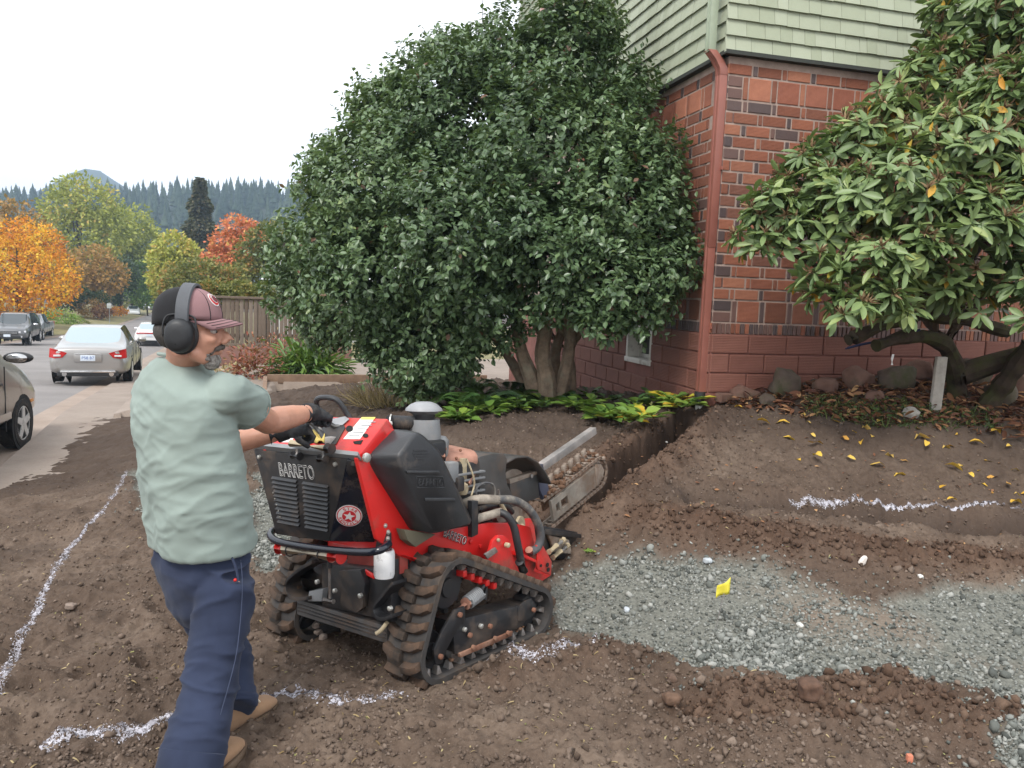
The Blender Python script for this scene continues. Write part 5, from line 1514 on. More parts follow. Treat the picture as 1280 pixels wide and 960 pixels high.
# ------------------------------------------------------------------ the air
hz = MB().box((0, 612, 66), (2900, 1400, 144)).build('haze', bpy.data.materials.new('haze air'))
hm = hz.data.materials[0]; hm.use_nodes = True; hm.node_tree.nodes.clear()
vo = hm.node_tree.nodes.new('ShaderNodeVolumePrincipled'); vo.inputs['Density'].default_value = .00075; vo.inputs['Color'].default_value = (.58, .77, 1.0, 1); vo.inputs['Anisotropy'].default_value = .2
mo = hm.node_tree.nodes.new('ShaderNodeOutputMaterial'); hm.node_tree.links.new(vo.outputs[0], mo.inputs['Volume'])
tag(hz, kind='stuff')
# ================================================================== VEHICLES
def car_paint(name, c, rough=.28, metal=.55, dirt=.12):
    return plain(name, c, rough, metal, .03, 2, 0, 60, .5, (.16, .13, .10), dirt, .6)
M_SILVER = car_paint('warm silver paint', (.335, .322, .31))
M_GREIGE = car_paint('pewter beige paint', (.30, .275, .25))
M_CWHITE = car_paint('white car paint', (.78, .78, .78), .25, 0, .05)
M_GUN = car_paint('grey car paint', (.13, .13, .135))
M_LGREY = car_paint('light grey car paint', (.34, .35, .36))
M_TYRE = plain('tyre rubber', (.022, .021, .021), .85, 0, .2, 20, .2, 60, .3, (.10, .075, .055), .25)
M_ALLOY = plain('alloy', (.55, .54, .53), .4, .2, .1, 20, 0, 60, .5, (.10, .08, .06), .15)
M_ARCH = plain('wheel arch dark', (.008, .008, .008), .9)
M_TAIL = plain('red lamp lens', (.42, .015, .015), .15, 0, .1, 30)
M_CLEAR = plain('clear lamp lens', (.65, .65, .66), .1, .2)
M_TRIMB = plain('black trim', (.018, .018, .019), .5)
M_CHROME = plain('chrome', (.6, .6, .6), .15, 1)
M_PLATE = plain('number plate', (.60, .66, .74), .4)
t_ = NT('car glass'); t_.set('Base Color', (.035, .045, .05)).set('Roughness', .05).set('Specular IOR Level', .9).set('Coat Weight', .5); M_CGLASS = t_.m
t_ = NT('pale car glass'); t_.set('Base Color', (.30, .37, .40)).set('Roughness', .08).set('Specular IOR Level', .8); M_RGLASS = t_.m
def loft_car(name, stations, paint, root, glass=M_CGLASS, rear_glass=M_RGLASS, sub=2):
    """stations along x: (x, [(half width, height)...6 points from sill to roof centre], kind) kind: b body, g greenhouse, w windscreen, r rear screen (for the strip to the next station)"""
    verts, faces, mi = [], [], []; m = len(stations[0][1])
    for x, pts, k in stations:
        for (w_, z) in pts: verts.append((x, w_, z))
        for (w_, z) in pts[:-1][::-1]: verts.append((x, -w_, z))
    n = 2 * m - 1
    for i in range(len(stations) - 1):
        k = stations[i][2]
        for j in range(n - 1):
            jj = min(j, n - 2 - j)
            faces.append((i * n + j, i * n + j + 1, (i + 1) * n + j + 1, (i + 1) * n + j))
            g = 0
            if k == 'g' and jj == m - 3: g = 1
            if k == 'w' and jj >= m - 2: g = 2
            if k == 'r' and jj >= m - 2: g = 3
            mi.append(g)
        faces.append((i * n, (i + 1) * n, (i + 1) * n + n - 1, i * n + n - 1)); mi.append(0)
    faces.append(tuple(range(n))); mi.append(0)
    b = (len(stations) - 1) * n; faces.append(tuple(range(b, b + n))[::-1]); mi.append(0)
    me = bpy.data.meshes.new(name); me.from_pydata(verts, [], faces); me.polygons.foreach_set('material_index', mi)
    for q in range(4): me.materials.append(paint)
    bm = bmesh.new(); bm.from_mesh(me); bmesh.ops.recalc_face_normals(bm, faces=bm.faces)
    cl = bm.edges.layers.float.new('crease_edge')
    for e in bm.edges:
        ms = {f.material_index for f in e.link_faces}
        if len(ms) > 1: e[cl] = .7
        if all(min(v.index % n, n - 1 - v.index % n) == 2 for v in e.verts): e[cl] = max(e[cl], .45)
    bm.to_mesh(me); bm.free()
    tmp = bpy.data.objects.new('tmp', me); COL.objects.link(tmp)
    md = tmp.modifiers.new('s', 'SUBSURF'); md.levels = sub; md.render_levels = sub
    dg = bpy.context.evaluated_depsgraph_get(); ev = bpy.data.meshes.new_from_object(tmp.evaluated_get(dg))
    bpy.data.objects.remove(tmp)
    out = []
    for q, (nm, mt) in enumerate((('body', paint), ('side_window', glass), ('windscreen', glass), ('rear_window', rear_glass))):
        bm = bmesh.new(); bm.from_mesh(ev)
        bmesh.ops.delete(bm, geom=[f for f in bm.faces if f.material_index != q], context='FACES')
        if not bm.faces: bm.free(); continue
        for f in bm.faces: f.smooth = True; f.material_index = 0
        parts = [bm]
        if q == 1:                                # the two sides apart
            o2 = bm.copy()
            bmesh.ops.delete(bm, geom=[f for f in bm.faces if f.calc_center_median().y < 0], context='FACES')
            bmesh.ops.delete(o2, geom=[f for f in o2.faces if f.calc_center_median().y > 0], context='FACES')
            parts = [bm, o2]
        for p in parts:
            me = bpy.data.meshes.new(nm); p.to_mesh(me); p.free(); me.materials.append(mt)
            out.append(link(nm, me, root))
    return out
def wheel(root, x, y, r, w_, side, spokes=5, rim=M_ALLOY, arch=True):
    s = 1 if side > 0 else -1
    if arch:
        MB().cyl((x, y - s * .35, r * 1.02), (x, y + s * .006, r * 1.02), r * 1.13, 28).build('wheel_arch', M_ARCH, root, smooth=True)
    wr = MB().lathe((x, y - s * w_ + s * .02, r), (0, s, 0), [(r * .6, 0), (r * .93, 0), (r, w_ * .12), (r, w_ * .86), (r * .95, w_ * .97), (r * .72, w_ * 1.0), (r * .68, w_ * .96), (r * .66, w_ * .7)], 32).build('wheel', M_TYRE, root, smooth=True)
    b = MB(); yo = y + s * .02
    b.lathe((x, yo - s * w_ * .35, r), (0, s, 0), [(r * .665, 0), (r * .69, w_ * .30), (r * .64, w_ * .31), (r * .60, w_ * .20)], 28)
    for k in range(spokes):
        a = 2 * PI * k / spokes + .3; d = Vector((math.cos(a), 0, math.sin(a))); t = Vector((-math.sin(a), 0, math.cos(a)))
        c = Vector((x, yo - s * .002, r))
        b.prism([c + d * r * .12 + t * r * .15, c + d * r * .65 + t * r * .12, c + d * r * .65 - t * r * .12, c + d * r * .12 - t * r * .15], (0, -s * .03, 0))
    b.lathe((x, yo - s * .05, r), (0, s, 0), [(r * .20, 0), (r * .18, .045), (r * .1, .055)], 16)
    b.build('rim', rim, wr, smooth=True)
def mirror_ear(root, x, y, z, s, mat, w_=.2):
    o = MB().sphere((x, y + s * w_ * .55, z), (.07, w_ * .6, .075), 14, 8).build('door_mirror', mat, root, smooth=True)
    return o
def place_car(root, px, py_or_Y, heading):
    pass
def sec(wb, zb, wm, zm, wbelt, zbelt, wt, zt, crown=.02):
    return [(wb, zb), (wm, zb + (zm - zb) * .45), (wm, zm), (wbelt, zbelt), (wt, zt), (0, zt + crown)]
def sedan(label, paint, loc, ang, W=.91, Ln=4.8, H=1.44, tail='sedan', cat='car', group=None, plate='', detail=True):
    root = thing('parked_car' if detail else 'far_car', label, cat, loc, group, ang)
    k = Ln / 4.8; h = H / 1.44; w_ = W
    S = lambda x, wb, zb, wm, zm, we, ze, wt, zt, kd, cr=.02: (x * k, [(a * w_, b * h) for a, b in sec(wb, zb, wm, zm, we, ze, wt, zt, cr / h)], kd)
    st = [S(0.0, .70, .34, .80, .58, .74, .84, .60, .88, 'b'), S(.06, .86, .26, .93, .60, .84, .90, .70, .95, 'b'), S(.35, .93, .22, .985, .62, .90, .93, .78, .98, 'b'),
          S(.72, .95, .20, 1.0, .63, .92, .94, .80, 1.0, 'r'), S(1.45, .95, .20, 1.0, .63, .92, .94, .66, 1.38, 'g'), S(2.1, .95, .20, 1.0, .62, .92, .93, .67, 1.435, 'g'),
          S(2.75, .95, .20, 1.0, .62, .92, .92, .66, 1.40, 'w'), S(3.42, .95, .20, 1.0, .62, .91, .91, .74, .99, 'b'), S(4.1, .94, .22, .985, .60, .86, .84, .66, .88, 'b'), S(4.62, .88, .25, .92, .55, .76, .70, .56, .74, 'b'), S(4.8, .72, .34, .76, .50, .66, .60, .46, .62, 'b')]
    loft_car('body', st, paint, root)
    r = .325 * h
    for x in (.98 * k, 3.82 * k):
        for s in (-1, 1): wheel(root, x, s * w_ * .985, r, .22, s, 10 if detail else 5)
    def rear_x(z): return 0.0
    if tail == 'sedan':
        for s in (-1, 1):
            o = MB().prism([Vector((-.012, s * w_ * .50, .82 * h)), Vector((.02, s * w_ * .78, .90 * h)), Vector((.10, s * w_ * .93, .93 * h)), Vector((.10, s * w_ * .95, .70 * h)), Vector((.0, s * w_ * .80, .68 * h)), Vector((-.012, s * w_ * .62, .70 * h))], (.12, 0, 0)).build('tail_lamp', M_TAIL, root, bevel=.012)
            MB().box((-.012, s * w_ * .74, .755 * h), (.03, .16, .045)).build('reversing_lens', M_CLEAR, o, bevel=.008)
    else:
        MB().prism([Vector((-.02, -w_ * .82, .80 * h)), Vector((-.02, w_ * .82, .80 * h)), Vector((-.01, w_ * .80, .88 * h)), Vector((-.01, -w_ * .80, .88 * h))], (.08, 0, 0)).build('tail_lamp_bar', M_TAIL, root, bevel=.01)
    MB().box((-.005, 0, .70 * h), (.03, .62, .20)).build('plate_recess', paint, root, bevel=.02)
    pl = MB().box((-.028, 0, .70 * h), (.012, .33, .15)).build('number_plate', M_PLATE, root, bevel=.006)
    MB().box((-.03, 0, .80 * h), (.02, .56, .02)).build('boot_trim', M_CHROME if tail == 'sedan' else M_TRIMB, root, bevel=.004)
    MB().box((-.015, 0, .36 * h), (.05, 1.35 * w_, .05)).build('bumper_strip', M_CHROME if tail == 'sedan' else M_TRIMB, root, bevel=.01)
    MB().box((.03, 0, .29 * h), (.08, 1.5 * w_, .10)).build('rear_valance', M_TRIMB, root, bevel=.02)
    if detail:
        MB().box((1.52 * k, 0, 1.40 * h), (.05, .30, .012)).build('brake_light', M_TAIL, root, bevel=.004) if False else None
        MB().box((.78 * k, 0, 1.01 * h), (.03, .34, .018)).build('brake_light', M_TAIL, root, bevel=.004)
        for s in (-1, 1):
            mirror_ear(root, 3.05 * k, s * w_ * .97, .98 * h, s, paint)
            MB().lathe((-.03, s * .52, .30 * h), (1, 0, 0), [(.055, 0), (.06, .05), (.045, .06)], 14).build('exhaust_tip', M_CHROME, root, smooth=True)
            for x in (1.62, 2.52):
                MB().box((x * k, s * w_ * .985, .80 * h), (.17, .03, .025)).build('door_handle', paint, root, bevel=.008)
            MB().tube([Vector((1.05 * k, s * w_ * .93, .955 * h)), Vector((2.1 * k, s * w_ * .94, .945 * h)), Vector((3.2 * k, s * w_ * .93, .925 * h))], .012, 6).build('belt_trim', M_CHROME, root, smooth=True)
            # door gaps
            for x in (1.30, 2.16, 3.06):
                MB().box((x * k, s * w_ * .997, .58 * h), (.010, .012, .62 * h)).build('door_gap', M_TRIMB, root)
    if plate:
        cu = bpy.data.curves.new('plate_text', 'FONT'); cu.body = plate; cu.size = .10; cu.align_x = 'CENTER'; cu.align_y = 'CENTER'; cu.extrude = .001
        tx = bpy.data.objects.new('t', cu); me = bpy.data.meshes.new_from_object(tx); bpy.data.objects.remove(tx)
        me.materials.append(plain('plate blue', (.05, .12, .35), .5)); o = link('plate_lettering', me, pl)
        o.matrix_local = Matrix(((0, 0, -1, -.036), (-1, 0, 0, 0), (0, 1, 0, .70 * h), (0, 0, 0, 1)))
    return root
def heading(dx, dy): return math.atan2(dy, dx)
ST = heading(-.36, .933)
def street_pt(px, py):
    p = atz(px, py, -.72)
    for _ in range(30): p = atz(px, py, -.69 + float(street_drop(p.y)))
    return p
p = street_pt(108, 483)
sedan('silver beige sedan parked at the kerb with its rear to the camera, red tail lamps', M_SILVER, p + Vector((0, .1, 0)), ST, plate='P58 87')
p = street_pt(187, 433)
sedan('white car with a full width red lamp bar driving away beyond the silver sedan', M_CWHITE, p, heading(-.36, .933), .95, 5.0, 1.46, 'bar', 'car', None, '')
p = street_pt(167, 394); sedan('small white car parked far down the street, nearer of two', M_CWHITE, p, heading(.42, -.9) , .9, 4.6, 1.44, 'sedan', 'car', 'white cars far down the street', '', False)
p = street_pt(184, 387); sedan('pale car parked farthest down the street behind the other white one', M_CWHITE, p, heading(.42, -.9), .9, 4.5, 1.46, 'sedan', 'car', 'white cars far down the street', '', False)

def suv(label, paint, loc, ang):
    root = thing('parked_suv', label, 'suv', loc, None, ang); w_ = .94
    S = lambda x, wb, zb, wm, zm, we, ze, wt, zt, kd, cr=.02: (x, [(a * w_, b) for a, b in sec(wb, zb, wm, zm, we, ze, wt, zt, cr)], kd)
    st = [S(0, .78, .42, .88, .75, .82, 1.05, .7, 1.12, 'b'), S(.12, .93, .34, .98, .78, .90, 1.10, .66, 1.66, 'g'), S(1.2, .96, .30, 1.0, .78, .93, 1.10, .73, 1.76, 'g'), S(2.4, .96, .30, 1.0, .76, .93, 1.08, .73, 1.76, 'g'), S(2.85, .96, .30, 1.0, .76, .93, 1.07, .70, 1.70, 'w'),
          S(3.5, .96, .30, 1.0, .75, .92, 1.05, .80, 1.12, 'b'), S(4.2, .95, .32, .98, .74, .88, .98, .74, 1.04, 'b'), S(4.6, .9, .36, .93, .68, .82, .90, .66, .94, 'b'), S(4.72, .78, .42, .82, .62, .74, .80, .6, .84, 'b')]
    loft_car('body', st, paint, root, M_CGLASS, M_CGLASS)
    for x in (.9, 3.75):
        for s in (-1, 1): wheel(root, x, s * w_ * .985, .37, .25, s, 6)
    g = MB(); g.box((4.72, 0, .72), (.06, 1.05, .16)); g.build('grille', M_TRIMB, root, bevel=.02)
    for z in (.69, .75): MB().box((4.755, 0, z), (.02, 1.0, .018)).build('grille_bar', M_CHROME, root, bevel=.004)
    MB().box((4.70, 0, .48), (.10, 1.3, .14)).build('lower_grille', M_TRIMB, root, bevel=.02)
    for s in (-1, 1):
        MB().prism([Vector((4.74, s * .55, .80)), Vector((4.74, s * .55, .70)), Vector((4.58, s * .86, .72)), Vector((4.52, s * .88, .84))], (-.10, 0, 0)).build('headlight', M_CLEAR, root, bevel=.015)
        MB().lathe((4.66, s * .66, .50), (1, 0, 0), [(.06, 0), (.06, .04)], 14).build('fog_lamp', M_CLEAR, root, smooth=True)
        mirror_ear(root, 2.95, s * w_ * .98, 1.12, s, M_CHROME, .24)
        for x in (1.2, 2.2, 3.2): MB().box((x, s * w_ * .998, .72), (.010, .012, .75)).build('door_gap', M_TRIMB, root)
        MB().box((2.3, s * .60, 1.80), (2.2, .04, .04)).build('roof_rail', M_TRIMB, root, bevel=.012)
    MB().box((4.76, 0, .56), (.012, .33, .14)).build('number_plate', M_PLATE, root, bevel=.005)
    return root
p = street_pt(10, 432)
suv('dark grey suv parked at the far kerb with its grille towards the camera', M_GUN, Vector((p.x, p.y, p.z)) - Vector((.36, -.933, 0)) * 4.6, heading(.36, -.933))
def pickup(label, paint, loc, ang):
    root = thing('parked_pickup', label, 'pickup', loc, None, ang); w_ = .95
    S = lambda x, wb, zb, wm, zm, we, ze, wt, zt, kd, cr=.02: (x, [(a * w_, b) for a, b in sec(wb, zb, wm, zm, we, ze, wt, zt, cr)], kd)
    st = [S(0, .90, .45, .97, .8, .95, 1.12, .90, 1.16, 'b'), S(.1, .95, .40, 1.0, .8, .96, 1.14, .92, 1.18, 'b'), S(1.75, .95, .38, 1.0, .8, .96, 1.14, .92, 1.18, 'b'), S(1.80, .95, .38, 1.0, .8, .94, 1.14, .80, 1.20, 'r'), S(2.0, .95, .38, 1.0, .8, .94, 1.14, .72, 1.72, 'g'),
          S(2.9, .95, .38, 1.0, .8, .94, 1.13, .73, 1.77, 'g'), S(3.4, .95, .38, 1.0, .8, .94, 1.12, .70, 1.70, 'w'), S(3.95, .95, .38, 1.0, .8, .93, 1.10, .80, 1.16, 'b'), S(4.8, .93, .40, .98, .78, .88, 1.02, .74, 1.08, 'b'), S(5.2, .84, .46, .88, .72, .80, .9, .66, .96, 'b')]
    loft_car('body', st, paint, root, M_CGLASS, M_CGLASS)
    for x in (1.0, 4.25):
        for s in (-1, 1): wheel(root, x, s * w_ * .985, .38, .25, s, 5)
    for s in (-1, 1):
        mirror_ear(root, 3.5, s * w_, 1.18, s, M_TRIMB, .24)
        MB().box((.03, s * .86, .95), (.08, .12, .34)).build('tail_lamp', M_TAIL, root, bevel=.01)
        MB().prism([Vector((5.2, s * .5, .88)), Vector((5.2, s * .5, .74)), Vector((5.06, s * .85, .74)), Vector((5.0, s * .87, .88))], (-.1, 0, 0)).build('headlight', M_CLEAR, root, bevel=.015)
        for x in (2.05, 2.95, 3.75): MB().box((x, s * w_ * .998, .78), (.010, .012, .7)).build('door_gap', M_TRIMB, root)
    MB().box((5.2, 0, .80), (.06, .9, .18)).build('grille', M_TRIMB, root, bevel=.02)
    return root
p = street_pt(66, 421)
pickup('silver grey pickup truck parked behind the dark suv at the far kerb', M_LGREY, Vector((p.x, p.y, p.z)) + Vector((-.9, .0, 0)), heading(.36, -.933))
def van():
    # the front wheel stands under pixel (20, 560); only the nose is in the picture
    p = street_pt(20, 560); s_ = Vector((-.36, .933, 0)); n_ = Vector((.933, .36, 0)); w_ = .92
    loc = p - s_ * 3.55 - n_ * (w_ + .38)
    root = thing('parked_van', 'beige minivan parked nearest at the kerb, only its front wheel, mirror and nose in view', 'van', loc, None, heading(s_.x, s_.y) - .13)
    S = lambda x, wb, zb, wm, zm, we, ze, wt, zt, kd, cr=.02: (x, [(a * w_, b) for a, b in sec(wb, zb, wm, zm + .06, we, ze + .14, wt, zt + .14, cr)], kd)
    st = [S(0, .85, .42, .92, .8, .9, 1.15, .74, 1.74, 'b'), S(.1, .92, .34, .98, .8, .94, 1.15, .78, 1.80, 'g'), S(1.2, .95, .30, 1.0, .8, .95, 1.14, .80, 1.84, 'g'), S(2.3, .95, .30, 1.0, .8, .95, 1.12, .79, 1.84, 'g'), S(2.75, .95, .30, 1.0, .8, .95, 1.10, .75, 1.76, 'w'),
          S(3.55, .95, .30, 1.0, .78, .93, 1.05, .82, 1.12, 'b'), S(4.05, .95, .32, .99, .72, .88, .93, .76, .99, 'b'), S(4.5, .88, .34, .92, .64, .80, .82, .66, .86, 'b'), S(4.68, .74, .38, .78, .56, .7, .68, .56, .72, 'b')]
    loft_car('body', st, M_GREIGE, root, M_CGLASS, M_CGLASS)
    for x in (.9, 3.72):
        for s in (-1, 1): wheel(root, x, s * w_ * .99, .345, .23, s, 5)
    for s in (-1, 1):
        mr = mirror_ear(root, 3.18, s * w_ * .98, 1.29, s, M_TRIMB, .30)
        MB().sphere((3.10, s * (w_ * .98 + .17), 1.29), (.03, .13, .062), 14, 8).build('mirror_glass', plain('mirror glass', (.5, .5, .5), .03, 1), mr, smooth=True)
        MB().prism([Vector((4.64, s * .42, .68)), Vector((4.64, s * .42, .56)), Vector((4.30, s * .84, .62)), Vector((4.22, s * .86, .76))], (-.1, 0, 0)).build('headlight', M_CLEAR, root, bevel=.015)
        for x in (1.2, 2.15, 3.12): MB().box((x, s * w_ * .999, .75), (.010, .012, .85)).build('door_gap', M_TRIMB, root)
        MB().box((2.0, s * w_ * .985, .52), (2.6, .05, .10)).build('side_moulding', M_GREIGE, root, bevel=.015)
        MB().box((2.98, s * w_ * .985, .95), (.18, .03, .03)).build('door_handle', M_TRIMB, root, bevel=.008)
        MB().box((4.12, s * w_ * .965, .60), (.16, .03, .05)).build('side_marker', plain('amber lens', (.55, .2, .02), .2), root, bevel=.008)
van()
# ================================================================== THE TRACKED TRENCHER
def _pose(head, pitch, roll, org):
    h = R(head); f = Vector((math.sin(h), math.cos(h), 0)); r = Vector((math.cos(h), -math.sin(h), 0)); u = Vector((0, 0, 1))
    p = R(pitch); f2 = f * math.cos(p) + u * math.sin(p); u2 = u * math.cos(p) - f * math.sin(p)
    q = R(roll); r2 = r * math.cos(q) + u2 * math.sin(q); u3 = u2 * math.cos(q) - r * math.sin(q)
    m = Matrix.Identity(4)
    for i, v in enumerate((f2, -r2, u3)):
        for j in range(3): m[j][i] = v[j]
    m.translation = org
    return m
MM = _pose(37, -3, 4, atz(528, 862, 0) + Vector((0, 0, -.006)))
MI = MM.inverted()
def mpp(px, py, P0, N):
    """a pixel onto a plane of the machine (local coordinates: forward, left, up)"""
    o = MI @ Vector((0, 0, CAMZ)); d = MI.to_3x3() @ ray(px, py); N = Vector(N); P0 = Vector(P0)
    return o + d * ((P0 - o).dot(N) / d.dot(N))
def mp(px, py, ax, v):
    n = [0, 0, 0]; n[ax] = 1; p = [0, 0, 0]; p[ax] = v
    return mpp(px, py, p, n)
M_RED = plain('red machine paint', (.56, .018, .016), .32, 0, .08, 5, .04, 30, .5, (.14, .075, .05), .22, .15)
M_BLK = plain('black satin paint', (.017, .017, .019), .42, 0, .2, 8, .05, 40, .5, (.10, .07, .05), .28)
M_BLKG = plain('black gloss panel', (.010, .012, .020), .16, 0, .1, 8, 0, 40, .6, (.10, .07, .05), .12)
M_POLY = plain('black moulded plastic', (.030, .031, .034), .42, 0, .15, 10, .12, 120, .5, (.12, .10, .085), .20)
M_RUB = plain('muddy track rubber', (.042, .034, .029), .92, 0, .3, 12, .5, 60, .2, (.105, .066, .045), .45)
M_RUBS = plain('track rubber side', (.050, .046, .044), .85, 0, .2, 10, .2, 50, .3, (.12, .085, .06), .3)
M_STEEL = plain('bare worn steel', (.30, .285, .27), .45, .6, .2, 10, .1, 60, .5, (.16, .10, .07), .3)
M_ZINC = plain('zinc bolt', (.55, .54, .50), .35, .7)
M_RUSTY = plain('rusted steel', (.22, .105, .068), .85, .1, .3, 12, .4, 50, .3, (.33, .20, .14), .3)
M_RUSTP = plain('heat shield', (.42, .22, .16), .7, .2, .25, 10, .2, 50, .4, (.25, .10, .06), .3)
M_CLAY = plain('clay caked steel', (.27, .225, .185), .85, .1, .25, 10, .4, 50, .3, (.13, .075, .048), .45)
M_MUD = plain('clinging mud', (.13, .075, .048), .97, 0, .3, 20, .8, 60, .1)
M_HOSE = plain('black hose', (.020, .020, .022), .5, 0, .15, 12, .15, 80, .5, (.16, .12, .09), .25)
M_HOSET = plain('hose wrap dusty', (.34, .295, .24), .75, 0, .25, 14, .25, 60, .3, (.12, .10, .085), .45)
M_HOSEG = plain('spiral hose guard', (.075, .075, .078), .55, 0, .25, 14, .25, 60, .4, (.30, .26, .21), .3)
M_TAN = plain('tan fitting', (.46, .38, .25), .5, .2, .15, 20, 0, 60, .5, (.2, .15, .1), .3)
M_LABEL = plain('white decal', (.74, .73, .71), .4, 0, .05)
M_YDEC = plain('yellow decal', (.72, .58, .12), .4)
M_CREAM = plain('cream plastic tube', (.62, .54, .42), .5, 0, .08, 5, 0, 60, .5, (.35, .25, .16), .2)
M_RCAP = plain('red plastic cap', (.55, .02, .015), .35)
M_RAG = plain('yellow rag', (.52, .40, .12), .95, 0, .25, 20, .5, 50)
M_GREYP = plain('grey plastic', (.20, .205, .21), .5, 0, .15, 10, .1, 60, .5, (.28, .25, .22), .25)
M_WHITEP = plain('white filter paint', (.70, .70, .70), .35, 0, .04, 30, 0, 60, .5, (.06, .05, .05), .12)
trencher = thing('tracked_trencher', 'red and black walk-behind trencher on rubber tracks, its digging chain reaching into the trench', 'trencher', (0, 0, 0))
trencher.matrix_world = MM
T_ = trencher
V3 = Vector
def bolt(b, p, n, r=.009, h=.008):
    b.lathe(p, n, [(r, 0), (r, h), (r * .75, h * 1.15), (r * .4, h * 1.2)], 8)
# ---- tracks
WH = [(.225, .372, .128), (.845, .118, .114), (.118, .118, .114)]         # sprocket on top, front idler, rear idler: (forward, up, radius to the belt's middle)
def belt_path(n=220):
    """hull round the three wheels, counterclockwise seen from the right: list of (f, h) and tangent"""
    pts = []
    m = len(WH); tang = []
    for i in range(m):
        f1, h1, r1 = WH[i]; f2, h2, r2 = WH[(i + 1) % m]
        d = Vector((f2 - f1, h2 - h1)); L = d.length; a = math.atan2(d.y, d.x); off = math.asin((r1 - r2) / L)
        an = a + PI / 2 - off                    # outward on the left of a clockwise run
        tang.append((an, i))
    for i in range(m):
        a_in = tang[i - 1][0]; a_out = tang[i][0]; f, h, r = WH[i]
        while a_in < a_out: a_in += 2 * PI
        k = 24
        for q in range(k + 1):
            a = a_in + (a_out - a_in) * q / k
            pts.append((f + r * math.cos(a), h + r * math.sin(a)))
    P = np.array(pts + [pts[0]]); s = np.r_[0, np.cumsum(np.hypot(*np.diff(P, axis=0).T))]
    return P, s
BP, BS = belt_path()
def belt_at(s):
    s = s % BS[-1]
    f = np.interp(s, BS, BP[:, 0]); h = np.interp(s, BS, BP[:, 1]); e = .004
    f2 = np.interp((s + e) % BS[-1], BS, BP[:, 0]); h2 = np.interp((s + e) % BS[-1], BS, BP[:, 1])
    t = Vector((f2 - f, 0, h2 - h)).normalized()
    return Vector((f, 0, h)), t, Vector((-t.z, 0, t.x))
def lug_mesh(mirror):
    """a tread block: local x along the belt, y across, z outward; bent like a chevron, tapering outward"""
    w_, l, h = .100, .050, .030; b = MB(); sgn = -1 if mirror else 1
    rows = []
    for (y, dx, ll) in ((0, .0, l), (.055, .004, l), (.100, .026, l * .85)):
        rows.append((y * sgn, dx, ll))
    vs = []
    for y, dx, ll in rows:
        vs += [V3((dx - ll / 2, y, -.004)), V3((dx + ll / 2, y, -.004)), V3((dx + ll * .34, y, h)), V3((dx - ll * .34, y, h))]
    b.add(vs, [(0, 1, 5, 4), (1, 2, 6, 5), (2, 3, 7, 6), (3, 0, 4, 7), (4, 5, 9, 8), (5, 6, 10, 9), (6, 7, 11, 10), (7, 4, 8, 11), (3, 2, 1, 0), (8, 9, 10, 11)])
    return b.mesh('lug', M_RUB, bevel=.004)
LUGS = [lug_mesh(False), lug_mesh(True)]
GUIDE = MB().add([V3(p) for p in ((-.016, -.02, 0), (.016, -.02, 0), (.016, .02, 0), (-.016, .02, 0), (-.006, -.012, -.035), (.006, -.012, -.035), (.006, .012, -.035), (-.006, .012, -.035))],
                 [(0, 1, 2, 3), (7, 6, 5, 4), (0, 4, 5, 1), (1, 5, 6, 2), (2, 6, 7, 3), (3, 7, 4, 0)]).mesh('guide_lug', M_STEEL, bevel=.002)
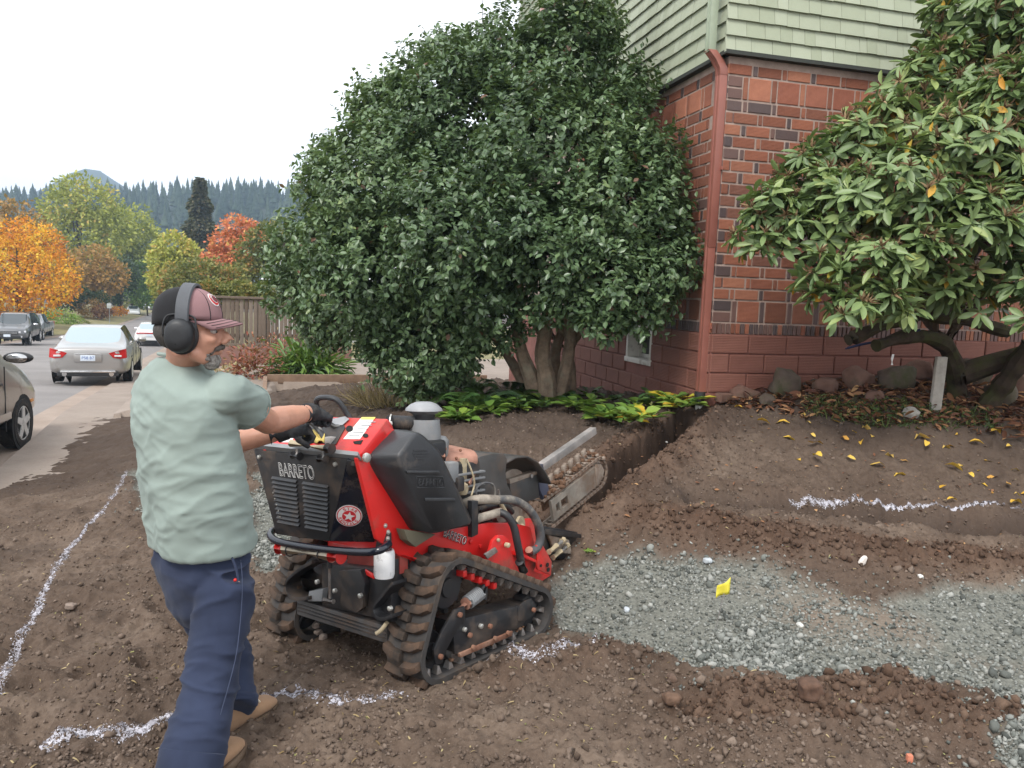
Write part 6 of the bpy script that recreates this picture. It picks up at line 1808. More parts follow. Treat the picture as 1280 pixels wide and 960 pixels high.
def track(l0, l1, outer):
    """one track between l0 and l1 (to the left of the machine's right side)"""
    b = MB(); n = 150; vs = []; cl = (l0 + l1) / 2
    for i in range(n):
        p, t, o = belt_at(BS[-1] * i / n)
        for dl, do in ((l0, -.012), (l0, .013), (l1, .013), (l1, -.012)): vs.append(p + V3((0, dl, 0)) + o * do)
    fs = []
    for i in range(n):
        j = (i + 1) % n
        for k in range(4):
            m = (k + 1) % 4; fs.append((i * 4 + k, j * 4 + k, j * 4 + m, i * 4 + m))
    b.add(vs, fs)
    tr = b.build('track', M_RUBS, T_, smooth=True)
    pitch = BS[-1] / 31
    for i in range(31):
        for q in (0, 1):
            p, t, o = belt_at((i + .5 * q) * pitch)
            ob = link('lug', LUGS[q], tr)
            m = Matrix.Identity(4)
            for c, v in enumerate((t, V3((0, 1, 0)) if True else 0, o)):
                for r_ in range(3): m[r_][c] = v[r_]
            m.translation = p + o * .012 + V3((0, cl + random.uniform(-.002, .002), 0))
            ob.matrix_local = m
        p, t, o = belt_at((i + .25) * pitch)
        ob = link('guide_lug', GUIDE, tr); m = Matrix.Identity(4)
        for c, v in enumerate((t, V3((0, 1, 0)), o)):
            for r_ in range(3): m[r_][c] = v[r_]
        m.translation = p - o * .010 + V3((0, cl + (-.045 if outer < 0 else .045), 0)); ob.matrix_local = m
    for (f, h, r), nm in zip(WH, ('sprocket', 'idler_wheel', 'idler_wheel')):
        c = V3((f, cl, h)); rr = r - .026
        b = MB(); b.lathe(c - V3((0, .045, 0)), (0, 1, 0), [(rr * .4, 0), (rr * .45, .01), (rr * .9, .012), (rr, .025), (rr, .065), (rr * .9, .078), (rr * .45, .08), (rr * .4, .09)], 24)
        if nm == 'sprocket':
            for k in range(9):
                a = 2 * PI * k / 9; d = V3((math.cos(a), 0, math.sin(a))); t = V3((-math.sin(a), 0, math.cos(a)))
                b.prism([c + d * rr * .9 + t * .02 - V3((0, .012, 0)), c + d * (rr + .024) + t * .008 - V3((0, .012, 0)), c + d * (rr + .024) - t * .008 - V3((0, .012, 0)), c + d * rr * .9 - t * .02 - V3((0, .012, 0))], (0, .024, 0))
        b.build(nm, M_BLK, T_, smooth=True)
    for f in (.29, .44, .60, .72):                       # bottom rollers
        MB().lathe(V3((f, cl - .05, .062)), (0, 1, 0), [(.02, 0), (.042, .006), (.042, .035), (.03, .04), (.03, .06), (.042, .065), (.042, .094), (.02, .1)], 16).build('roller', M_STEEL, T_, smooth=True)
    s = -1 if outer < 0 else 1                           # side of the frame one sees
    y0 = l0 + .022 if outer < 0 else l1 - .022
    side = MB().prism([V3((f, y0, h)) for f, h in ((.205, .235), (.235, .078), (.66, .070), (.74, .075), (.80, .135), (.80, .19), (.70, .185))], (0, .02 * -s, 0)).build('track_frame', M_BLK, T_, bevel=.004)
    MB().prism([V3((f, y0 + .012 * -s, h)) for f, h in ((.215, .23), (.24, .085), (.80, .10), (.80, .18))], (0, .10 * -s, 0)).build('frame_box', M_BLK, T_)
    MB().prism([V3((f, y0 + .004 * s, h)) for f, h in ((.69, .180), (.69, .115), (.73, .095), (.80, .10), (.845, .12), (.845, .155), (.80, .20), (.74, .198))], (0, .010 * -s, 0)).build('idler_plate', M_BLK, side, bevel=.003)
    MB().prism([V3((f, y0 + .010 * s, h)) for f, h in ((.25, .082), (.26, .060), (.64, .054), (.645, .078))], (0, .020 * -s, 0)).build('skid_rail', M_RUSTY, side, bevel=.004)
    MB().prism([V3((f, y0 + .008 * s, h)) for f, h in ((.085, .145), (.10, .075), (.14, .07), (.165, .12), (.24, .20), (.29, .215), (.285, .285), (.22, .285), (.14, .215))], (0, .016 * -s, 0)).build('tension_arm', M_BLK, side, bevel=.004)
    bb = MB()
    for f, h in ((.12, .108), (.315, .148), (.46, .150), (.50, .082), (.60, .080), (.34, .085), (.245, .258), (.81, .140)):
        bolt(bb, V3((f, y0 + .009 * s, h)), (0, s, 0), .012, .012)
    bb.build('bolts', M_RUSTY, side, smooth=True)
    bb = MB(); bolt(bb, V3((.40, y0 + .002 * s, .165)), (0, s, 0), .012, .012); bolt(bb, V3((.285, y0 + .002 * s, .18)), (0, s, 0), .011, .012); bb.build('bolts', M_ZINC, side, smooth=True)
    # tension spring and its rod
    a0 = V3((.25, y0 + .0 * s - .02 * s, .262)); a1 = V3((.46, a0.y, .318)); d = (a1 - a0)
    MB().tube([a0, a0.lerp(a1, .42)], .013, 10).build('tension_rod', M_RUSTP, side, smooth=True)
    MB().cyl(a0.lerp(a1, .33), a0.lerp(a1, .39), .028, 14).build('spring_seat', M_RUSTP, side, smooth=True)
    x, y = frame_of(d); pts = []
    for k in range(9 * 10 + 1):
        a = 2 * PI * k / 10; pts.append(a0.lerp(a1, .40 + .42 * k / 90) + (x * math.cos(a) + y * math.sin(a)) * .029)
    MB().tube(pts, .0062, 6).build('spring', M_GREYP, side, smooth=True)
    MB().tube([a0.lerp(a1, .38), a0.lerp(a1, .84)], .017, 10).build('spring_core', M_BLK, side, smooth=True)
    MB().tube(catmull([a0.lerp(a1, .82), a0.lerp(a1, .95) + V3((0, 0, .02)), a0.lerp(a1, 1.03), a0.lerp(a1, 1.0) + V3((0, 0, -.05))], 4), .010, 8).build('spring_hook', M_BLK, side, smooth=True)
    for k in range(5): MB().box((.30 + .055 * k, y0 - .03 * s, .425 - .026 * k), (.026, .05, .028)).build('red_stop', M_RED, side, bevel=.004)
track(0.0, .205, -1)
track(.835, 1.04, 1)
# ---- between the tracks
b = MB(); b.hexa([V3(p) for p in ((.0, .215, .150), (.10, .215, .150), (.10, .83, .150), (.0, .83, .150), (.0, .215, .225), (.10, .215, .225), (.10, .83, .225), (.0, .83, .225))]); xb = b.build('cross_beam', plain('dull grey steel', (.085, .08, .078), .6, .3, .2, 12, .2, 60, .4, (.14, .095, .07), .3), T_, bevel=.004)
bb = MB()
for z in (.172, .188, .204): bb.box((-.0015, .52, z), (.004, .6, .004))
bb.build('beam_grooves', M_BLK, xb)
MB().prism([mp(x, y, 0, -.035) for x, y in ((423, 714), (450, 712), (456, 730), (453, 760), (446, 766), (424, 758), (427, 735))], (.03, 0, 0)).build('rear_cover', M_BLK, T_, bevel=.004)
MB().prism([mp(x, y, 0, .0) for x, y in ((402, 704), (470, 712), (488, 700), (490, 778), (402, 757))], (.12, 0, 0)).build('gear_housing', M_BLK, T_, bevel=.008)
b = MB()
for x, y in ((420, 738), (452, 744), (398, 727), (489, 760)): bolt(b, mp(x, y, 0, -.045), (-1, 0, 0), .011, .014)
b.build('bolts', M_ZINC, T_, smooth=True)
MB().cyl(V3((.10, .26, .33)), V3((.10, .82, .33)), .085, 20).build('drive_motor', M_BLK, T_, smooth=True)
MB().prism([mp(x, y, 0, -.03) for x, y in ((386, 739), (404, 736), (402, 752), (384, 752))], (.10, 0, 0)).build('valve_block', M_GREYP, T_, bevel=.006)
def tubep(name, pts, r, mat, n=10, sub=6, parent=None):
    return MB().tube(catmull(pts, sub), r, n).build(name, mat, parent or T_, smooth=True)
tubep('linkage_rod', [mp(412, 700, 0, -.07), mp(412, 722, 0, -.07), mp(412.5, 748, 0, -.06)], .0065, M_STEEL)
MB().cyl(mp(405, 750, 0, -.06), mp(417, 752, 0, -.06), .011, 12).build('rod_eye', M_STEEL, T_, smooth=True)
tubep('rod_boot', [mp(411.5, 692, 0, -.07), mp(412, 710, 0, -.07)], .012, M_BLK)
for sgn, pts in ((1, [(396, 701), (378, 712), (364, 726), (366, 741), (376, 747), (392, 746)]), (1, [(496, 728), (482, 745), (473, 757), (475, 768), (484, 772), (496, 768)])):
    P = [mp(x, y, 0, -.02) for x, y in pts]
    b = MB(); rings = []
    for p in catmull(P, 5):
        rings.append([p + V3((-.03, 0, 0)) + V3((0, 0, .008)), p + V3((.06, 0, 0)) + V3((0, 0, .008)), p + V3((.06, 0, 0)) - V3((0, 0, .008)), p + V3((-.03, 0, 0)) - V3((0, 0, .008))])
    b.loft(rings); b.build('tie_down_loop', M_BLK, T_, bevel=.003)
tubep('hitch_pin', [mp(484, 778, 0, -.03), mp(476, 788, 0, -.04), mp(470, 792, 0, -.05)], .009, M_TAN)
tubep('cable', [mp(374, 748, 0, .03), mp(380, 765, 0, .03), mp(372, 785, 0, .03), mp(376, 800, 0, .05)], .006, M_HOSE)
for i, (x, y) in enumerate([(384, 797), (392, 803), (398, 790), (404, 796), (395, 782)]):
    me = rock(V3(), (.018, .016, .014), i + 31); me.materials.append(plain('mud crumb', (.30, .24, .2), .95)); me.name = 'mud_lump'
    o = link('mud_lump', me, T_, mp(x, y, 0, .12))
# ---- frame
FR_POLY = [(-.205, .975), (-.05, 1.115), (.06, 1.05), (.10, .70), (.22, .60), (.66, .578), (.86, .545), (1.02, .50), (1.10, .30), (1.02, .22), (.72, .34), (.22, .452), (.04, .53), (-.09, .625)]
for l in (.185, .80):
    MB().prism([V3((f, l, h)) for f, h in FR_POLY], (0, .022, 0)).build('frame_side', M_RED, T_, bevel=.004)
MB().prism([V3((f, .16, h)) for f, h in ((.05, .535), (.10, .515), (.22, .44), (.72, .333), (.72, .36), (.24, .470))], (0, .05, 0)).build('frame_flange', M_RED, T_, bevel=.003)
MB().box((.60, .50, .46), (.9, .58, .05)).build('deck', M_RED, T_, bevel=.006)
def text_on(name, body, P0, xd, yd, width, mat, parent, outline=0.0, extrude=.0008, lift=.002, bold=.0, squash=None):
    cu = bpy.data.curves.new('lettering', 'FONT'); cu.body = body; cu.size = 1; cu.align_x = 'LEFT'
    if outline: cu.fill_mode = 'NONE'; cu.bevel_depth = outline; cu.bevel_resolution = 0
    else: cu.extrude = 0.002; cu.offset = bold
    cu.resolution_u = 3
    tx = bpy.data.objects.new('t', cu); COL.objects.link(tx); bpy.context.view_layer.update()
    me = bpy.data.meshes.new_from_object(tx.evaluated_get(bpy.context.evaluated_depsgraph_get())); bpy.data.objects.remove(tx)
    v = np.zeros(len(me.vertices) * 3, np.float32); me.vertices.foreach_get('co', v); v = v.reshape(-1, 3)
    lo, hi = v.min(0), v.max(0); k = width / (hi[0] - lo[0]); ky = k if squash is None else squash / (hi[1] - lo[1])
    xd = V3(xd).normalized(); yd = V3(yd); n = xd.cross(yd).normalized(); yd = n.cross(xd).normalized()
    q = np.stack([(v[:, 0] - lo[0]) * k, (v[:, 1] - lo[1]) * ky, v[:, 2] * k + lift], 1)
    w_ = np.array(P0) + q[:, :1] * np.array(xd) + q[:, 1:2] * np.array(yd) + q[:, 2:] * np.array(n)
    me.vertices.foreach_set('co', w_.astype(np.float32).ravel()); me.materials.clear(); me.materials.append(mat); me.update()
    return link(name, me, parent)
# ---- rear panel
ptl, ptr = mp(317, 562, 0, -.205), mp(434, 574, 0, -.205)
pbl, pbr = mp(345, 668, 0, -.135), mp(411, 677, 0, -.135)
PN = (ptr - ptl).cross(pbl - ptl).normalized(); PN = -PN if PN.x > 0 else PN           # faces the operator
def panel(px, py, lift=0.0): return mpp(px, py, ptl + PN * lift, PN)
pan = MB().prism([ptl, ptr, pbr, pbl], -PN * .02).build('rear_panel', M_BLK, T_, bevel=.005)
for x0, x1, y0 in ((340.5, 371.5, 595.0), (379.0, 411.0, 601.5)):
    for i in range(11):
        y = y0 + i * 5.45; sh = i * .75 if x0 < 360 else i * .35; sx = i * (-.25 if x0 > 360 else -.1)
        a, b2, c, d = (panel(x0 + sh, y), panel(x1 + sh * .6 + sx, y + 5.4 * (x1 - x0) / 34), panel(x1 + sh * .6 + sx, y + 2.6 + 5.4 * (x1 - x0) / 34), panel(x0 + sh, y + 2.6))
        MB().add([a, b2, c, d, a + PN * .001, b2 + PN * .001, c + PN * .010, d + PN * .010], [(0, 1, 5, 4), (1, 2, 6, 5), (2, 3, 7, 6), (3, 0, 4, 7), (4, 5, 6, 7)]).build('louver', M_BLK, pan)
    # dark slots under each louver
    sb = MB()
    for i in range(11):
        y = y0 + i * 5.45 + 2.8; sh = i * .75 if x0 < 360 else i * .35; sx = i * (-.25 if x0 > 360 else -.1)
        q = [panel(x0 + sh, y, .0012), panel(x1 + sh * .6 + sx, y + 5.4 * (x1 - x0) / 34, .0012), panel(x1 + sh * .6 + sx, y + 1.5 + 5.4 * (x1 - x0) / 34, .0012), panel(x0 + sh, y + 1.5, .0012)]
        sb.add(q, [(0, 1, 2, 3)])
    sb.build('louver_slots', M_ARCH, pan)
text_on('lettering', 'BARRETO', panel(351, 595, .001), panel(394, 600) - panel(351, 595), panel(351, 578) - panel(351, 595), (panel(394.5, 600) - panel(351, 595)).length, M_LABEL, pan, .014, lift=.003, squash=(panel(351, 577.5) - panel(351, 594)).length)
b = MB()
for x, y in ((325, 571), (420, 580)): bolt(b, panel(x, y), PN, .010, .010)
for i in range(5): bolt(b, panel(341.5 + i * 2.2, 616 + i * 7.5, .008), PN, .004, .002)
b.build('bolts', M_ZINC, pan, smooth=True)
# side panel with the round sticker
s0, s1, s2, s3, s4 = ptr + V3((.002, 0, 0)), mp(452, 578, 0, -.16), mp(479, 660, 0, -.045), mp(470, 682, 0, -.05), pbr + V3((.002, 0, 0))
SN = (s1 - s0).cross(s4 - s0).normalized(); SN = -SN if SN.x > 0 else SN
def sidep(px, py, lift=0.0): return mpp(px, py, s0 + SN * lift, SN)
spn = MB().prism([s0, sidep(452, 577), sidep(476, 655), sidep(468, 678), s4], -SN * .015).build('side_panel', M_BLKG, T_, bevel=.004)
MB().prism([sidep(434, 574, .004), sidep(451, 576, .004), sidep(447, 588, .004), sidep(437, 593, .004), sidep(433, 588, .004)], SN * .012).build('corner_cap', M_BLK, spn, bevel=.004)
sc = sidep(436.5, 644.5, .002); sx = (sidep(446, 646, .002) - sc).normalized(); sy = SN.cross(sx); sy = sy if sy.z > 0 else -sy
SR = (sidep(453, 645) - sc).length
def disc(name, r, mat, lift, n=40):
    return MB().prism([sc + SN * lift + (sx * math.cos(2 * PI * k / n) + sy * math.sin(2 * PI * k / n)) * r for k in range(n)], SN * .001).build(name, mat, spn)
M_STKR = plain('red sticker', (.56, .02, .03), .35, 0, .03)
disc('sticker', SR, M_LABEL, .001); disc('sticker_ring', SR * .94, M_STKR, .0024); disc('sticker_band', SR * .86, M_LABEL, .0038); disc('sticker_centre', SR * .53, M_STKR, .0052)
MB().prism([sc + SN * .0066 + (sx * math.sin(PI * k / 5) + sy * math.cos(PI * k / 5)) * (SR * (.47 if k % 2 == 0 else .19)) for k in range(10)], SN * .001).build('sticker_star', M_LABEL, spn)
def arc_text(word, a0, a1, r, flip):
    n = len(word)
    for i, ch in enumerate(word):
        a = R(a0 + (a1 - a0) * i / (n - 1)); up = sx * math.cos(a) + sy * math.sin(a); rt = -(-sx * math.sin(a) + sy * math.cos(a))
        if flip: up, rt = -up, -rt
        p = sc + (sx * math.cos(a) + sy * math.sin(a)) * r - up * SR * .13 - rt * SR * .11 + SN * .005
        text_on('sticker_letter', ch, p, rt, up, SR * .22 if ch != 'I' else SR * .06, M_STKR, spn, 0, lift=.0012, squash=SR * .26, bold=.02)
arc_text('STAR', 128, 52, SR * .71, False); arc_text('RENTALS', 208, 332, SR * .71, True)
# ---- dash
D0 = V3((-.20, .0, .985)); DNn = V3((-.66, 0, .75)).normalized()
def dash(px, py, lift=0.0): return mpp(px, py, D0 + DNn * lift, DNn)
da, db, dc, dd = dash(313, 551), dash(450, 568), dash(485, 523), dash(352, 519)
dsh = MB().prism([da, db, dc, dd], -DNn * .055).build('dash', M_RED, T_, bevel=.008)
def plate(name, pxs, mat, lift, th=.001, parent=None, fn=dash, N=DNn, bev=0):
    return MB().prism([fn(x, y, lift) for x, y in pxs], N * th).build(name, mat, parent or dsh, bevel=bev)
dlab = plate('decal', ((429, 549), (450, 549), (469, 522), (452, 522)), M_LABEL, .001)
plate('decal_header', ((450.5, 524.5), (467.5, 524.5), (469.5, 521.5), (452.5, 521.5)), M_YDEC, .0025, .001, dlab)
plate('decal', ((350, 553), (364, 553), (373, 537), (362, 537)), M_LABEL, .001)
tb = MB()
for k in range(5):
    x0 = 436 + k * 5; y0 = 545 - k * 4.3
    tb.prism([dash(x0, y0, .003), dash(x0 + 13, y0 + .2, .003), dash(x0 + 13.8, y0 - .8, .003), dash(x0 + .8, y0 - 1, .003)], DNn * .0005)
tb.build('decal_print', plain('decal print', (.25, .25, .26), .5), dlab)
def hole(px, py, rx, ry, mat=M_ARCH):
    n = 20; return MB().prism([dash(px + rx * math.cos(2 * PI * k / n), py + ry * math.sin(2 * PI * k / n), .0015) for k in range(n)], DNn * .001).build('hole', mat, dsh)
hole(437, 536, 4.5, 4.0); hole(457, 544.5, 3.6, 2.6); hole(352, 536, 3, 1.5)
plate('slot', ((441, 552), (454, 550), (451, 555.5), (443, 555)), M_ARCH, .0015)
plate('control_recess', ((372, 552), (420, 556), (432, 535), (425, 524), (385, 522)), M_BLK, .0015, .004)
lv = plate('lever_plate', ((412, 525), (432, 521), (437, 524), (428, 532), (410, 531)), plain('lever plate', (.32, .32, .33), .4, .4), .006, .004, bev=.002)
# under-dash lip, hinge tube, clamps
plate('lip', ((316, 561), (452, 576), (452, 571), (314, 556)), M_GREYP, -.02, .03)
MB().cyl(mp(364, 554, 0, -.225), mp(409, 560.5, 0, -.225), .0165, 16).build('hinge_tube', M_TAN, T_, smooth=True)
MB().cyl(mp(409, 560, 0, -.226), mp(415, 561, 0, -.226), .022, 14).build('hinge_end', M_BLK, T_, smooth=True)
for x, y in ((371, 569), (404, 573)):
    MB().cyl(mp(x - 5, y, 0, -.23), mp(x + 4, y + 1.5, 0, -.23), .020, 10).build('clamp_knob', M_BLK, T_, bevel=.004)
    MB().cyl(mp(x, y - 8, 0, -.225), mp(x, y, 0, -.23), .006, 8).build('clamp_bolt', M_STEEL, T_)
MB().box(mp(440, 579, 0, -.19), (.02, .05, .02)).build('latch', M_BLK, T_, bevel=.004)
# handlebars
def lv_pts(L): return [mp(x, y, 0, f) for x, y, f in L]
tubep('handlebar', lv_pts([(401, 522, -.06), (396, 507, -.08), (396, 500, -.09), (402, 497, -.09), (412, 497, -.085), (421, 500, -.07), (428, 508, -.05), (434, 518, -.03), (439, 526, -.02)]), .0125, M_POLY, 10)
tubep('handlebar', lv_pts([(372, 543, -.14), (371, 535, -.15), (376, 529, -.16), (386, 527, -.16), (393, 531, -.15), (400, 540, -.14), (409, 553, -.15)]), .0125, M_POLY, 10)
tubep('control_lever', lv_pts([(386, 520, -.17), (398, 521, -.15), (408, 526, -.12), (418, 533, -.10), (427, 533, -.08), (431, 540, -.08), (430, 548, -.11)]), .010, M_BLK, 8)
tubep('control_lever', lv_pts([(405, 548, -.13), (399, 534, -.14), (394, 527, -.15)]), .008, M_STEEL, 8)
MB().box(mp(414, 551, 0, -.15), (.04, .04, .035)).build('pivot_block', plain('grey casting', (.36, .34, .32), .5, .3), T_, bevel=.004)
# rag stuffed between the levers
rg = MB(); gx = []
for i in range(9):
    row = []
    for j in range(6):
        x = 379 + i * 3.3; y = 552 - j * 2.0 + 2.4 * math.sin(i * 1.7 + j) - (3.5 if 2 < i < 6 else 0) * (j / 5)
        row.append(dash(x, y, .012 + .010 * math.sin(i * 1.3) * math.cos(j * 1.1)))
    gx.append(row)
rg.loft(gx, cap=False, closed_ring=False); o = rg.build('rag', M_RAG, T_, smooth=True)
md = o.modifiers.new('thick', 'SOLIDIFY'); md.thickness = .003
# ---- bumper bar, tube, filter
bar = [mp(352, 659, 0, -.06), mp(340, 664, 0, -.13), mp(339, 671, 0, -.17), mp(352, 678, 0, -.185), mp(400, 686, 0, -.185), (mp(450, 690, 0, -.18)), mp(474, 688, 0, -.165), mp(486, 680, 0, -.10)]
tubep('bumper_bar', bar, .0165, M_BLKG, 12)
MB().prism([sidep(478, 650, .006), sidep(489, 657, .006), mp(490, 686, 0, -.06), mp(470, 690, 0, -.07), sidep(470, 680, .006)], SN * .010).build('bumper_bracket', M_BLK, T_, bevel=.003)
b = MB()
for x, y in ((482, 656), (485.5, 664), (485, 672)): bolt(b, mp(x, y, 0, -.075), SN, .008, .012)
for x, y in ((459, 602), (449, 580)): bolt(b, sidep(x, y, .004), SN, .008, .006)
bolt(b, mp(457, 572, 1, .165), (0, -1, 0), .020, .012)
b.build('bolts', M_ZINC, T_, smooth=True)
t0, t1 = mp(356, 685.5, 0, -.17), mp(416, 694.5, 0, -.17); d = (t1 - t0).normalized()
tb = MB().cyl(t0, t1, .0285, 20).build('manual_tube', M_CREAM, T_, smooth=True)
for p, q in ((t0 - d * .04, t0 + d * .004), (t1 - d * .004, t1 + d * .055)): MB().cyl(p, q, .031, 20).build('tube_cap', M_RCAP, tb, smooth=True)
for k in (.14, .8): MB().tube([t0.lerp(t1, k) + (V3((0, 0, 1)) * math.cos(a) + d.cross(V3((0, 0, 1))) * math.sin(a)) * .031 for a in np.linspace(0, 2 * PI, 17)[:-1]], .003, 6, closed=True).build('tube_tie', M_BLK, tb)
c = mp(480.5, 690, 0, -.045); MB().lathe(c, (0, 0, -1), [(.040, -.01), (.043, 0), (.0445, .01), (.0445, .095), (.040, .108), (.025, .112)], 22).build('oil_filter', M_WHITEP, T_, smooth=True)
MB().prism([mp(x, y, 0, .05) for x, y in ((434, 690), (500, 690), (500, 718), (434, 712))], (.05, 0, 0)).build('red_crossplate', plain('faded red steel', (.30, .05, .04), .6, 0, .2, 10, .1, 40, .4, (.12, .08, .06), .4), T_, bevel=.004)
MB().prism([mp(x, y, 0, -.01) for x, y in ((455, 712), (466, 718), (467, 724), (452, 716))], (.04, 0, 0)).build('red_tab', M_RED, T_, bevel=.003)
# ---- fuel tank
def hull(name, pts, mat, bev=.014, parent=None):
    bm = bmesh.new()
    for p in pts: bm.verts.new(p)
    r_ = bmesh.ops.convex_hull(bm, input=bm.verts)
    bmesh.ops.delete(bm, geom=[e for e in r_['geom_interior'] + r_['geom_unused'] if isinstance(e, bmesh.types.BMVert)], context='VERTS')
    bmesh.ops.dissolve_limit(bm, angle_limit=R(6), verts=bm.verts, edges=bm.edges)
    bmesh.ops.recalc_face_normals(bm, faces=bm.faces)
    es = [e for e in bm.edges if len(e.link_faces) == 2 and e.calc_face_angle(0) > R(12)]
    bmesh.ops.bevel(bm, geom=es, offset=bev, segments=4, profile=.5, affect='EDGES', clamp_overlap=True)
    for f in bm.faces: f.smooth = True
    me = bpy.data.meshes.new(name); bm.to_mesh(me); bm.free(); me.materials.append(mat)
    return link(name, me, parent or T_)
LT = .045
def tk(px, py, lift=0.0): return mp(px, py, 1, LT - lift)
tank = hull('fuel_tank', [tk(499, 569), tk(501, 584), tk(519, 541), tk(526, 541), tk(549, 563), tk(589, 656), tk(541, 668)] +
            [mp(455, 570, 1, .205), mp(489, 536, 1, .205), mp(456, 578, 1, .205), mp(508, 661, 1, .205), V3((.56, .205, .60)), V3((.30, .205, .97)), V3((.10, .205, 1.075))], M_POLY, .014)
for pts in (((506, 588), (547, 588), (548, 592), (507, 592)), ((529, 622), (567, 622), (568, 626.5), (530, 626.5))):
    MB().prism([tk(x, y, -.002) for x, y in pts], (0, -.010, 0)).build('tank_rib', M_POLY, tank, bevel=.004)
fr_ = [(520, 596), (553, 596), (555.5, 609.5), (521, 609.5)]
for i in range(4):
    a, b2 = tk(*fr_[i]), tk(*fr_[(i + 1) % 4]); MB().tube([a, b2], .0035, 6).build('badge_border', M_POLY, tank)
text_on('badge_lettering', 'BARRETO', tk(522.5, 608, .001), tk(553.5, 608) - tk(522.5, 608), tk(521, 597) - tk(522.5, 608), (tk(553.5, 608) - tk(522.5, 608)).length, M_POLY, tank, .03, lift=.002, squash=(tk(522, 598) - tk(522, 608)).length)
bb = MB()
for k, (x0, x1) in enumerate(((516, 533), (515, 536), (517, 533), (519, 531))):
    bb.prism([tk(x0, 562.5 + k * 3.4, -.001), tk(x1, 562.5 + k * 3.4, -.001), tk(x1, 564 + k * 3.4, -.001), tk(x0, 564 + k * 3.4, -.001)], (0, -.003, 0))
bb.build('moulded_notes', M_POLY, tank)
MB().prism([mp(x, y, 1, .12) for x, y in ((505, 662), (545, 668), (520, 684), (510, 676))], (0, .05, 0)).build('tank_bracket', plain('olive bracket', (.10, .09, .06), .7), T_, bevel=.003)
# ---- air cleaner and intake
c = mp(529.5, 546, 1, .40)
k_ = (mp(549, 520, 0, c.x) - mp(511, 520, 0, c.x)).length / 38
MB().lathe(c, (0, 0, 1), [(15 * k_, -.06), (16 * k_, 0), (15.5 * k_, 8 * k_), (14.5 * k_, 16 * k_)], 22).build('air_cleaner', M_GREYP, T_, smooth=True)
MB().lathe(c + V3((0, 0, 16.0 * k_)), (0, 0, 1), [(10 * k_, 0), (10.5 * k_, 1 * k_), (10 * k_, 6 * k_)], 22).build('clamp_band', M_BLK, T_, smooth=True)
MB().lathe(c + V3((0, 0, 21 * k_)), (0, 0, 1), [(11 * k_, 0), (17 * k_, 3 * k_), (16.5 * k_, 5 * k_), (12 * k_, 9 * k_), (7 * k_, 11 * k_), (2 * k_, 11.3 * k_)], 26).build('air_cap', plain('grey cap', (.26, .265, .275), .5, 0, .1), T_, smooth=True)
MB().lathe(c + V3((.07, -.02, -.10)), (.2, .1, 1), [(10 * k_, 0), (11 * k_, .02), (11 * k_, .08), (8 * k_, .1)], 18).build('air_body', M_GREYP, T_, smooth=True)
h0, h1 = mp(486, 529, 1, .45), mp(520, 530, 1, .42); b = MB(); pts = []; rs = []
for i in range(25):
    pts.append(h0.lerp(h1, i / 24)); rs.append(.034 + .005 * math.cos(i * PI))
b.tube(pts, rs, 14); b.build('intake_hose', M_HOSE, T_, smooth=True)
MB().tube([h0.lerp(h1, .08) + (V3((0, 0, 1)) * math.cos(a) + V3((.8, .6, 0)) * math.sin(a)) * .040 for a in np.linspace(0, 2 * PI, 17)[:-1]], .004, 6, closed=True).build('hose_clamp', M_ZINC, T_)
bb = MB(); bolt(bb, h0 + V3((-.01, -.02, 0)), (-1, -.6, 0), .014, .01); bb.build('bolts', M_ZINC, T_, smooth=True)
# ---- engine, muffler
eng = MB().box((.52, .50, .68), (.44, .40, .40)).build('engine', M_BLK, T_, bevel=.03, seg=3)
for i in range(9): MB().box((.52, .50, .56 + i * .032), (.47, .43, .010)).build('cooling_fin', M_GREYP, eng, bevel=.002)
MB().box((.36, .42, .93), (.22, .26, .14)).build('engine_cover', M_BLK, eng, bevel=.03, seg=3)
m0, m1 = mp(544, 565, 1, .36), mp(593, 571, 1, .34)
MB().prism([mp(543, 558, 1, .40), mp(590, 562, 1, .40), mp(598, 570, 1, .33), mp(588, 577, 1, .33), mp(545, 572, 1, .36)], (.0, .14, .012)).build('heat_shield', M_RUSTP, T_, bevel=.006)
MB().lathe(mp(591, 574, 1, .34), (-1, .25, .0), [(.018, -.004), (.018, 0), (.046, .002), (.048, .01), (.048, .34)], 22).build('muffler', M_RUSTP, T_, smooth=True)
MB().lathe(mp(591, 574, 1, .34) + V3((.006, 0, 0)), (1, -.25, 0), [(.016, 0), (.014, .012), (.006, .006)], 14).build('exhaust_outlet', M_RUSTY, T_, smooth=True)
MB().cyl(mp(547, 570, 1, .31), mp(554, 571, 1, .30), .02, 12).build('exhaust_stub', M_RUSTP, T_, smooth=True)
b = MB()
for x, y in ((556, 561), (575, 563), (570, 573)): bolt(b, mp(x, y, 1, .33), (0, -1, .3), .008, .006)
b.build('bolts', M_RUSTY, T_, smooth=True)
MB().prism([mp(x, y, 1, .30) for x, y in ((578, 573), (584, 573), (584, 600), (579, 612), (574, 610), (578, 598))], (.0, .02, 0)).build('steel_strut', M_TAN, T_, bevel=.003)
MB().cyl(mp(582, 600, 1, .33), mp(590, 603, 1, .30), .045, 16).build('rust_pipe', M_RUSTP, T_, smooth=True)
MB().lathe(mp(578, 618, 1, .28), (0, 0, 1), [(.022, 0), (.03, .02), (.028, .05), (.01, .06)], 14).build('brass_fitting', M_TAN, T_, smooth=True)
MB().box(mp(562, 590, 1, .24), (.07, .06, .10)).build('carburettor', M_GREYP, T_, bevel=.01)
MB().box(mp(572, 605, 1, .22), (.05, .05, .07)).build('solenoid', M_BLK, T_, bevel=.01)
tubep('wire', [mp(583, 573, 1, .28), mp(590, 590, 1, .26), mp(593, 605, 1, .26), mp(589, 620, 1, .26)], .005, M_TAN, 6)
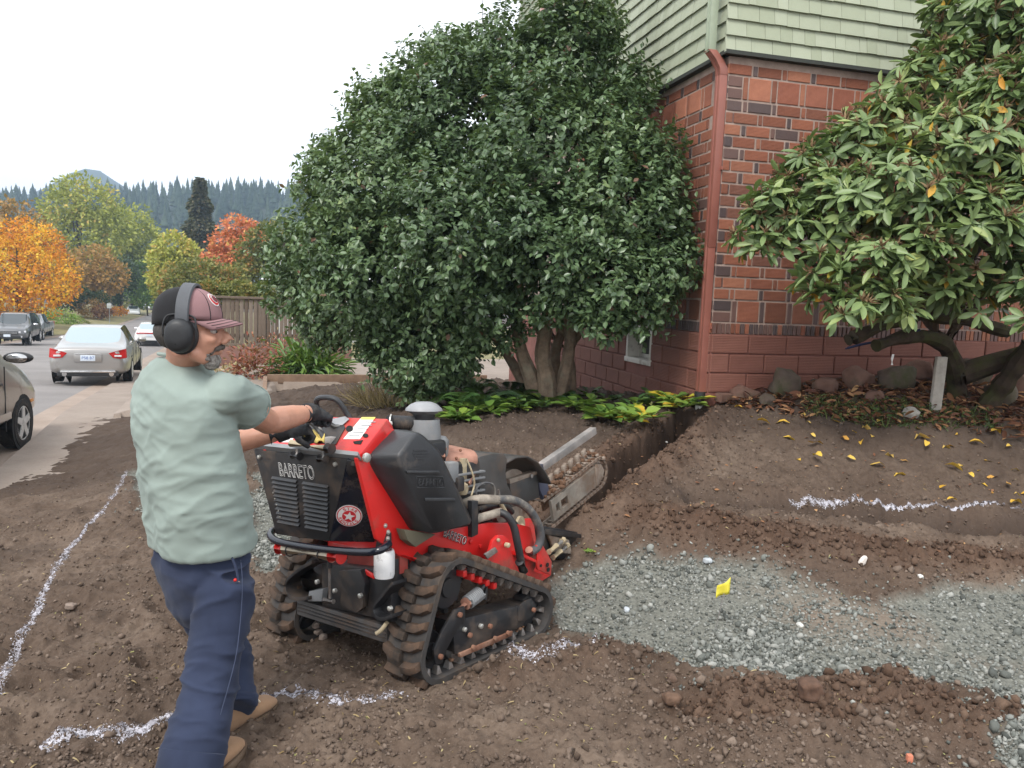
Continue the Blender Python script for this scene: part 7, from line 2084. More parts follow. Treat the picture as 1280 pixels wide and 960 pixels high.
tubep('wire_loop', [mp(596, 622, 1, .25), mp(596, 610, 1, .25), mp(606, 603.5, 1, .25), mp(616, 606, 1, .25), mp(619, 616, 1, .25), mp(617, 626, 1, .25)], .006, M_HOSEG, 6)
tubep('wire', [mp(623, 612, 1, .3), mp(624, 622, 1, .3), mp(616, 634, 1, .3)], .005, M_STEEL, 6)
# ---- curved guard over the drum, gate plate
arc = [(588, 606), (589, 590), (592, 578), (600, 571), (612, 567.5), (625, 566.5), (634, 567.5)]
A0 = [mp(x, y, 1, .34) for x, y in arc]
low = [(588, 632), (600, 634), (615, 636), (628, 636), (640, 634), (644, 622), (640, 604)]
g = MB(); rings = []
for l in np.linspace(.34, .76, 9):
    rings.append([V3((f, l, h)) for f, h in ((.88, .52), (.89, .66), (.92, .76), (.99, .83), (1.09, .855), (1.20, .85), (1.30, .81), (1.38, .745), (1.44, .67))])
g.loft(rings, cap=False, closed_ring=False)
gd = g.build('drum_guard', plain('worn dark sheet steel', (.085, .08, .076), .5, .5, .25, 6, .1, 30, .5, (.17, .12, .09), .35), T_, smooth=True)
md = gd.modifiers.new('thick', 'SOLIDIFY'); md.thickness = .010
sp = [mp(x, y, 1, .335) for x, y in ((591, 600), (592, 580), (600, 571), (615, 567.5), (630, 567), (634, 574), (632, 590), (634, 605), (640, 618), (641, 634), (600, 634))]
MB().prism(sp, (0, .010, 0)).build('guard_cheek', gd.data.materials[0], T_, bevel=.003)
MB().prism([mp(x, y, 1, .40) for x, y in ((637, 604), (672, 592), (674, 622), (641, 634))], (.0, .03, 0)).build('gate_plate', plain('dark steel plate', (.055, .055, .055), .5, .4, .2, 8, .1, 40, .5, (.15, .10, .07), .3), T_, bevel=.004)
MB().prism([mp(x, y, 1, .395) for x, y in ((637, 599), (671, 589), (672, 593), (638, 605))], (.0, .05, 0)).build('gate_rail', M_CLAY, T_, bevel=.004)
b = MB(); bolt(b, mp(664, 595, 1, .39), (0, -1, 0), .012, .008); b.build('bolts', M_STEEL, T_, smooth=True)
MB().lathe(V3((1.18, .42, .60)), (0, 1, 0), [(.05, 0), (.17, .01), (.17, .05), (.06, .06), (.06, .3)], 24).build('drive_drum', M_CLAY, T_, smooth=True)
MB().prism([mp(x, y, 1, .42) for x, y in ((673, 598), (685, 601), (687, 622), (681, 626), (675, 612))], (0, .03, 0)).build('boom_bracket', plain('blue grey paint', (.05, .055, .085), .5), T_, bevel=.004)
# ---- digging boom
bA, bB = mp(684.5, 637, 1, .45), mp(741, 592, 1, .45)
bd = (bB - bA).normalized(); bn = V3((-bd.z, 0, bd.x)); BL = (bB - bA).length
def bo(s, t, l=.45): return bA + bd * (s * BL) + bn * t + V3((0, l - .45, 0))
def bst(px, py):
    p = mp(px, py, 1, .45) - bA; return p.dot(bd) / BL, p.dot(bn)
ht = .066
boom = MB()
W1, W2 = (.055, .125), (.16, .30)
def plate_with_windows(b, sb, tb_, holes, l0, th):
    ns, n2 = len(sb), len(tb_)
    vs = [bo(s_, t_, l) for l in (l0, l0 + th) for s_ in sb for t_ in tb_]
    idx = lambda k, i, j: k * ns * n2 + i * n2 + j
    solid = lambda i, j: 0 <= i < ns - 1 and 0 <= j < n2 - 1 and (i, j) not in holes
    fs = []
    for i in range(ns - 1):
        for j in range(n2 - 1):
            if not solid(i, j): continue
            fs.append((idx(0, i, j), idx(0, i + 1, j), idx(0, i + 1, j + 1), idx(0, i, j + 1))); fs.append((idx(1, i, j), idx(1, i, j + 1), idx(1, i + 1, j + 1), idx(1, i + 1, j)))
            for di, dj, p_, q_ in ((-1, 0, (i, j), (i, j + 1)), (1, 0, (i + 1, j), (i + 1, j + 1)), (0, -1, (i, j), (i + 1, j)), (0, 1, (i, j + 1), (i + 1, j + 1))):
                if not solid(i + di, j + dj): fs.append((idx(0, *p_), idx(0, *q_), idx(1, *q_), idx(1, *p_)))
    b.add(vs, fs)
plate_with_windows(boom, (-.02, W1[0], W1[1], W2[0], W2[1], 1.0), (-ht, -.030, .026, ht), {(1, 1), (3, 1)}, .405, .02)
bst_ = boom.build('boom', plain('scraped grey steel', (.215, .19, .16), .75, .1, .25, 8, .3, 40, .3, (.15, .095, .064), .5), T_)
MB().prism([bo(W1[0] - .01, -.03, .50), bo(W2[1] + .01, -.03, .50), bo(W2[1] + .01, .03, .50), bo(W1[0] - .01, .03, .50)], (0, .012, 0)).build('inner_plate', M_MUD, bst_)
MB().prism([bo(.90, -.058, .398), bo(1.05, -.045, .398), bo(1.12, .0, .398), bo(1.07, .055, .398), bo(.96, .082, .398), bo(.93, .058, .398)], (0, .008, 0)).build('tip_plate', M_CLAY, bst_, bevel=.002)
# chain: side links, pins, cutters on a loop round the boom
loop = []
for s in np.linspace(-.12, 1.04, 34): loop.append((s, ht + .030))
for a in np.linspace(PI / 2, -PI / 2, 9)[1:-1]: loop.append((1.04 + math.cos(a) * (ht + .030) / BL, math.sin(a) * (ht + .032)))
for s in np.linspace(1.04, -.12, 34): loop.append((s, -ht - .034))
LP = [bo(s, t, .46) for s, t in loop]; cum = np.r_[0, np.cumsum([(LP[i + 1] - LP[i]).length for i in range(len(LP) - 1)])]
def chain_at(s):
    i = int(np.clip(np.searchsorted(cum, s) - 1, 0, len(LP) - 2)); k = (s - cum[i]) / (cum[i + 1] - cum[i])
    t = (LP[i + 1] - LP[i]).normalized(); return LP[i].lerp(LP[i + 1], k), t, V3((-t.z, 0, t.x))
lk = MB()
for dl in (-.046, .040):
    lk.prism([V3((x, dl - .004, z)) for x, z in ((-.022, -.009), (.022, -.009), (.026, 0), (.022, .009), (-.022, .009), (-.026, 0))], (0, .008, 0))
lk.cyl(V3((-.016, -.04, 0)), V3((-.016, .04, 0)), .007, 8)
LINK = lk.mesh('chain_link', M_CLAY)
cu_ = MB(); cu_.prism([V3((-.02, -.05, .0)), V3((.02, -.05, 0)), V3((.012, -.056, .030)), V3((.03, -.06, .058)), V3((-.012, -.058, .050)), V3((-.022, -.052, .02))], (0, .022, 0))
CUT = cu_.mesh('chain_tooth', M_CLAY, bevel=.003)
n = int(cum[-1] / .041)
chain = MB().tube([bo(-.1, ht + .012, .46), bo(1.0, ht + .012, .46)], .004, 6).build('digging_chain', M_CLAY, T_)
for i in range(n):
    p, t, o = chain_at(i * .041 + .01); m = Matrix.Identity(4)
    for c_, v in enumerate((t, V3((0, 1, 0)), o)):
        for r_ in range(3): m[r_][c_] = v[r_]
    m.translation = p; ob = link('chain_link', LINK, chain); ob.matrix_local = m
    if i % 2 == 1:
        ob = link('chain_tooth', CUT, chain); m2 = m.copy(); m2.translation = p + o * .006
        if i % 2: m2 = m2 @ Matrix.Scale(-1, 4, (0, 1, 0)) @ Matrix.Rotation(0, 4, 'Z')
        ob.matrix_local = m2
for i in range(80):                                     # soil riding on the chain
    s = random.uniform(0, cum[-1] * .48); p, t, o = chain_at(s); rr = random.uniform(.008, .022)
    me = rock(p, (rr, rr * .8, rr * .7), i + 60); me.name = 'mud_lump'; me.materials.append(M_MUD if i % 4 else M_CLAY)
    link('mud_lump', me, chain, p + o * random.uniform(.0, .04) + V3((0, random.uniform(-.05, .06), 0)))
# crumber bar above the chain
c0, c1 = mp(667, 590, 1, .55), mp(742, 538, 1, .55); cd = (c1 - c0).normalized(); cn = V3((-cd.z, 0, cd.x))
def bar_piece(s0, s1, mat, nm, h=.024):
    p, q = c0.lerp(c1, s0), c0.lerp(c1, s1); b = MB()
    b.hexa([p - cn * h - V3((0, h, 0)), q - cn * h - V3((0, h, 0)), q - cn * h + V3((0, h, 0)), p - cn * h + V3((0, h, 0)), p + cn * h - V3((0, h, 0)), q + cn * h - V3((0, h, 0)), q + cn * h + V3((0, h, 0)), p + cn * h + V3((0, h, 0))])
    return b.build(nm, mat, T_, bevel=.003)
bar_piece(0, 1, plain('scuffed steel tube', (.30, .28, .265), .45, .4, .3, 6, .1, 40, .5, (.50, .42, .38), .35), 'crumber_bar')
bar_piece(-.06, .10, plain('blue black socket', (.045, .045, .06), .5), 'bar_socket', .027)
MB().prism([mp(x, y, 1, .5) for x, y in ((668, 592), (678, 596), (684, 612), (676, 616))], (0, .05, 0)).build('bar_mount', plain('dark blue bracket', (.03, .03, .05), .5), T_, bevel=.003)
# ---- front red brackets
def rp(name, pxs, l, th, mat=M_RED, bev=.004):
    return MB().prism([mp(x, y, 1, l) for x, y in pxs], (0, th, 0)).build(name, mat, T_, bevel=bev)
rp('front_plate', ((643, 655), (650, 650), (664, 648), (668, 657), (671, 680), (677, 679), (690, 702), (689, 719), (677, 727), (658, 724), (648, 700)), .30, .022)
rp('front_lug', ((607, 715), (612, 690), (616, 676), (623, 669), (630, 669), (636, 674), (640, 690), (645, 706), (648, 716), (630, 722)), .11, .018)
rp('front_gusset', ((634, 718), (648, 700), (656, 708), (674, 717), (689, 719), (677, 727), (658, 725)), .20, .10)
rp('front_fin', ((671, 682), (677, 678), (690, 702), (689, 719), (672, 712)), .14, .014)
rp('front_web', ((600, 668), (628, 664), (640, 672), (612, 690), (600, 700)), .19, .02)
rp('step_bar', ((652, 691), (671, 700), (671, 704), (652, 696)), .12, .10)
b = MB(); bolt(b, mp(632, 681, 1, .105), (0, -1, 0), .013, .02); bolt(b, mp(622, 675, 1, .108), (0, -1, 0), .009, .01)
b.build('bolts', M_TAN, T_, smooth=True)
MB().prism([mp(x, y, 1, .10) for x, y in ((606, 693), (620, 684), (623, 690), (610, 699))], (0, .012, 0)).build('latch_plate', M_STEEL, T_, bevel=.004)
bb = MB()
for x, y in ((588, 667), (588, 677), (600, 683), (579, 690), (590, 700)): bolt(bb, mp(x, y, 1, .183), (0, -1, 0), .011, .008)
bb.build('bolts', M_RED, T_, smooth=True)
for x, y, r_ in ((684, 706, .012), (685, 712, .012), (676, 707, .008), (619, 712, .01), (611, 708, .006)):
    MB().lathe(mp(x, y, 1, .107 if x < 650 else .136), (0, -1, 0), [(r_, 0), (r_, .004)], 14).build('bolt_hole', M_ARCH, T_)
rp('pump_mount', ((590, 626), (598, 626), (598, 668), (590, 672)), .16, .03, M_BLK)
MB().cyl(mp(600, 656, 1, .26), mp(640, 662, 1, .24), .052, 20).build('hydraulic_motor', M_BLK, T_, smooth=True)
MB().cyl(mp(598, 657, 1, .255), mp(602, 657, 1, .255), .018, 14).build('shaft_end', M_STEEL, T_, smooth=True)
MB().lathe(mp(648, 661, 1, .28), (.3, -1, 0), [(.07, 0), (.07, .015), (.03, .02), (.012, .05)], 22).build('bearing_flange', M_TAN, T_, smooth=True)
text_on('lettering', 'BARRETO', mp(553, 671, 1, .180), mp(579, 681, 1, .18) - mp(553, 671, 1, .18), mp(553, 664, 1, .18) - mp(553, 671, 1, .18), (mp(580, 681, 1, .18) - mp(552, 671, 1, .18)).length, M_LABEL, T_, .035, lift=.004, squash=.042)
text_on('lettering', 'BARRETO', mp(553, 671, 1, .180), mp(579, 681, 1, .18) - mp(553, 671, 1, .18), mp(553, 664, 1, .18) - mp(553, 671, 1, .18), (mp(580, 681, 1, .18) - mp(552, 671, 1, .18)).length, M_BLK, T_, 0, lift=.006, squash=.040)
# ---- hoses
tubep('hose', [mp(578, 632, 1, .26), mp(590, 626, 1, .22), mp(604, 624, 1, .20), mp(622, 625, 1, .19)], .024, M_HOSET, 12)
tubep('hose', [mp(620, 625, 1, .19), mp(640, 625, 1, .17), mp(658, 634, 1, .15), mp(670, 650, 1, .14), mp(676, 668, 1, .14), mp(672, 684, 1, .15), mp(663, 690, 1, .16)], .0225, M_HOSEG, 12)
tubep('hose', [mp(588, 652, 1, .22), mp(598, 648, 1, .20), mp(612, 644, 1, .18), mp(626, 640, 1, .17)], .022, M_HOSET, 12)
tubep('hose', [mp(624, 640, 1, .17), mp(634, 645, 1, .13), mp(642, 658, 1, .11), mp(646, 675, 1, .10), mp(650, 695, 1, .10), mp(653, 712, 1, .11)], .020, M_HOSE, 12)
tubep('hose', [mp(596, 638, 1, .28), mp(612, 632, 1, .30), mp(630, 632, 1, .30), mp(640, 640, 1, .32)], .016, M_HOSE, 10)
tubep('hose', [mp(625, 628, 1, .28), mp(632, 640, 1, .27), mp(640, 655, 1, .26)], .012, M_TAN, 8)
MB().cyl(mp(649, 702, 1, .10), mp(655, 714, 1, .11), .024, 10).build('hose_ferrule', M_BLK, T_, bevel=.003)
MB().cyl(mp(661, 687, 1, .16), mp(667, 697, 1, .17), .022, 10).build('hose_ferrule', M_RUSTP, T_, bevel=.003)
# ---- auger drive box at the front
ab = MB(); P = [(676, 657), (722, 665), (723, 692), (710, 702), (680, 690)]
ab.prism([mp(x, y, 1, .36) for x, y in P], (0, .24, 0)); axb = ab.build('spoil_auger_box', M_BLK, T_, bevel=.004)
MB().prism([mp(x, y, 1, .35) for x, y in ((676, 660), (722, 667), (722, 672), (676, 667))], (0, -.03, 0)).build('box_lip', M_BLK, axb, bevel=.003)
MB().prism([mp(x, y, 1, .355) for x, y in ((682, 668), (708, 674), (712, 692), (690, 690))], (0, -.02, 0)).build('clay_cake', M_CLAY, axb, bevel=.006)
for a, c_ in (((686, 690), (702, 677)), ((691, 697), (707, 684))):
    p, q = mp(*a, 1, .29), mp(*c_, 1, .31)
    hb = MB().cyl(p, p.lerp(q, .6), .017, 12).build('hose_fitting', M_TAN, T_, smooth=True)
    MB().cyl(p.lerp(q, .6), q, .013, 6).build('fitting_nut', M_STEEL, hb)
    MB().cyl(q, q + (q - p).normalized() * .03, .020, 6).build('fitting_nut', M_TAN, hb)
# mud thrown on the frame
for i in range(14):
    rr = random.uniform(.006, .014); f = random.uniform(.2, .75)
    me = rock(V3(), (rr, rr, rr * .7), i + 120); me.name = 'mud_lump'; me.materials.append(M_MUD)
    link('mud_lump', me, T_, V3((f, .03 + random.uniform(-.01, .03), .052 + random.uniform(0, .02))))
# ================================================================== THE MAN
M_SKIN = plain('tanned skin', (.50, .255, .175), .48, 0, .10, 22, .12, 90, .45)
M_SKIN.node_tree.nodes['Principled BSDF'].inputs['Subsurface Weight'].default_value = .12
M_SKIN.node_tree.nodes['Principled BSDF'].inputs['Subsurface Radius'].default_value = (.01, .004, .002)
def cloth(name, c, weave=420, var=.10, fade=None):
    t = NT(name); co = t.coord()
    n = t.noise(5, 5, co, .6); n2 = t.noise(weave, 2, co)
    col = t.ramp(n, [(.3, tuple(x * (1 - var) for x in c)), (.7, tuple(x * (1 + var) for x in c))])
    if fade: col = t.mix(t.math('MULTIPLY', t.ramp(t.noise(16, 6, co, .7), [(.6, (0, 0, 0)), (.85, (1, 1, 1))]), .5), col, fade)
    t.set('Base Color', col).set('Roughness', .92).set('Specular IOR Level', .2).set('Sheen Weight', .06)
    t.bump(n2, .25, .002)
    return t.m
M_SHIRT = cloth('sage cotton', (.245, .296, .268))
M_PANTS = cloth('navy twill', (.026, .034, .064), 500, .18, (.05, .062, .10))
M_STITCH = cloth('stitched seam', (.05, .062, .105))
M_CAPF = cloth('faded maroon twill', (.26, .15, .155), 500, .14, (.38, .26, .26))
M_CAPB = cloth('black mesh', (.018, .018, .020), 240)
M_MUFF = plain('ear defender plastic', (.014, .015, .017), .5, 0, .2, 12, .08, 80)
M_BAND = plain('grey headband', (.085, .09, .10), .75, 0, .15, 12, .2, 90)
M_HAIR = plain('dark grey hair', (.045, .040, .036), .8, 0, .4, 60, .6, 200)
M_BEARD = plain('greying beard', (.27, .25, .23), .9, 0, .5, 90, .7, 260, .2, (.07, .055, .045), .45)
M_GLOVE = plain('dark work glove', (.026, .027, .030), .8, 0, .25, 16, .4, 120, .3, (.10, .09, .08), .2)
M_BOOT = cloth('tan suede', (.27, .165, .098), 300, .22, (.14, .088, .055))
M_SOLE = plain('boot sole', (.16, .115, .08), .9, 0, .25, 14, .4, 80, .2, (.12, .075, .05), .4)
man = thing('person', 'man in sage green t-shirt, maroon cap and ear defenders, gripping the trencher controls', 'person', (-.98, 2.66, 0))
MO = Vector(man.location)
def W(px, py, Y): return at(px, py, Y) - MO
HF = Vector((.62, .785, 0)); HR = Vector((.785, -.62, 0))
def remeshed(name, b, vox, mat, smooth_it=6, disp=None, parent=None):
    me = bpy.data.meshes.new(name); me.from_pydata(b.v, [], b.f)
    bm = bmesh.new(); bm.from_mesh(me); bmesh.ops.recalc_face_normals(bm, faces=bm.faces); bm.to_mesh(me); bm.free()
    tmp = bpy.data.objects.new('tmp', me); COL.objects.link(tmp)
    md = tmp.modifiers.new('r', 'REMESH'); md.mode = 'VOXEL'; md.voxel_size = vox; md.use_smooth_shade = True
    if smooth_it:
        ms = tmp.modifiers.new('s', 'SMOOTH'); ms.factor = .5; ms.iterations = smooth_it
    dg = bpy.context.evaluated_depsgraph_get(); ev = bpy.data.meshes.new_from_object(tmp.evaluated_get(dg)); bpy.data.objects.remove(tmp)
    ev.name = name
    if disp is not None:
        n = len(ev.vertices); v = np.zeros(n * 3, np.float32); nn = np.zeros(n * 3, np.float32)
        ev.vertices.foreach_get('co', v); ev.vertices.foreach_get('normal', nn); v = v.reshape(-1, 3).astype(float); nn = nn.reshape(-1, 3)
        v = v + nn * disp(v)[:, None]
        ev.vertices.foreach_set('co', v.astype(np.float32).ravel())
    for p in ev.polygons: p.use_smooth = True
    ev.materials.clear(); ev.materials.append(mat); ev.update()
    return link(name, ev, parent if parent is not None else man)
def oval_loft(b, rings, n=28):
    """rings: (centre, a along HR, b along HF[, axis pair])"""
    rr = []
    for q in rings:
        c, a, d = q[:3]; ux, uy = (q[3], q[4]) if len(q) > 3 else (HR, HF)
        rr.append([c + ux * (a * math.copysign(abs(math.cos(t)) ** .86, math.cos(t))) + uy * (d * math.copysign(abs(math.sin(t)) ** .86, math.sin(t))) for t in [2 * PI * k / n for k in range(n)]])
    b.loft(rr)
YT = 2.66
sh_r, el_r, wr_r = W(281, 487, 2.585), W(335, 527, 2.86), W(387, 516, 3.10)
sh_l, el_l, wr_l = W(193, 484, 2.83), W(262, 560, 3.02), W(352, 540, 3.10)
hip_r, kn_r = W(284, 725, 2.61), W(270, 826, 2.52)
hr = atz(220, 1012, 0) - MO; tr_ = atz(272, 972, 0) - MO
hr.z = gz(hr.x + MO.x, hr.y + MO.y) - .004; tr_.z = gz(tr_.x + MO.x, tr_.y + MO.y) - .006; tr_ = hr + (tr_ - hr).normalized() * .30
hl = atz(268, 936, 0) - MO; tl = atz(334, 893, 0) - MO
hl.z = gz(hl.x + MO.x, hl.y + MO.y) - .008; tl.z = gz(tl.x + MO.x, tl.y + MO.y) - .006; tl = hl + (tl - hl).normalized() * .30
an_r = hr + (tr_ - hr) * .22 + Vector((0, 0, .115))
hip_l, kn_l = W(238, 725, 2.79), W(284, 815, 2.83)
an_l = hl + (tl - hl) * .26 + Vector((0, 0, .135))
HC = W(241, 408, 2.58)                                    # middle of the head
FD = Vector((.985, .10, -.03)).normalized(); FRt = Vector((.10, -.985, 0)).normalized(); FU = FRt.cross(FD).normalized()
FM = Matrix((FD, FRt, FU)).transposed()                    # columns: face forward, his right, up
def hd(f, r, u): return HC + FD * f + FRt * r + FU * u
# ---- body: one continuous skin, clothed below
b = MB()
oval_loft(b, [(W(228, 474, YT), .15, .07), (W(230, 500, YT), .18, .10), (W(236, 580, YT), .17, .11), (W(248, 660, YT), .16, .115), (W(255, 720, 2.70), .155, .115), (W(257, 750, 2.70), .12, .09)])
for A, B_, C_, r0, r1, r2 in ((sh_r - HF * .01 - Vector((0, 0, .02)), el_r, wr_r, .050, .048, .030), (sh_l, el_l, wr_l, .050, .046, .030)):
    d1 = (B_ - A); d2 = (C_ - B_)
    b.tube([A + d1 * .25, A + d1 * .5, A + d1 * .85, B_, B_ + d2 * .25, B_ + d2 * .6, C_, C_ + d2.normalized() * .04], [r0, r0 * .95, r1 * 1.0, r1 * .99, r1 * 1.06, r1 * .9, r2 * 1.06, r2 * .95], 16)
for A, B_, C_ in ((hip_r, kn_r, an_r), (hip_l, kn_l, an_l)): b.tube([A, A.lerp(B_, .5), B_, B_.lerp(C_, .35), C_], [.08, .07, .052, .054, .036], 14)
b.tube([W(222, 466, 2.68), W(231, 448, 2.64), hd(-.02, 0, -.055)], [.066, .059, .060], 18)
b.sphere(hd(-.018, 0, .022), (.099, .075, .096), 24, 16, FM)     # cranium
b.sphere(hd(.030, 0, -.042), (.062, .060, .078), 20, 14, FM)     # face
b.sphere(hd(.048, 0, -.098), (.034, .036, .030), 16, 10, FM)     # chin
b.tube([hd(-.012, .048, -.055), hd(.02, .047, -.085), hd(.05, .022, -.105)], [.024, .022, .02], 10)
b.tube([hd(-.012, -.048, -.055), hd(.02, -.047, -.085), hd(.05, -.022, -.105)], [.024, .022, .02], 10)
b.tube([hd(.078, .034, .006), hd(.088, .0, .008), hd(.078, -.034, .006)], [.012, .013, .012], 10)      # brow
b.tube([hd(.086, 0, .002), hd(.103, 0, -.020), hd(.120, 0, -.040)], [.010, .0125, .0145], 12)          # nose
for s in (-1, 1):
    b.sphere(hd(.102, s * .012, -.045), .010, 10, 8)
    b.sphere(hd(.062, s * .036, -.036), (.026, .020, .020), 12, 8, FM)                                # cheekbone
b.tube([hd(.088, .018, -.073), hd(.094, 0, -.071), hd(.088, -.018, -.073)], [.006, .0075, .006], 8)    # lips
b.tube([hd(.086, .016, -.083), hd(.091, 0, -.083), hd(.086, -.016, -.083)], [.006, .0075, .006], 8)
body = remeshed('body', b, .0055, M_SKIN, 4, lambda v: .0012 * fbm(v[:, 0] * 30, v[:, 1] * 30, 2, 3, v[:, 2] * 30))
# eyes, eyebrow, lids
for s in (1, -1):
    MB().sphere(hd(.0745, s * .031, -.010), (.0115, .0135, .0085), 12, 8, FM).build('eye', plain('eye white', (.55, .50, .47), .25), body, smooth=True)
    MB().sphere(hd(.0835, s * .0315, -.011), .005, 10, 6).build('iris', plain('dark iris', (.03, .02, .015), .15), body, smooth=True)
    MB().tube([hd(.070, s * .045, -.004), hd(.084, s * .034, .001), hd(.087, s * .022, -.003)], [.003, .0045, .003], 8).build('eyelid', M_SKIN, body, smooth=True)
    MB().tube([hd(.072, s * .050, .012), hd(.087, s * .036, .019), hd(.094, s * .016, .014)], [.004, .0055, .004], 8).build('eyebrow', M_HAIR, man, smooth=True)
# hair showing below the cap at the back and beard
b = MB(); b.sphere(hd(-.045, 0, -.020), (.078, .077, .062), 22, 14, FM)
b.tube([hd(.018, .071, -.02), hd(.022, .070, -.05)], [.012, .006], 8)
remeshed('hair', b, .006, M_HAIR, 3, lambda v: .002 * fbm(v[:, 0] * 60, v[:, 1] * 60, 2, 4, v[:, 2] * 20))
b = MB()
b.tube([hd(.068, .036, -.086), hd(.083, .027, -.069), hd(.097, .006, -.062), hd(.097, -.006, -.062), hd(.083, -.027, -.069), hd(.068, -.036, -.086)], [.008, .009, .009, .009, .009, .008], 10)
mst = remeshed('moustache', b, .004, plain('dark moustache', (.085, .07, .06), .9, 0, .5, 90, .7, 260), 2, lambda v: .0018 * vnoise(v[:, 0] * 160, v[:, 1] * 160, 5, v[:, 2] * 90))
b = MB()
b.sphere(hd(.062, 0, -.108), (.031, .032, .034), 16, 12, FM)
b.tube([hd(.062, .036, -.085), hd(.060, .034, -.105)], [.009, .014], 8); b.tube([hd(.062, -.036, -.085), hd(.060, -.034, -.105)], [.009, .014], 8)
b.tube([hd(.088, 0, -.094), hd(.085, 0, -.11)], [.009, .014], 8)
remeshed('goatee', b, .004, M_BEARD, 2, lambda v: .0025 * vnoise(v[:, 0] * 150, v[:, 1] * 150, 7, v[:, 2] * 80))
# ---- cap
def cap_shell(name, mat, a0, a1, parent, r_off=0.0, u0=.004, skirt=0.0):
    """part of the cap dome between two azimuths (0 = forward), from the band up"""
    b = MB(); rings = []
    n = 26
    for i in range(-1 if skirt else 0, 15):
        t = max(i, 0) / 14; ring = []; dn = skirt if i < 0 else 0.0
        el = PI / 2 * t
        for k in range(n + 1):
            a = a0 + (a1 - a0) * k / n
            rx, ry, rz = .109 + r_off, .085 + r_off, .100 + r_off
            c = math.cos(el) ** .8; fwd = max(0, math.cos(a))
            ring.append(hd(-.018 + rx * c * math.cos(a) * (1 + .03 * fwd * (1 - t)), ry * c * math.sin(a), u0 + .024 + (rz) * math.sin(el) ** .92 - dn * max(0, -math.cos(a)) ** .5))
        rings.append(ring)
    b.loft(rings, cap=False, closed_ring=False)
    o = b.build(name, mat, parent, smooth=True)
    m = o.modifiers.new('t', 'SOLIDIFY'); m.thickness = .003; m.offset = -1
    return o
cap = cap_shell('cap', M_CAPF, -R(82), R(82), man)
cap_shell('cap_back', M_CAPB, R(80), R(280), cap, .0, .004, .030)
# hair bulging under the back of the cap
b = MB(); rings = []
for i in range(9):
    t = i / 8; ring = []
    for k in range(23):
        s = -1 + 2 * k / 22; ww = .078 * (1 - .16 * t ** 2)
        x0 = .086 * math.sqrt(max(0, 1 - (s * .94) ** 2)) - .026
        ring.append(hd(x0 + .096 * t * (1 - .30 * s * s) + .004, s * ww, .032 + .004 * t - .016 * t * t - .026 * s * s * (.35 + .65 * t)))
    rings.append(ring)
b.loft(rings, cap=False, closed_ring=False)
bill = b.build('cap_bill', M_CAPF, cap, smooth=True); m = bill.modifiers.new('t', 'SOLIDIFY'); m.thickness = .004
for j in (.55, .75, .93):
    pts = []
    for k in range(1, 22):
        s = -1 + 2 * k / 22; t = j; ww = .078 * (1 - .16 * t ** 2); x0 = .086 * math.sqrt(max(0, 1 - (s * .94) ** 2)) - .026
        pts.append(hd(x0 + .096 * t * (1 - .30 * s * s) + .004, s * ww, .0345 + .004 * t - .016 * t * t - .026 * s * s * (.35 + .65 * t)))
    MB().tube(pts, .0008, 4).build('stitching', M_CAPB, bill)
def on_cap(a, el, off=.002):
    rx, ry, rz = .109 + off, .085 + off, .100 + off; c = math.cos(el) ** .8; fwd = max(0, math.cos(a))
    return hd(-.018 + rx * c * math.cos(a) * (1 + .03 * fwd * (1 - el / (PI / 2))), ry * c * math.sin(a), .026 + rz * math.sin(el) ** .92)
for a in (R(38), -R(38), 0): MB().tube([on_cap(a, e, .001) for e in np.linspace(.02, 1.5, 14)], .0012, 5).build('seam', M_CAPB, cap)
MB().tube([on_cap(R(81), e, .0005) for e in np.linspace(.0, 1.5, 14)], .0015, 5).build('seam', M_CAPB, cap)
MB().sphere(on_cap(0, PI / 2, .0), (.008, .008, .005), 10, 6).build('cap_button', M_CAPF, cap, smooth=True)
for k, (r_, mat, off) in enumerate(((.026, M_LABEL, .002), (.022, M_STKR, .0032), (.0150, M_LABEL, .0044), (.013, plain('dark emblem', (.12, .02, .03), .7), .0056))):
    pts = [on_cap(R(16) + r_ / .10 * math.cos(q), R(40) + r_ / .10 * math.sin(q), off) for q in np.linspace(0, 2 * PI, 25)[:-1]]
    MB().add(pts + [on_cap(R(16), R(40), off + .0008)], [(i, (i + 1) % 24, 24) for i in range(24)]).build('emblem', mat, cap, smooth=True)
for k in range(9):
    q = PI * (.1 + .8 * k / 8); c = on_cap(R(16) + .0186 / .10 * math.cos(q), R(40) + .0186 / .10 * math.sin(q), .0046)
    MB().sphere(c, (.0016, .0016, .0016), 6, 4).build('emblem_mark', M_LABEL, cap)
MB().lathe(on_cap(R(52), R(52), -.001), (on_cap(R(52), R(52), .01) - on_cap(R(52), R(52), 0)), [(.004, 0), (.004, .0015), (.0015, .002)], 10).build('eyelet', M_CAPB, cap)
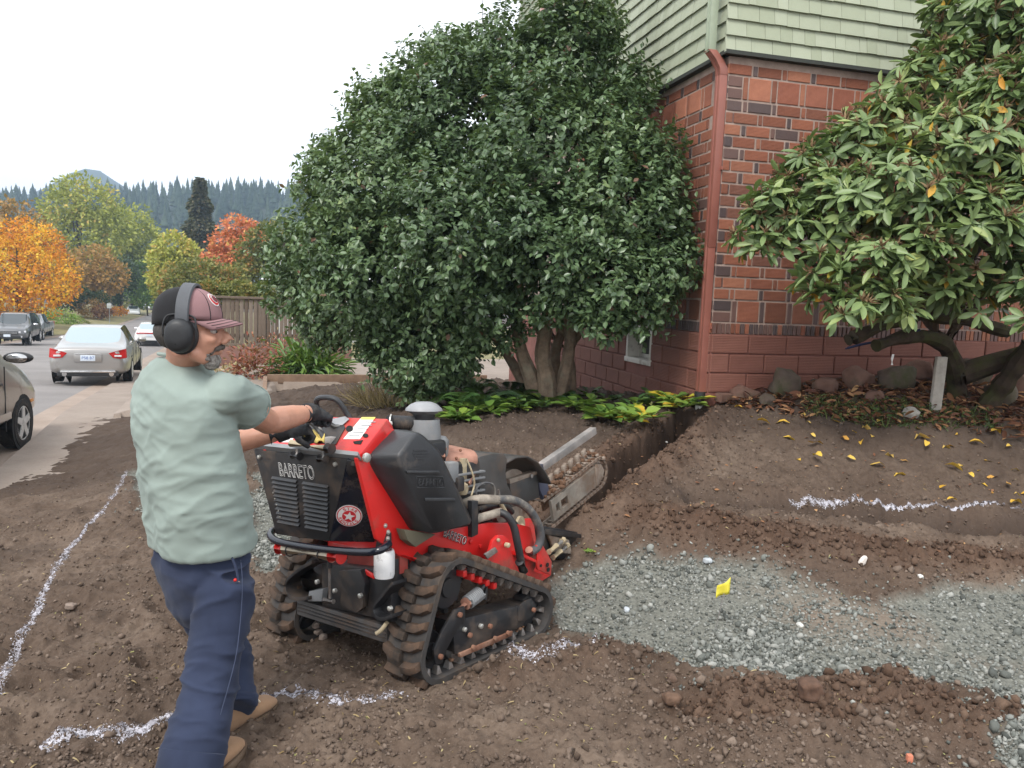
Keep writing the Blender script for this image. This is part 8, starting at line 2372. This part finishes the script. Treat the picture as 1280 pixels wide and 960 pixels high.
# ---- ear defenders
for s in (1, -1):
    c = hd(-.012, s * .074, -.022); ax = (FRt * s + FD * -.05).normalized()
    cup = MB(); rings = []
    for (off, ka) in ((0, .96), (.012, 1.0), (.030, .98), (.042, .86), (.048, .66), (.050, .3)):
        rings.append([c + ax * off + FD * (.045 * ka * math.cos(t)) + FU * (.056 * ka * math.copysign(abs(math.sin(t)) ** .85, math.sin(t)) - .004) for t in [2 * PI * k / 28 for k in range(28)]])
    cup.loft(rings); cp = cup.build('ear_cup', M_MUFF, man, smooth=True)
    cu2 = MB(); rings = []
    for (off, ka) in ((-.016, 1.0), (-.010, 1.10), (.0, 1.10), (.004, 1.0)):
        rings.append([c + ax * off + FD * (.046 * ka * math.cos(t)) + FU * (.057 * ka * math.sin(t) - .004) for t in [2 * PI * k / 24 for k in range(24)]])
    cu2.loft(rings); cu2.build('ear_cushion', M_MUFF, cp, smooth=True)
    MB().lathe(c + ax * .0495 - FU * .03, ax, [(.003, 0), (.003, .001), (.001, .0012)], 8).build('vent', M_ARCH, cp)
    yoke = [c + ax * .020 + FD * -.050 - FU * .01, c + ax * .020 + FD * -.050 + FU * .034, c + ax * .012 + FD * -.034 + FU * .060, c + ax * .012 + FD * .034 + FU * .060, c + ax * .020 + FD * .050 + FU * .034, c + ax * .020 + FD * .050 - FU * .01]
    MB().tube(catmull(yoke, 5), .0028, 8).build('yoke', M_MUFF, cp, smooth=True)
    MB().box(c + ax * .012 + FU * .058, (.030, .014, .034), FM).build('slider', M_MUFF, cp, bevel=.004)
band = []
b = MB(); rings = []
for q in np.linspace(-.62, PI + .62, 40):
    rr = 1.0; c = hd(-.008, (.092 + .006 * math.sin(q)) * math.cos(q), .030 + .106 * math.sin(q) if q > 0 and q < PI else .030 + .075 * math.sin(q))
    nrm = (FRt * math.cos(q) + FU * math.sin(q)).normalized()
    wd = .0215
    rings.append([c - FD * wd - nrm * .001, c - FD * wd * .85 + nrm * .006, c + FD * wd * .85 + nrm * .006, c + FD * wd - nrm * .001, c + FD * wd * .9 - nrm * .004, c - FD * wd * .9 - nrm * .004])
b.loft(rings[4:-4]); b.build('headband', M_BAND, man, bevel=.0, smooth=True)
# ---- t-shirt
def shirt_disp(v):
    # folds: soft ridges running down and across from the right armpit and bunching at the waist
    p = v; a = p @ np.array(HR); z = p[:, 2]
    k = .0085 * (1 - np.abs(fbm(a * 3.2 + z * 5.2, z * 8.5 - a * 5.5, 3, 21, p @ np.array(HF) * 3))) ** 3
    low = smooth(1.05, .86, z); k = k * (.55 + .8 * smooth(1.30, 1.12, z))
    k2 = .006 * (1 - np.abs(fbm(a * 2.5 - z * 3, z * 15 + a * 6, 2, 33, p @ np.array(HF) * 2))) ** 4 * smooth(.82, .95, z)
    k3 = .004 * (1 - np.abs(fbm(a * 7 + z * 6, z * 13 - a * 9, 2, 51, p @ np.array(HF) * 5))) ** 6 * smooth(1.35, 1.2, z)
    return k + k2 + k3 + .005 * fbm(a * 5, z * 4, 2, 8, p @ np.array(HF) * 5) + .006 * low * np.sin(a * 26 + 1.5)
b = MB()
oval_loft(b, [(W(226, 449, 2.675), .078, .072), (W(225, 457, 2.67), .105, .082), (W(226, 470, 2.665), .160, .100), (W(228, 487, YT), .197, .118), (W(230, 520, YT), .208, .132), (W(236, 565, YT), .200, .140), (W(243, 615, YT), .196, .146), (W(250, 655, 2.67), .193, .150), (W(254, 683, 2.68), .196, .154)], 36)
b.sphere(sh_r + Vector((0, 0, -.012)), .068, 16, 12); b.sphere(sh_l + Vector((0, 0, -.012)), .068, 16, 12)
d = (el_r - sh_r).normalized(); b.tube([sh_r - HR * .05 + Vector((0, 0, .01)), sh_r + d * .02, sh_r + d * .10, sh_r + d * .168], [.060, .074, .076, .080], 20)
d = (el_l - sh_l).normalized(); b.tube([sh_l + HR * .05 + Vector((0, 0, .01)), sh_l + d * .02, sh_l + d * .10, sh_l + d * .17], [.060, .072, .076, .078], 20)
shirt = remeshed('t_shirt', b, .0075, M_SHIRT, 9, shirt_disp)
c0 = W(226, 447, 2.676)
MB().tube([c0 + HR * (.074 * math.cos(t)) + HF * (.069 * math.sin(t)) + Vector((0, 0, -.012 * math.sin(t) + .002)) for t in np.linspace(0, 2 * PI, 33)[:-1]], .0065, 8, closed=True).build('collar', M_SHIRT, shirt, smooth=True)
d = (el_r - sh_r).normalized(); x_, y_ = frame_of(d)
for off in (.150, .166): MB().tube([sh_r + d * off + (x_ * math.cos(t) + y_ * math.sin(t)) * .0815 for t in np.linspace(0, 2 * PI, 31)[:-1]], .0014 if off < .16 else .003, 6, closed=True).build('sleeve_hem', M_SHIRT, shirt, smooth=True)
# ---- trousers
def pant_disp(v):
    a = v @ np.array(HR); f = v @ np.array(HF); z = v[:, 2]
    k = .018 * (1 - np.abs(fbm(a * 3 + z * 2.2, z * 7 - a * 5 + f * 3, 3, 41, f * 3))) ** 3
    k2 = .012 * (1 - np.abs(fbm(a * 6, z * 16 + f * 5, 2, 43, f * 6))) ** 4 * (smooth(.5, .42, z) * smooth(.2, .3, z) + smooth(.2, .05, z) + .4 * smooth(.6, .75, z))
    return k + k2 + .004 * fbm(a * 5, z * 5, 2, 45, f * 5) - .004
b = MB()
oval_loft(b, [(W(253, 680, 2.685), .172, .130), (W(253, 705, 2.69), .178, .140), (W(256, 730, 2.70), .172, .132), (W(260, 758, 2.70), .150, .112), (W(263, 776, 2.70), .10, .08)], 30)
def leg(A, B_, C_, r):
    d2 = (C_ - B_).normalized()
    b.tube([A + Vector((0, 0, .06)), A, A.lerp(B_, .35), A.lerp(B_, .75), B_, B_.lerp(C_, .35), B_.lerp(C_, .7), C_, C_ + d2 * .035], r, 22)
leg(hip_r, kn_r, an_r, [.090, .100, .092, .083, .080, .080, .086, .093, .093])
leg(hip_l, kn_l, an_l, [.090, .098, .090, .080, .078, .078, .080, .084, .084])
pants = remeshed('trousers', b, .0075, M_PANTS, 8, pant_disp)
def hem(C_, B_, r):
    d = (C_ - B_).normalized(); x_, y_ = frame_of(d); bb = MB(); rings = []
    for off, k in ((-.028, 1.0), (-.026, 1.06), (.030, 1.07), (.036, 1.03), (.030, .9)):
        rings.append([C_ + d * off + (x_ * math.cos(t) + y_ * math.sin(t)) * (r * k + .002 * math.sin(3 * t + off * 50)) for t in [2 * PI * q / 30 for q in range(30)]])
    bb.loft(rings, cap=False); bb.build('hem', M_PANTS, pants, smooth=True)
hem(an_r, kn_r, .0945); hem(an_l, kn_l, .0845)
def on_pants(pts, nm, r, mat, off=.0):
    MB().tube(catmull(pts, 5), r, 6).build(nm, mat, pants, smooth=True)
# side seam, pocket slit with its bar tack
on_pants([W(301, 700, 2.545), W(303, 730, 2.535), W(301, 770, 2.515), W(294, 825, 2.455), W(275, 895, 2.38)], 'side_seam', .0014, M_STITCH)
on_pants([W(290, 697, 2.555), W(295, 710, 2.545), W(298, 725, 2.538)], 'pocket_edge', .0045, M_PANTS)
MB().sphere(W(294, 725, 2.535), .006, 8, 6).build('pocket_tack', M_RCAP, pants, smooth=True)
# ---- boots
def boot(heel, toe, ankle, nm='boot'):
    d = (toe - heel); d.z *= 1; L = d.length; d.normalize(); s = d.cross(Vector((0, 0, 1))).normalized(); u = s.cross(d).normalized()
    b = MB()
    def ring(t, w_, h0, h1):
        c = heel + d * (t * L); m = 18
        return [c + s * (w_ * math.copysign(abs(math.cos(a)) ** .8, math.cos(a))) + u * (h0 + (h1 - h0) * (.5 + .5 * math.copysign(abs(math.sin(a)) ** .8, math.sin(a)))) for a in [2 * PI * k / m for k in range(m)]]
    b.loft([ring(-.01, .026, .02, .07), ring(.04, .036, .02, .10), ring(.18, .040, .02, .13), ring(.38, .042, .02, .115), ring(.58, .048, .02, .085), ring(.78, .050, .02, .070), ring(.93, .040, .02, .056), ring(1.0, .020, .022, .040)])
    b.tube([heel + d * (.22 * L) + u * .08, heel + d * (.22 * L) + u * .15, ankle], [.046, .046, .045], 16)
    bt = remeshed(nm, b, .0055, M_BOOT, 5, lambda v: .002 * fbm(v[:, 0] * 30, v[:, 1] * 30, 3, 7, v[:, 2] * 30))
    so = MB(); rings = []
    n = 40; out = []
    for k in range(n):
        a = 2 * PI * k / n; t = .5 + .53 * math.cos(a); w_ = (.040 + .014 * smooth(.3, .75, t)) * abs(math.sin(a)) ** .6 * math.copysign(1, math.sin(a))
        out.append((t, float(w_)))
    for h, k in ((-.004, .96), (.0, 1.0), (.020, 1.0), (.026, .94)): rings.append([heel + d * (t * L) + s * w_ * k + u * h for t, w_ in out])
    so.loft(rings); so.build('sole', M_SOLE, bt, smooth=True)
    for k in range(4):
        c = heel + d * (L * (.40 + .085 * k)) + u * (.128 - .013 * k)
        MB().tube([c - s * .030 - u * .012, c + u * .004, c + s * .030 - u * .012], .0035, 6).build('lace', M_CREAM, bt)
boot(hl, tl, hl + (tl - hl) * .24 + Vector((0, 0, .17)))
boot(hr, tr_, hr + (tr_ - hr) * .22 + Vector((0, 0, .17)))
# ---- gloved hands: a palm, four unequal fingers curled over the bar, a thumb closing from the side
def glove(wrist, fore, side, up, armd, mir=1):
    """wrist point; fore: direction of the hand; side: towards the thumb; up: back of the hand"""
    b = MB(); L = .092
    fore = fore.normalized(); up = (up - fore * up.dot(fore)).normalized(); side = fore.cross(up).normalized() * mir
    P = lambda f, s, u: wrist + fore * f + side * s + up * u
    b.tube([wrist - armd * .060, wrist - armd * .03, wrist, P(.02, 0, 0)], [.043, .041, .038, .034], 16)
    rr = []
    for f, hw, ht_ in ((.0, .032, .022), (.03, .040, .023), (.06, .044, .021), (L, .043, .017)):
        rr.append([P(f, hw * math.cos(t), ht_ * math.sin(t)) for t in [2 * PI * k / 18 for k in range(18)]])
    b.loft(rr)
    for k, (s_, ln, r_) in enumerate(((.032, .066, .0105), (.011, .076, .011), (-.011, .070, .0105), (-.032, .056, .0092))):
        a = 0; p = P(L - .012, s_, .004); pts = [p]; rs = [r_ * 1.1]
        for j, (seg, bend) in enumerate(((.018, 12), (.40 * ln, 42), (.32 * ln, 62), (.28 * ln, 48), (.10 * ln, 10))):
            a += R(bend + 4 * k); p = p + (fore * math.cos(a) - up * math.sin(a)) * seg; pts.append(p); rs.append(r_ * (1 - .05 * j))
        b.tube(pts, rs, 10)
        b.sphere(P(L - .004, s_, .009), r_ * 1.15, 10, 8)
    p = P(.028, .032, -.006); pts = [p]; rs = [.016]
    for seg, dr in ((.034, (.62, .62, -.35)), (.032, (.80, .15, -.62)), (.024, (.62, -.35, -.72))):
        p = p + (fore * dr[0] + side * dr[1] + up * dr[2]).normalized() * seg; pts.append(p); rs.append(.0125)
    rs[-1] = .010; b.tube(pts, rs, 10)
    return remeshed('glove', b, .0036, M_GLOVE, 3, lambda v: .0016 * fbm(v[:, 0] * 50, v[:, 1] * 50, 3, 5, v[:, 2] * 50))
d = (wr_r - el_r).normalized()
glove(wr_r + d * .012, d + Vector((.0, -.1, -.25)), None, Vector((.2, -.35, .95)), d, -1)
d = (wr_l - el_l).normalized()
glove(wr_l + d * .012, d + Vector((.1, 0, -.15)), None, Vector((-.1, -.2, 1)), d, 1)
0 and MB().tube([wr_r + (frame_of(d)[0] * math.cos(t) + frame_of(d)[1] * math.sin(t)) * .040 - d * .03 for t in np.linspace(0, 2 * PI, 25)[:-1]], .0045, 6, closed=True).build('glove_cuff', M_GLOVE, man, smooth=True)
# ================================================================== SMALL THINGS ON THE GROUND
M_FLAG = plain('yellow flag vinyl', (.72, .62, .06), .5, 0, .06)
def flag():
    p = gp(891, 792); top = at(905, 742, p.y + .02)
    root = thing('marker_flag', 'small yellow marker flag on a thin wire standing in the gravel', 'flag', p)
    t = top - p
    MB().tube(catmull([Vector((0, 0, -.06)), t * .5 + Vector((.004, 0, 0)), t * .9, t * 1.02], 5), .0022, 6).build('wire', M_STEEL, root)
    b = MB(); g = []
    q = [at(x, y, p.y + .02) - p for x, y in ((895, 748), (897, 733), (914, 722), (911, 741))]
    for i in range(7):
        row = []
        for j in range(5):
            u, v = i / 6, j / 4
            c = (q[0] * (1 - v) + q[1] * v) * (1 - u) + (q[3] * (1 - v) + q[2] * v) * u
            row.append(c + Vector((0, .012 * math.sin(u * 5 + v * 2), 0)))
        g.append(row)
    b.loft(g, cap=False, closed_ring=False); o = b.build('flag', M_FLAG, root, smooth=True); m = o.modifiers.new('t', 'SOLIDIFY'); m.thickness = .0012
flag()
p = gp(1136, 955)
o = MB().prism([Vector((-.010, -.010, -.05)), Vector((.010, -.010, -.05)), Vector((.010, .010, -.05)), Vector((-.010, .010, -.05))], (.006, .01, .080)).build('stake', plain('salmon orange stake', (.50, .17, .10), .75, 0, .2, 30, .3), None, bevel=.004); o.location = p
tag(o, 'short orange painted stake in the soil at the bottom edge of the photo', 'stake')
p = gp(1077, 708); me = rock(p, (.020, .012, .030), 201); me.materials.append(plain('white chip', (.74, .68, .62), .7, 0, .1, 30)); o = link('white_chip', me, None, p + Vector((0, 0, .025))); o.rotation_euler = (.2, .5, .3); tag(o, 'white broken chip lying on the dug soil ridge above the gravel', 'chip')
for i, (x, y, r, c, l) in enumerate([(884, 706, .024, (.40, .43, .45), 'pale bluish stone at the top of the gravel beside the dug soil ridge'), (783, 765, .018, (.42, .45, .48), 'pale bluish stone in the gravel near the machine front'), (840, 850, .028, (.11, .07, .05), 'dark soil lump on the mound below the gravel edge, right of the near rubber track'),
                               (1012, 870, .055, (.10, .055, .036), 'biggest crumbly soil lump on the near mound below the gravel'), (838, 884, .035, (.12, .07, .045), 'dark soil lump on the near bare soil left of the big one'), (88, 764, .03, (.22, .17, .14), 'brown stone in a footprint beside the long white line'), (832, 563, .014, (.72, .70, .66), 'tiny white pebble on the trench edge'), (1150, 722, .016, (.70, .68, .64), 'white pebble at the right end of the dug ridge'), (1000, 783, .02, (.5, .5, .47), 'pale gravel stone larger than its neighbours in the middle of the gravel')]):
    p = gp(x, y); me = rock(p, (r, r * .85, r * .7), 210 + i); me.materials.append(plain('lump %d' % i, c, .95, 0, .25, 30, .6, 60)); me.name = 'stone'
    o = link('soil_lump' if 'lump' in l else 'stone', me, None, p + Vector((0, 0, r * .3))); tag(o, l, 'soil lump' if 'lump' in l else 'stone')
# splinters, roots and dry bits trodden into the soil
def debris():
    N = 2600
    Y = 2.0 * (8.2 / 2.0) ** rng.uniform(0, 1, N); X = rng.uniform(-.75, .78, N) * Y
    z, g, fr, sd = ground_all(X, Y); k = (sd > .1) & (g < .5); X, Y, z = X[k], Y[k], z[k]; N = len(X)
    a = rng.uniform(0, 6.28, N); D = np.stack([np.cos(a), np.sin(a), rng.normal(0, .15, N)], 1); l = rng.uniform(.008, .034, N)
    tag(leaves('straw_bits', LEAF_BLADE, np.stack([X, Y, z + .004], 1), D, np.array([0, 0, 1.0]) + .3 * rng.normal(size=(N, 3)), l, .0035 + l * .10, M_STRAW, rng.uniform(0, 1, N)), kind='stuff')
    N = 500
    Y = 4.6 * (8.6 / 4.6) ** rng.uniform(0, 1, N); X = rng.uniform(.1, .78, N) * Y
    z, g, fr, sd = ground_all(X, Y); a = rng.uniform(0, 6.28, N); D = np.stack([np.cos(a), np.sin(a), rng.normal(0, .2, N)], 1); l = rng.uniform(.015, .05, N)
    tag(leaves('leaf_bits', LEAF_OVAL, np.stack([X, Y, z + .005], 1), D, np.array([0, 0, 1.0]) + .4 * rng.normal(size=(N, 3)), l, l * .45, M_LITTER, rng.uniform(.3, 1, N)), kind='stuff')
debris()
for o in bpy.data.objects:
    if o.name.split('.')[0] in ('bolts', 'louver_slots', 'beam_grooves', 'moulded_notes', 'decal_print'): o['kind'] = 'stuff'
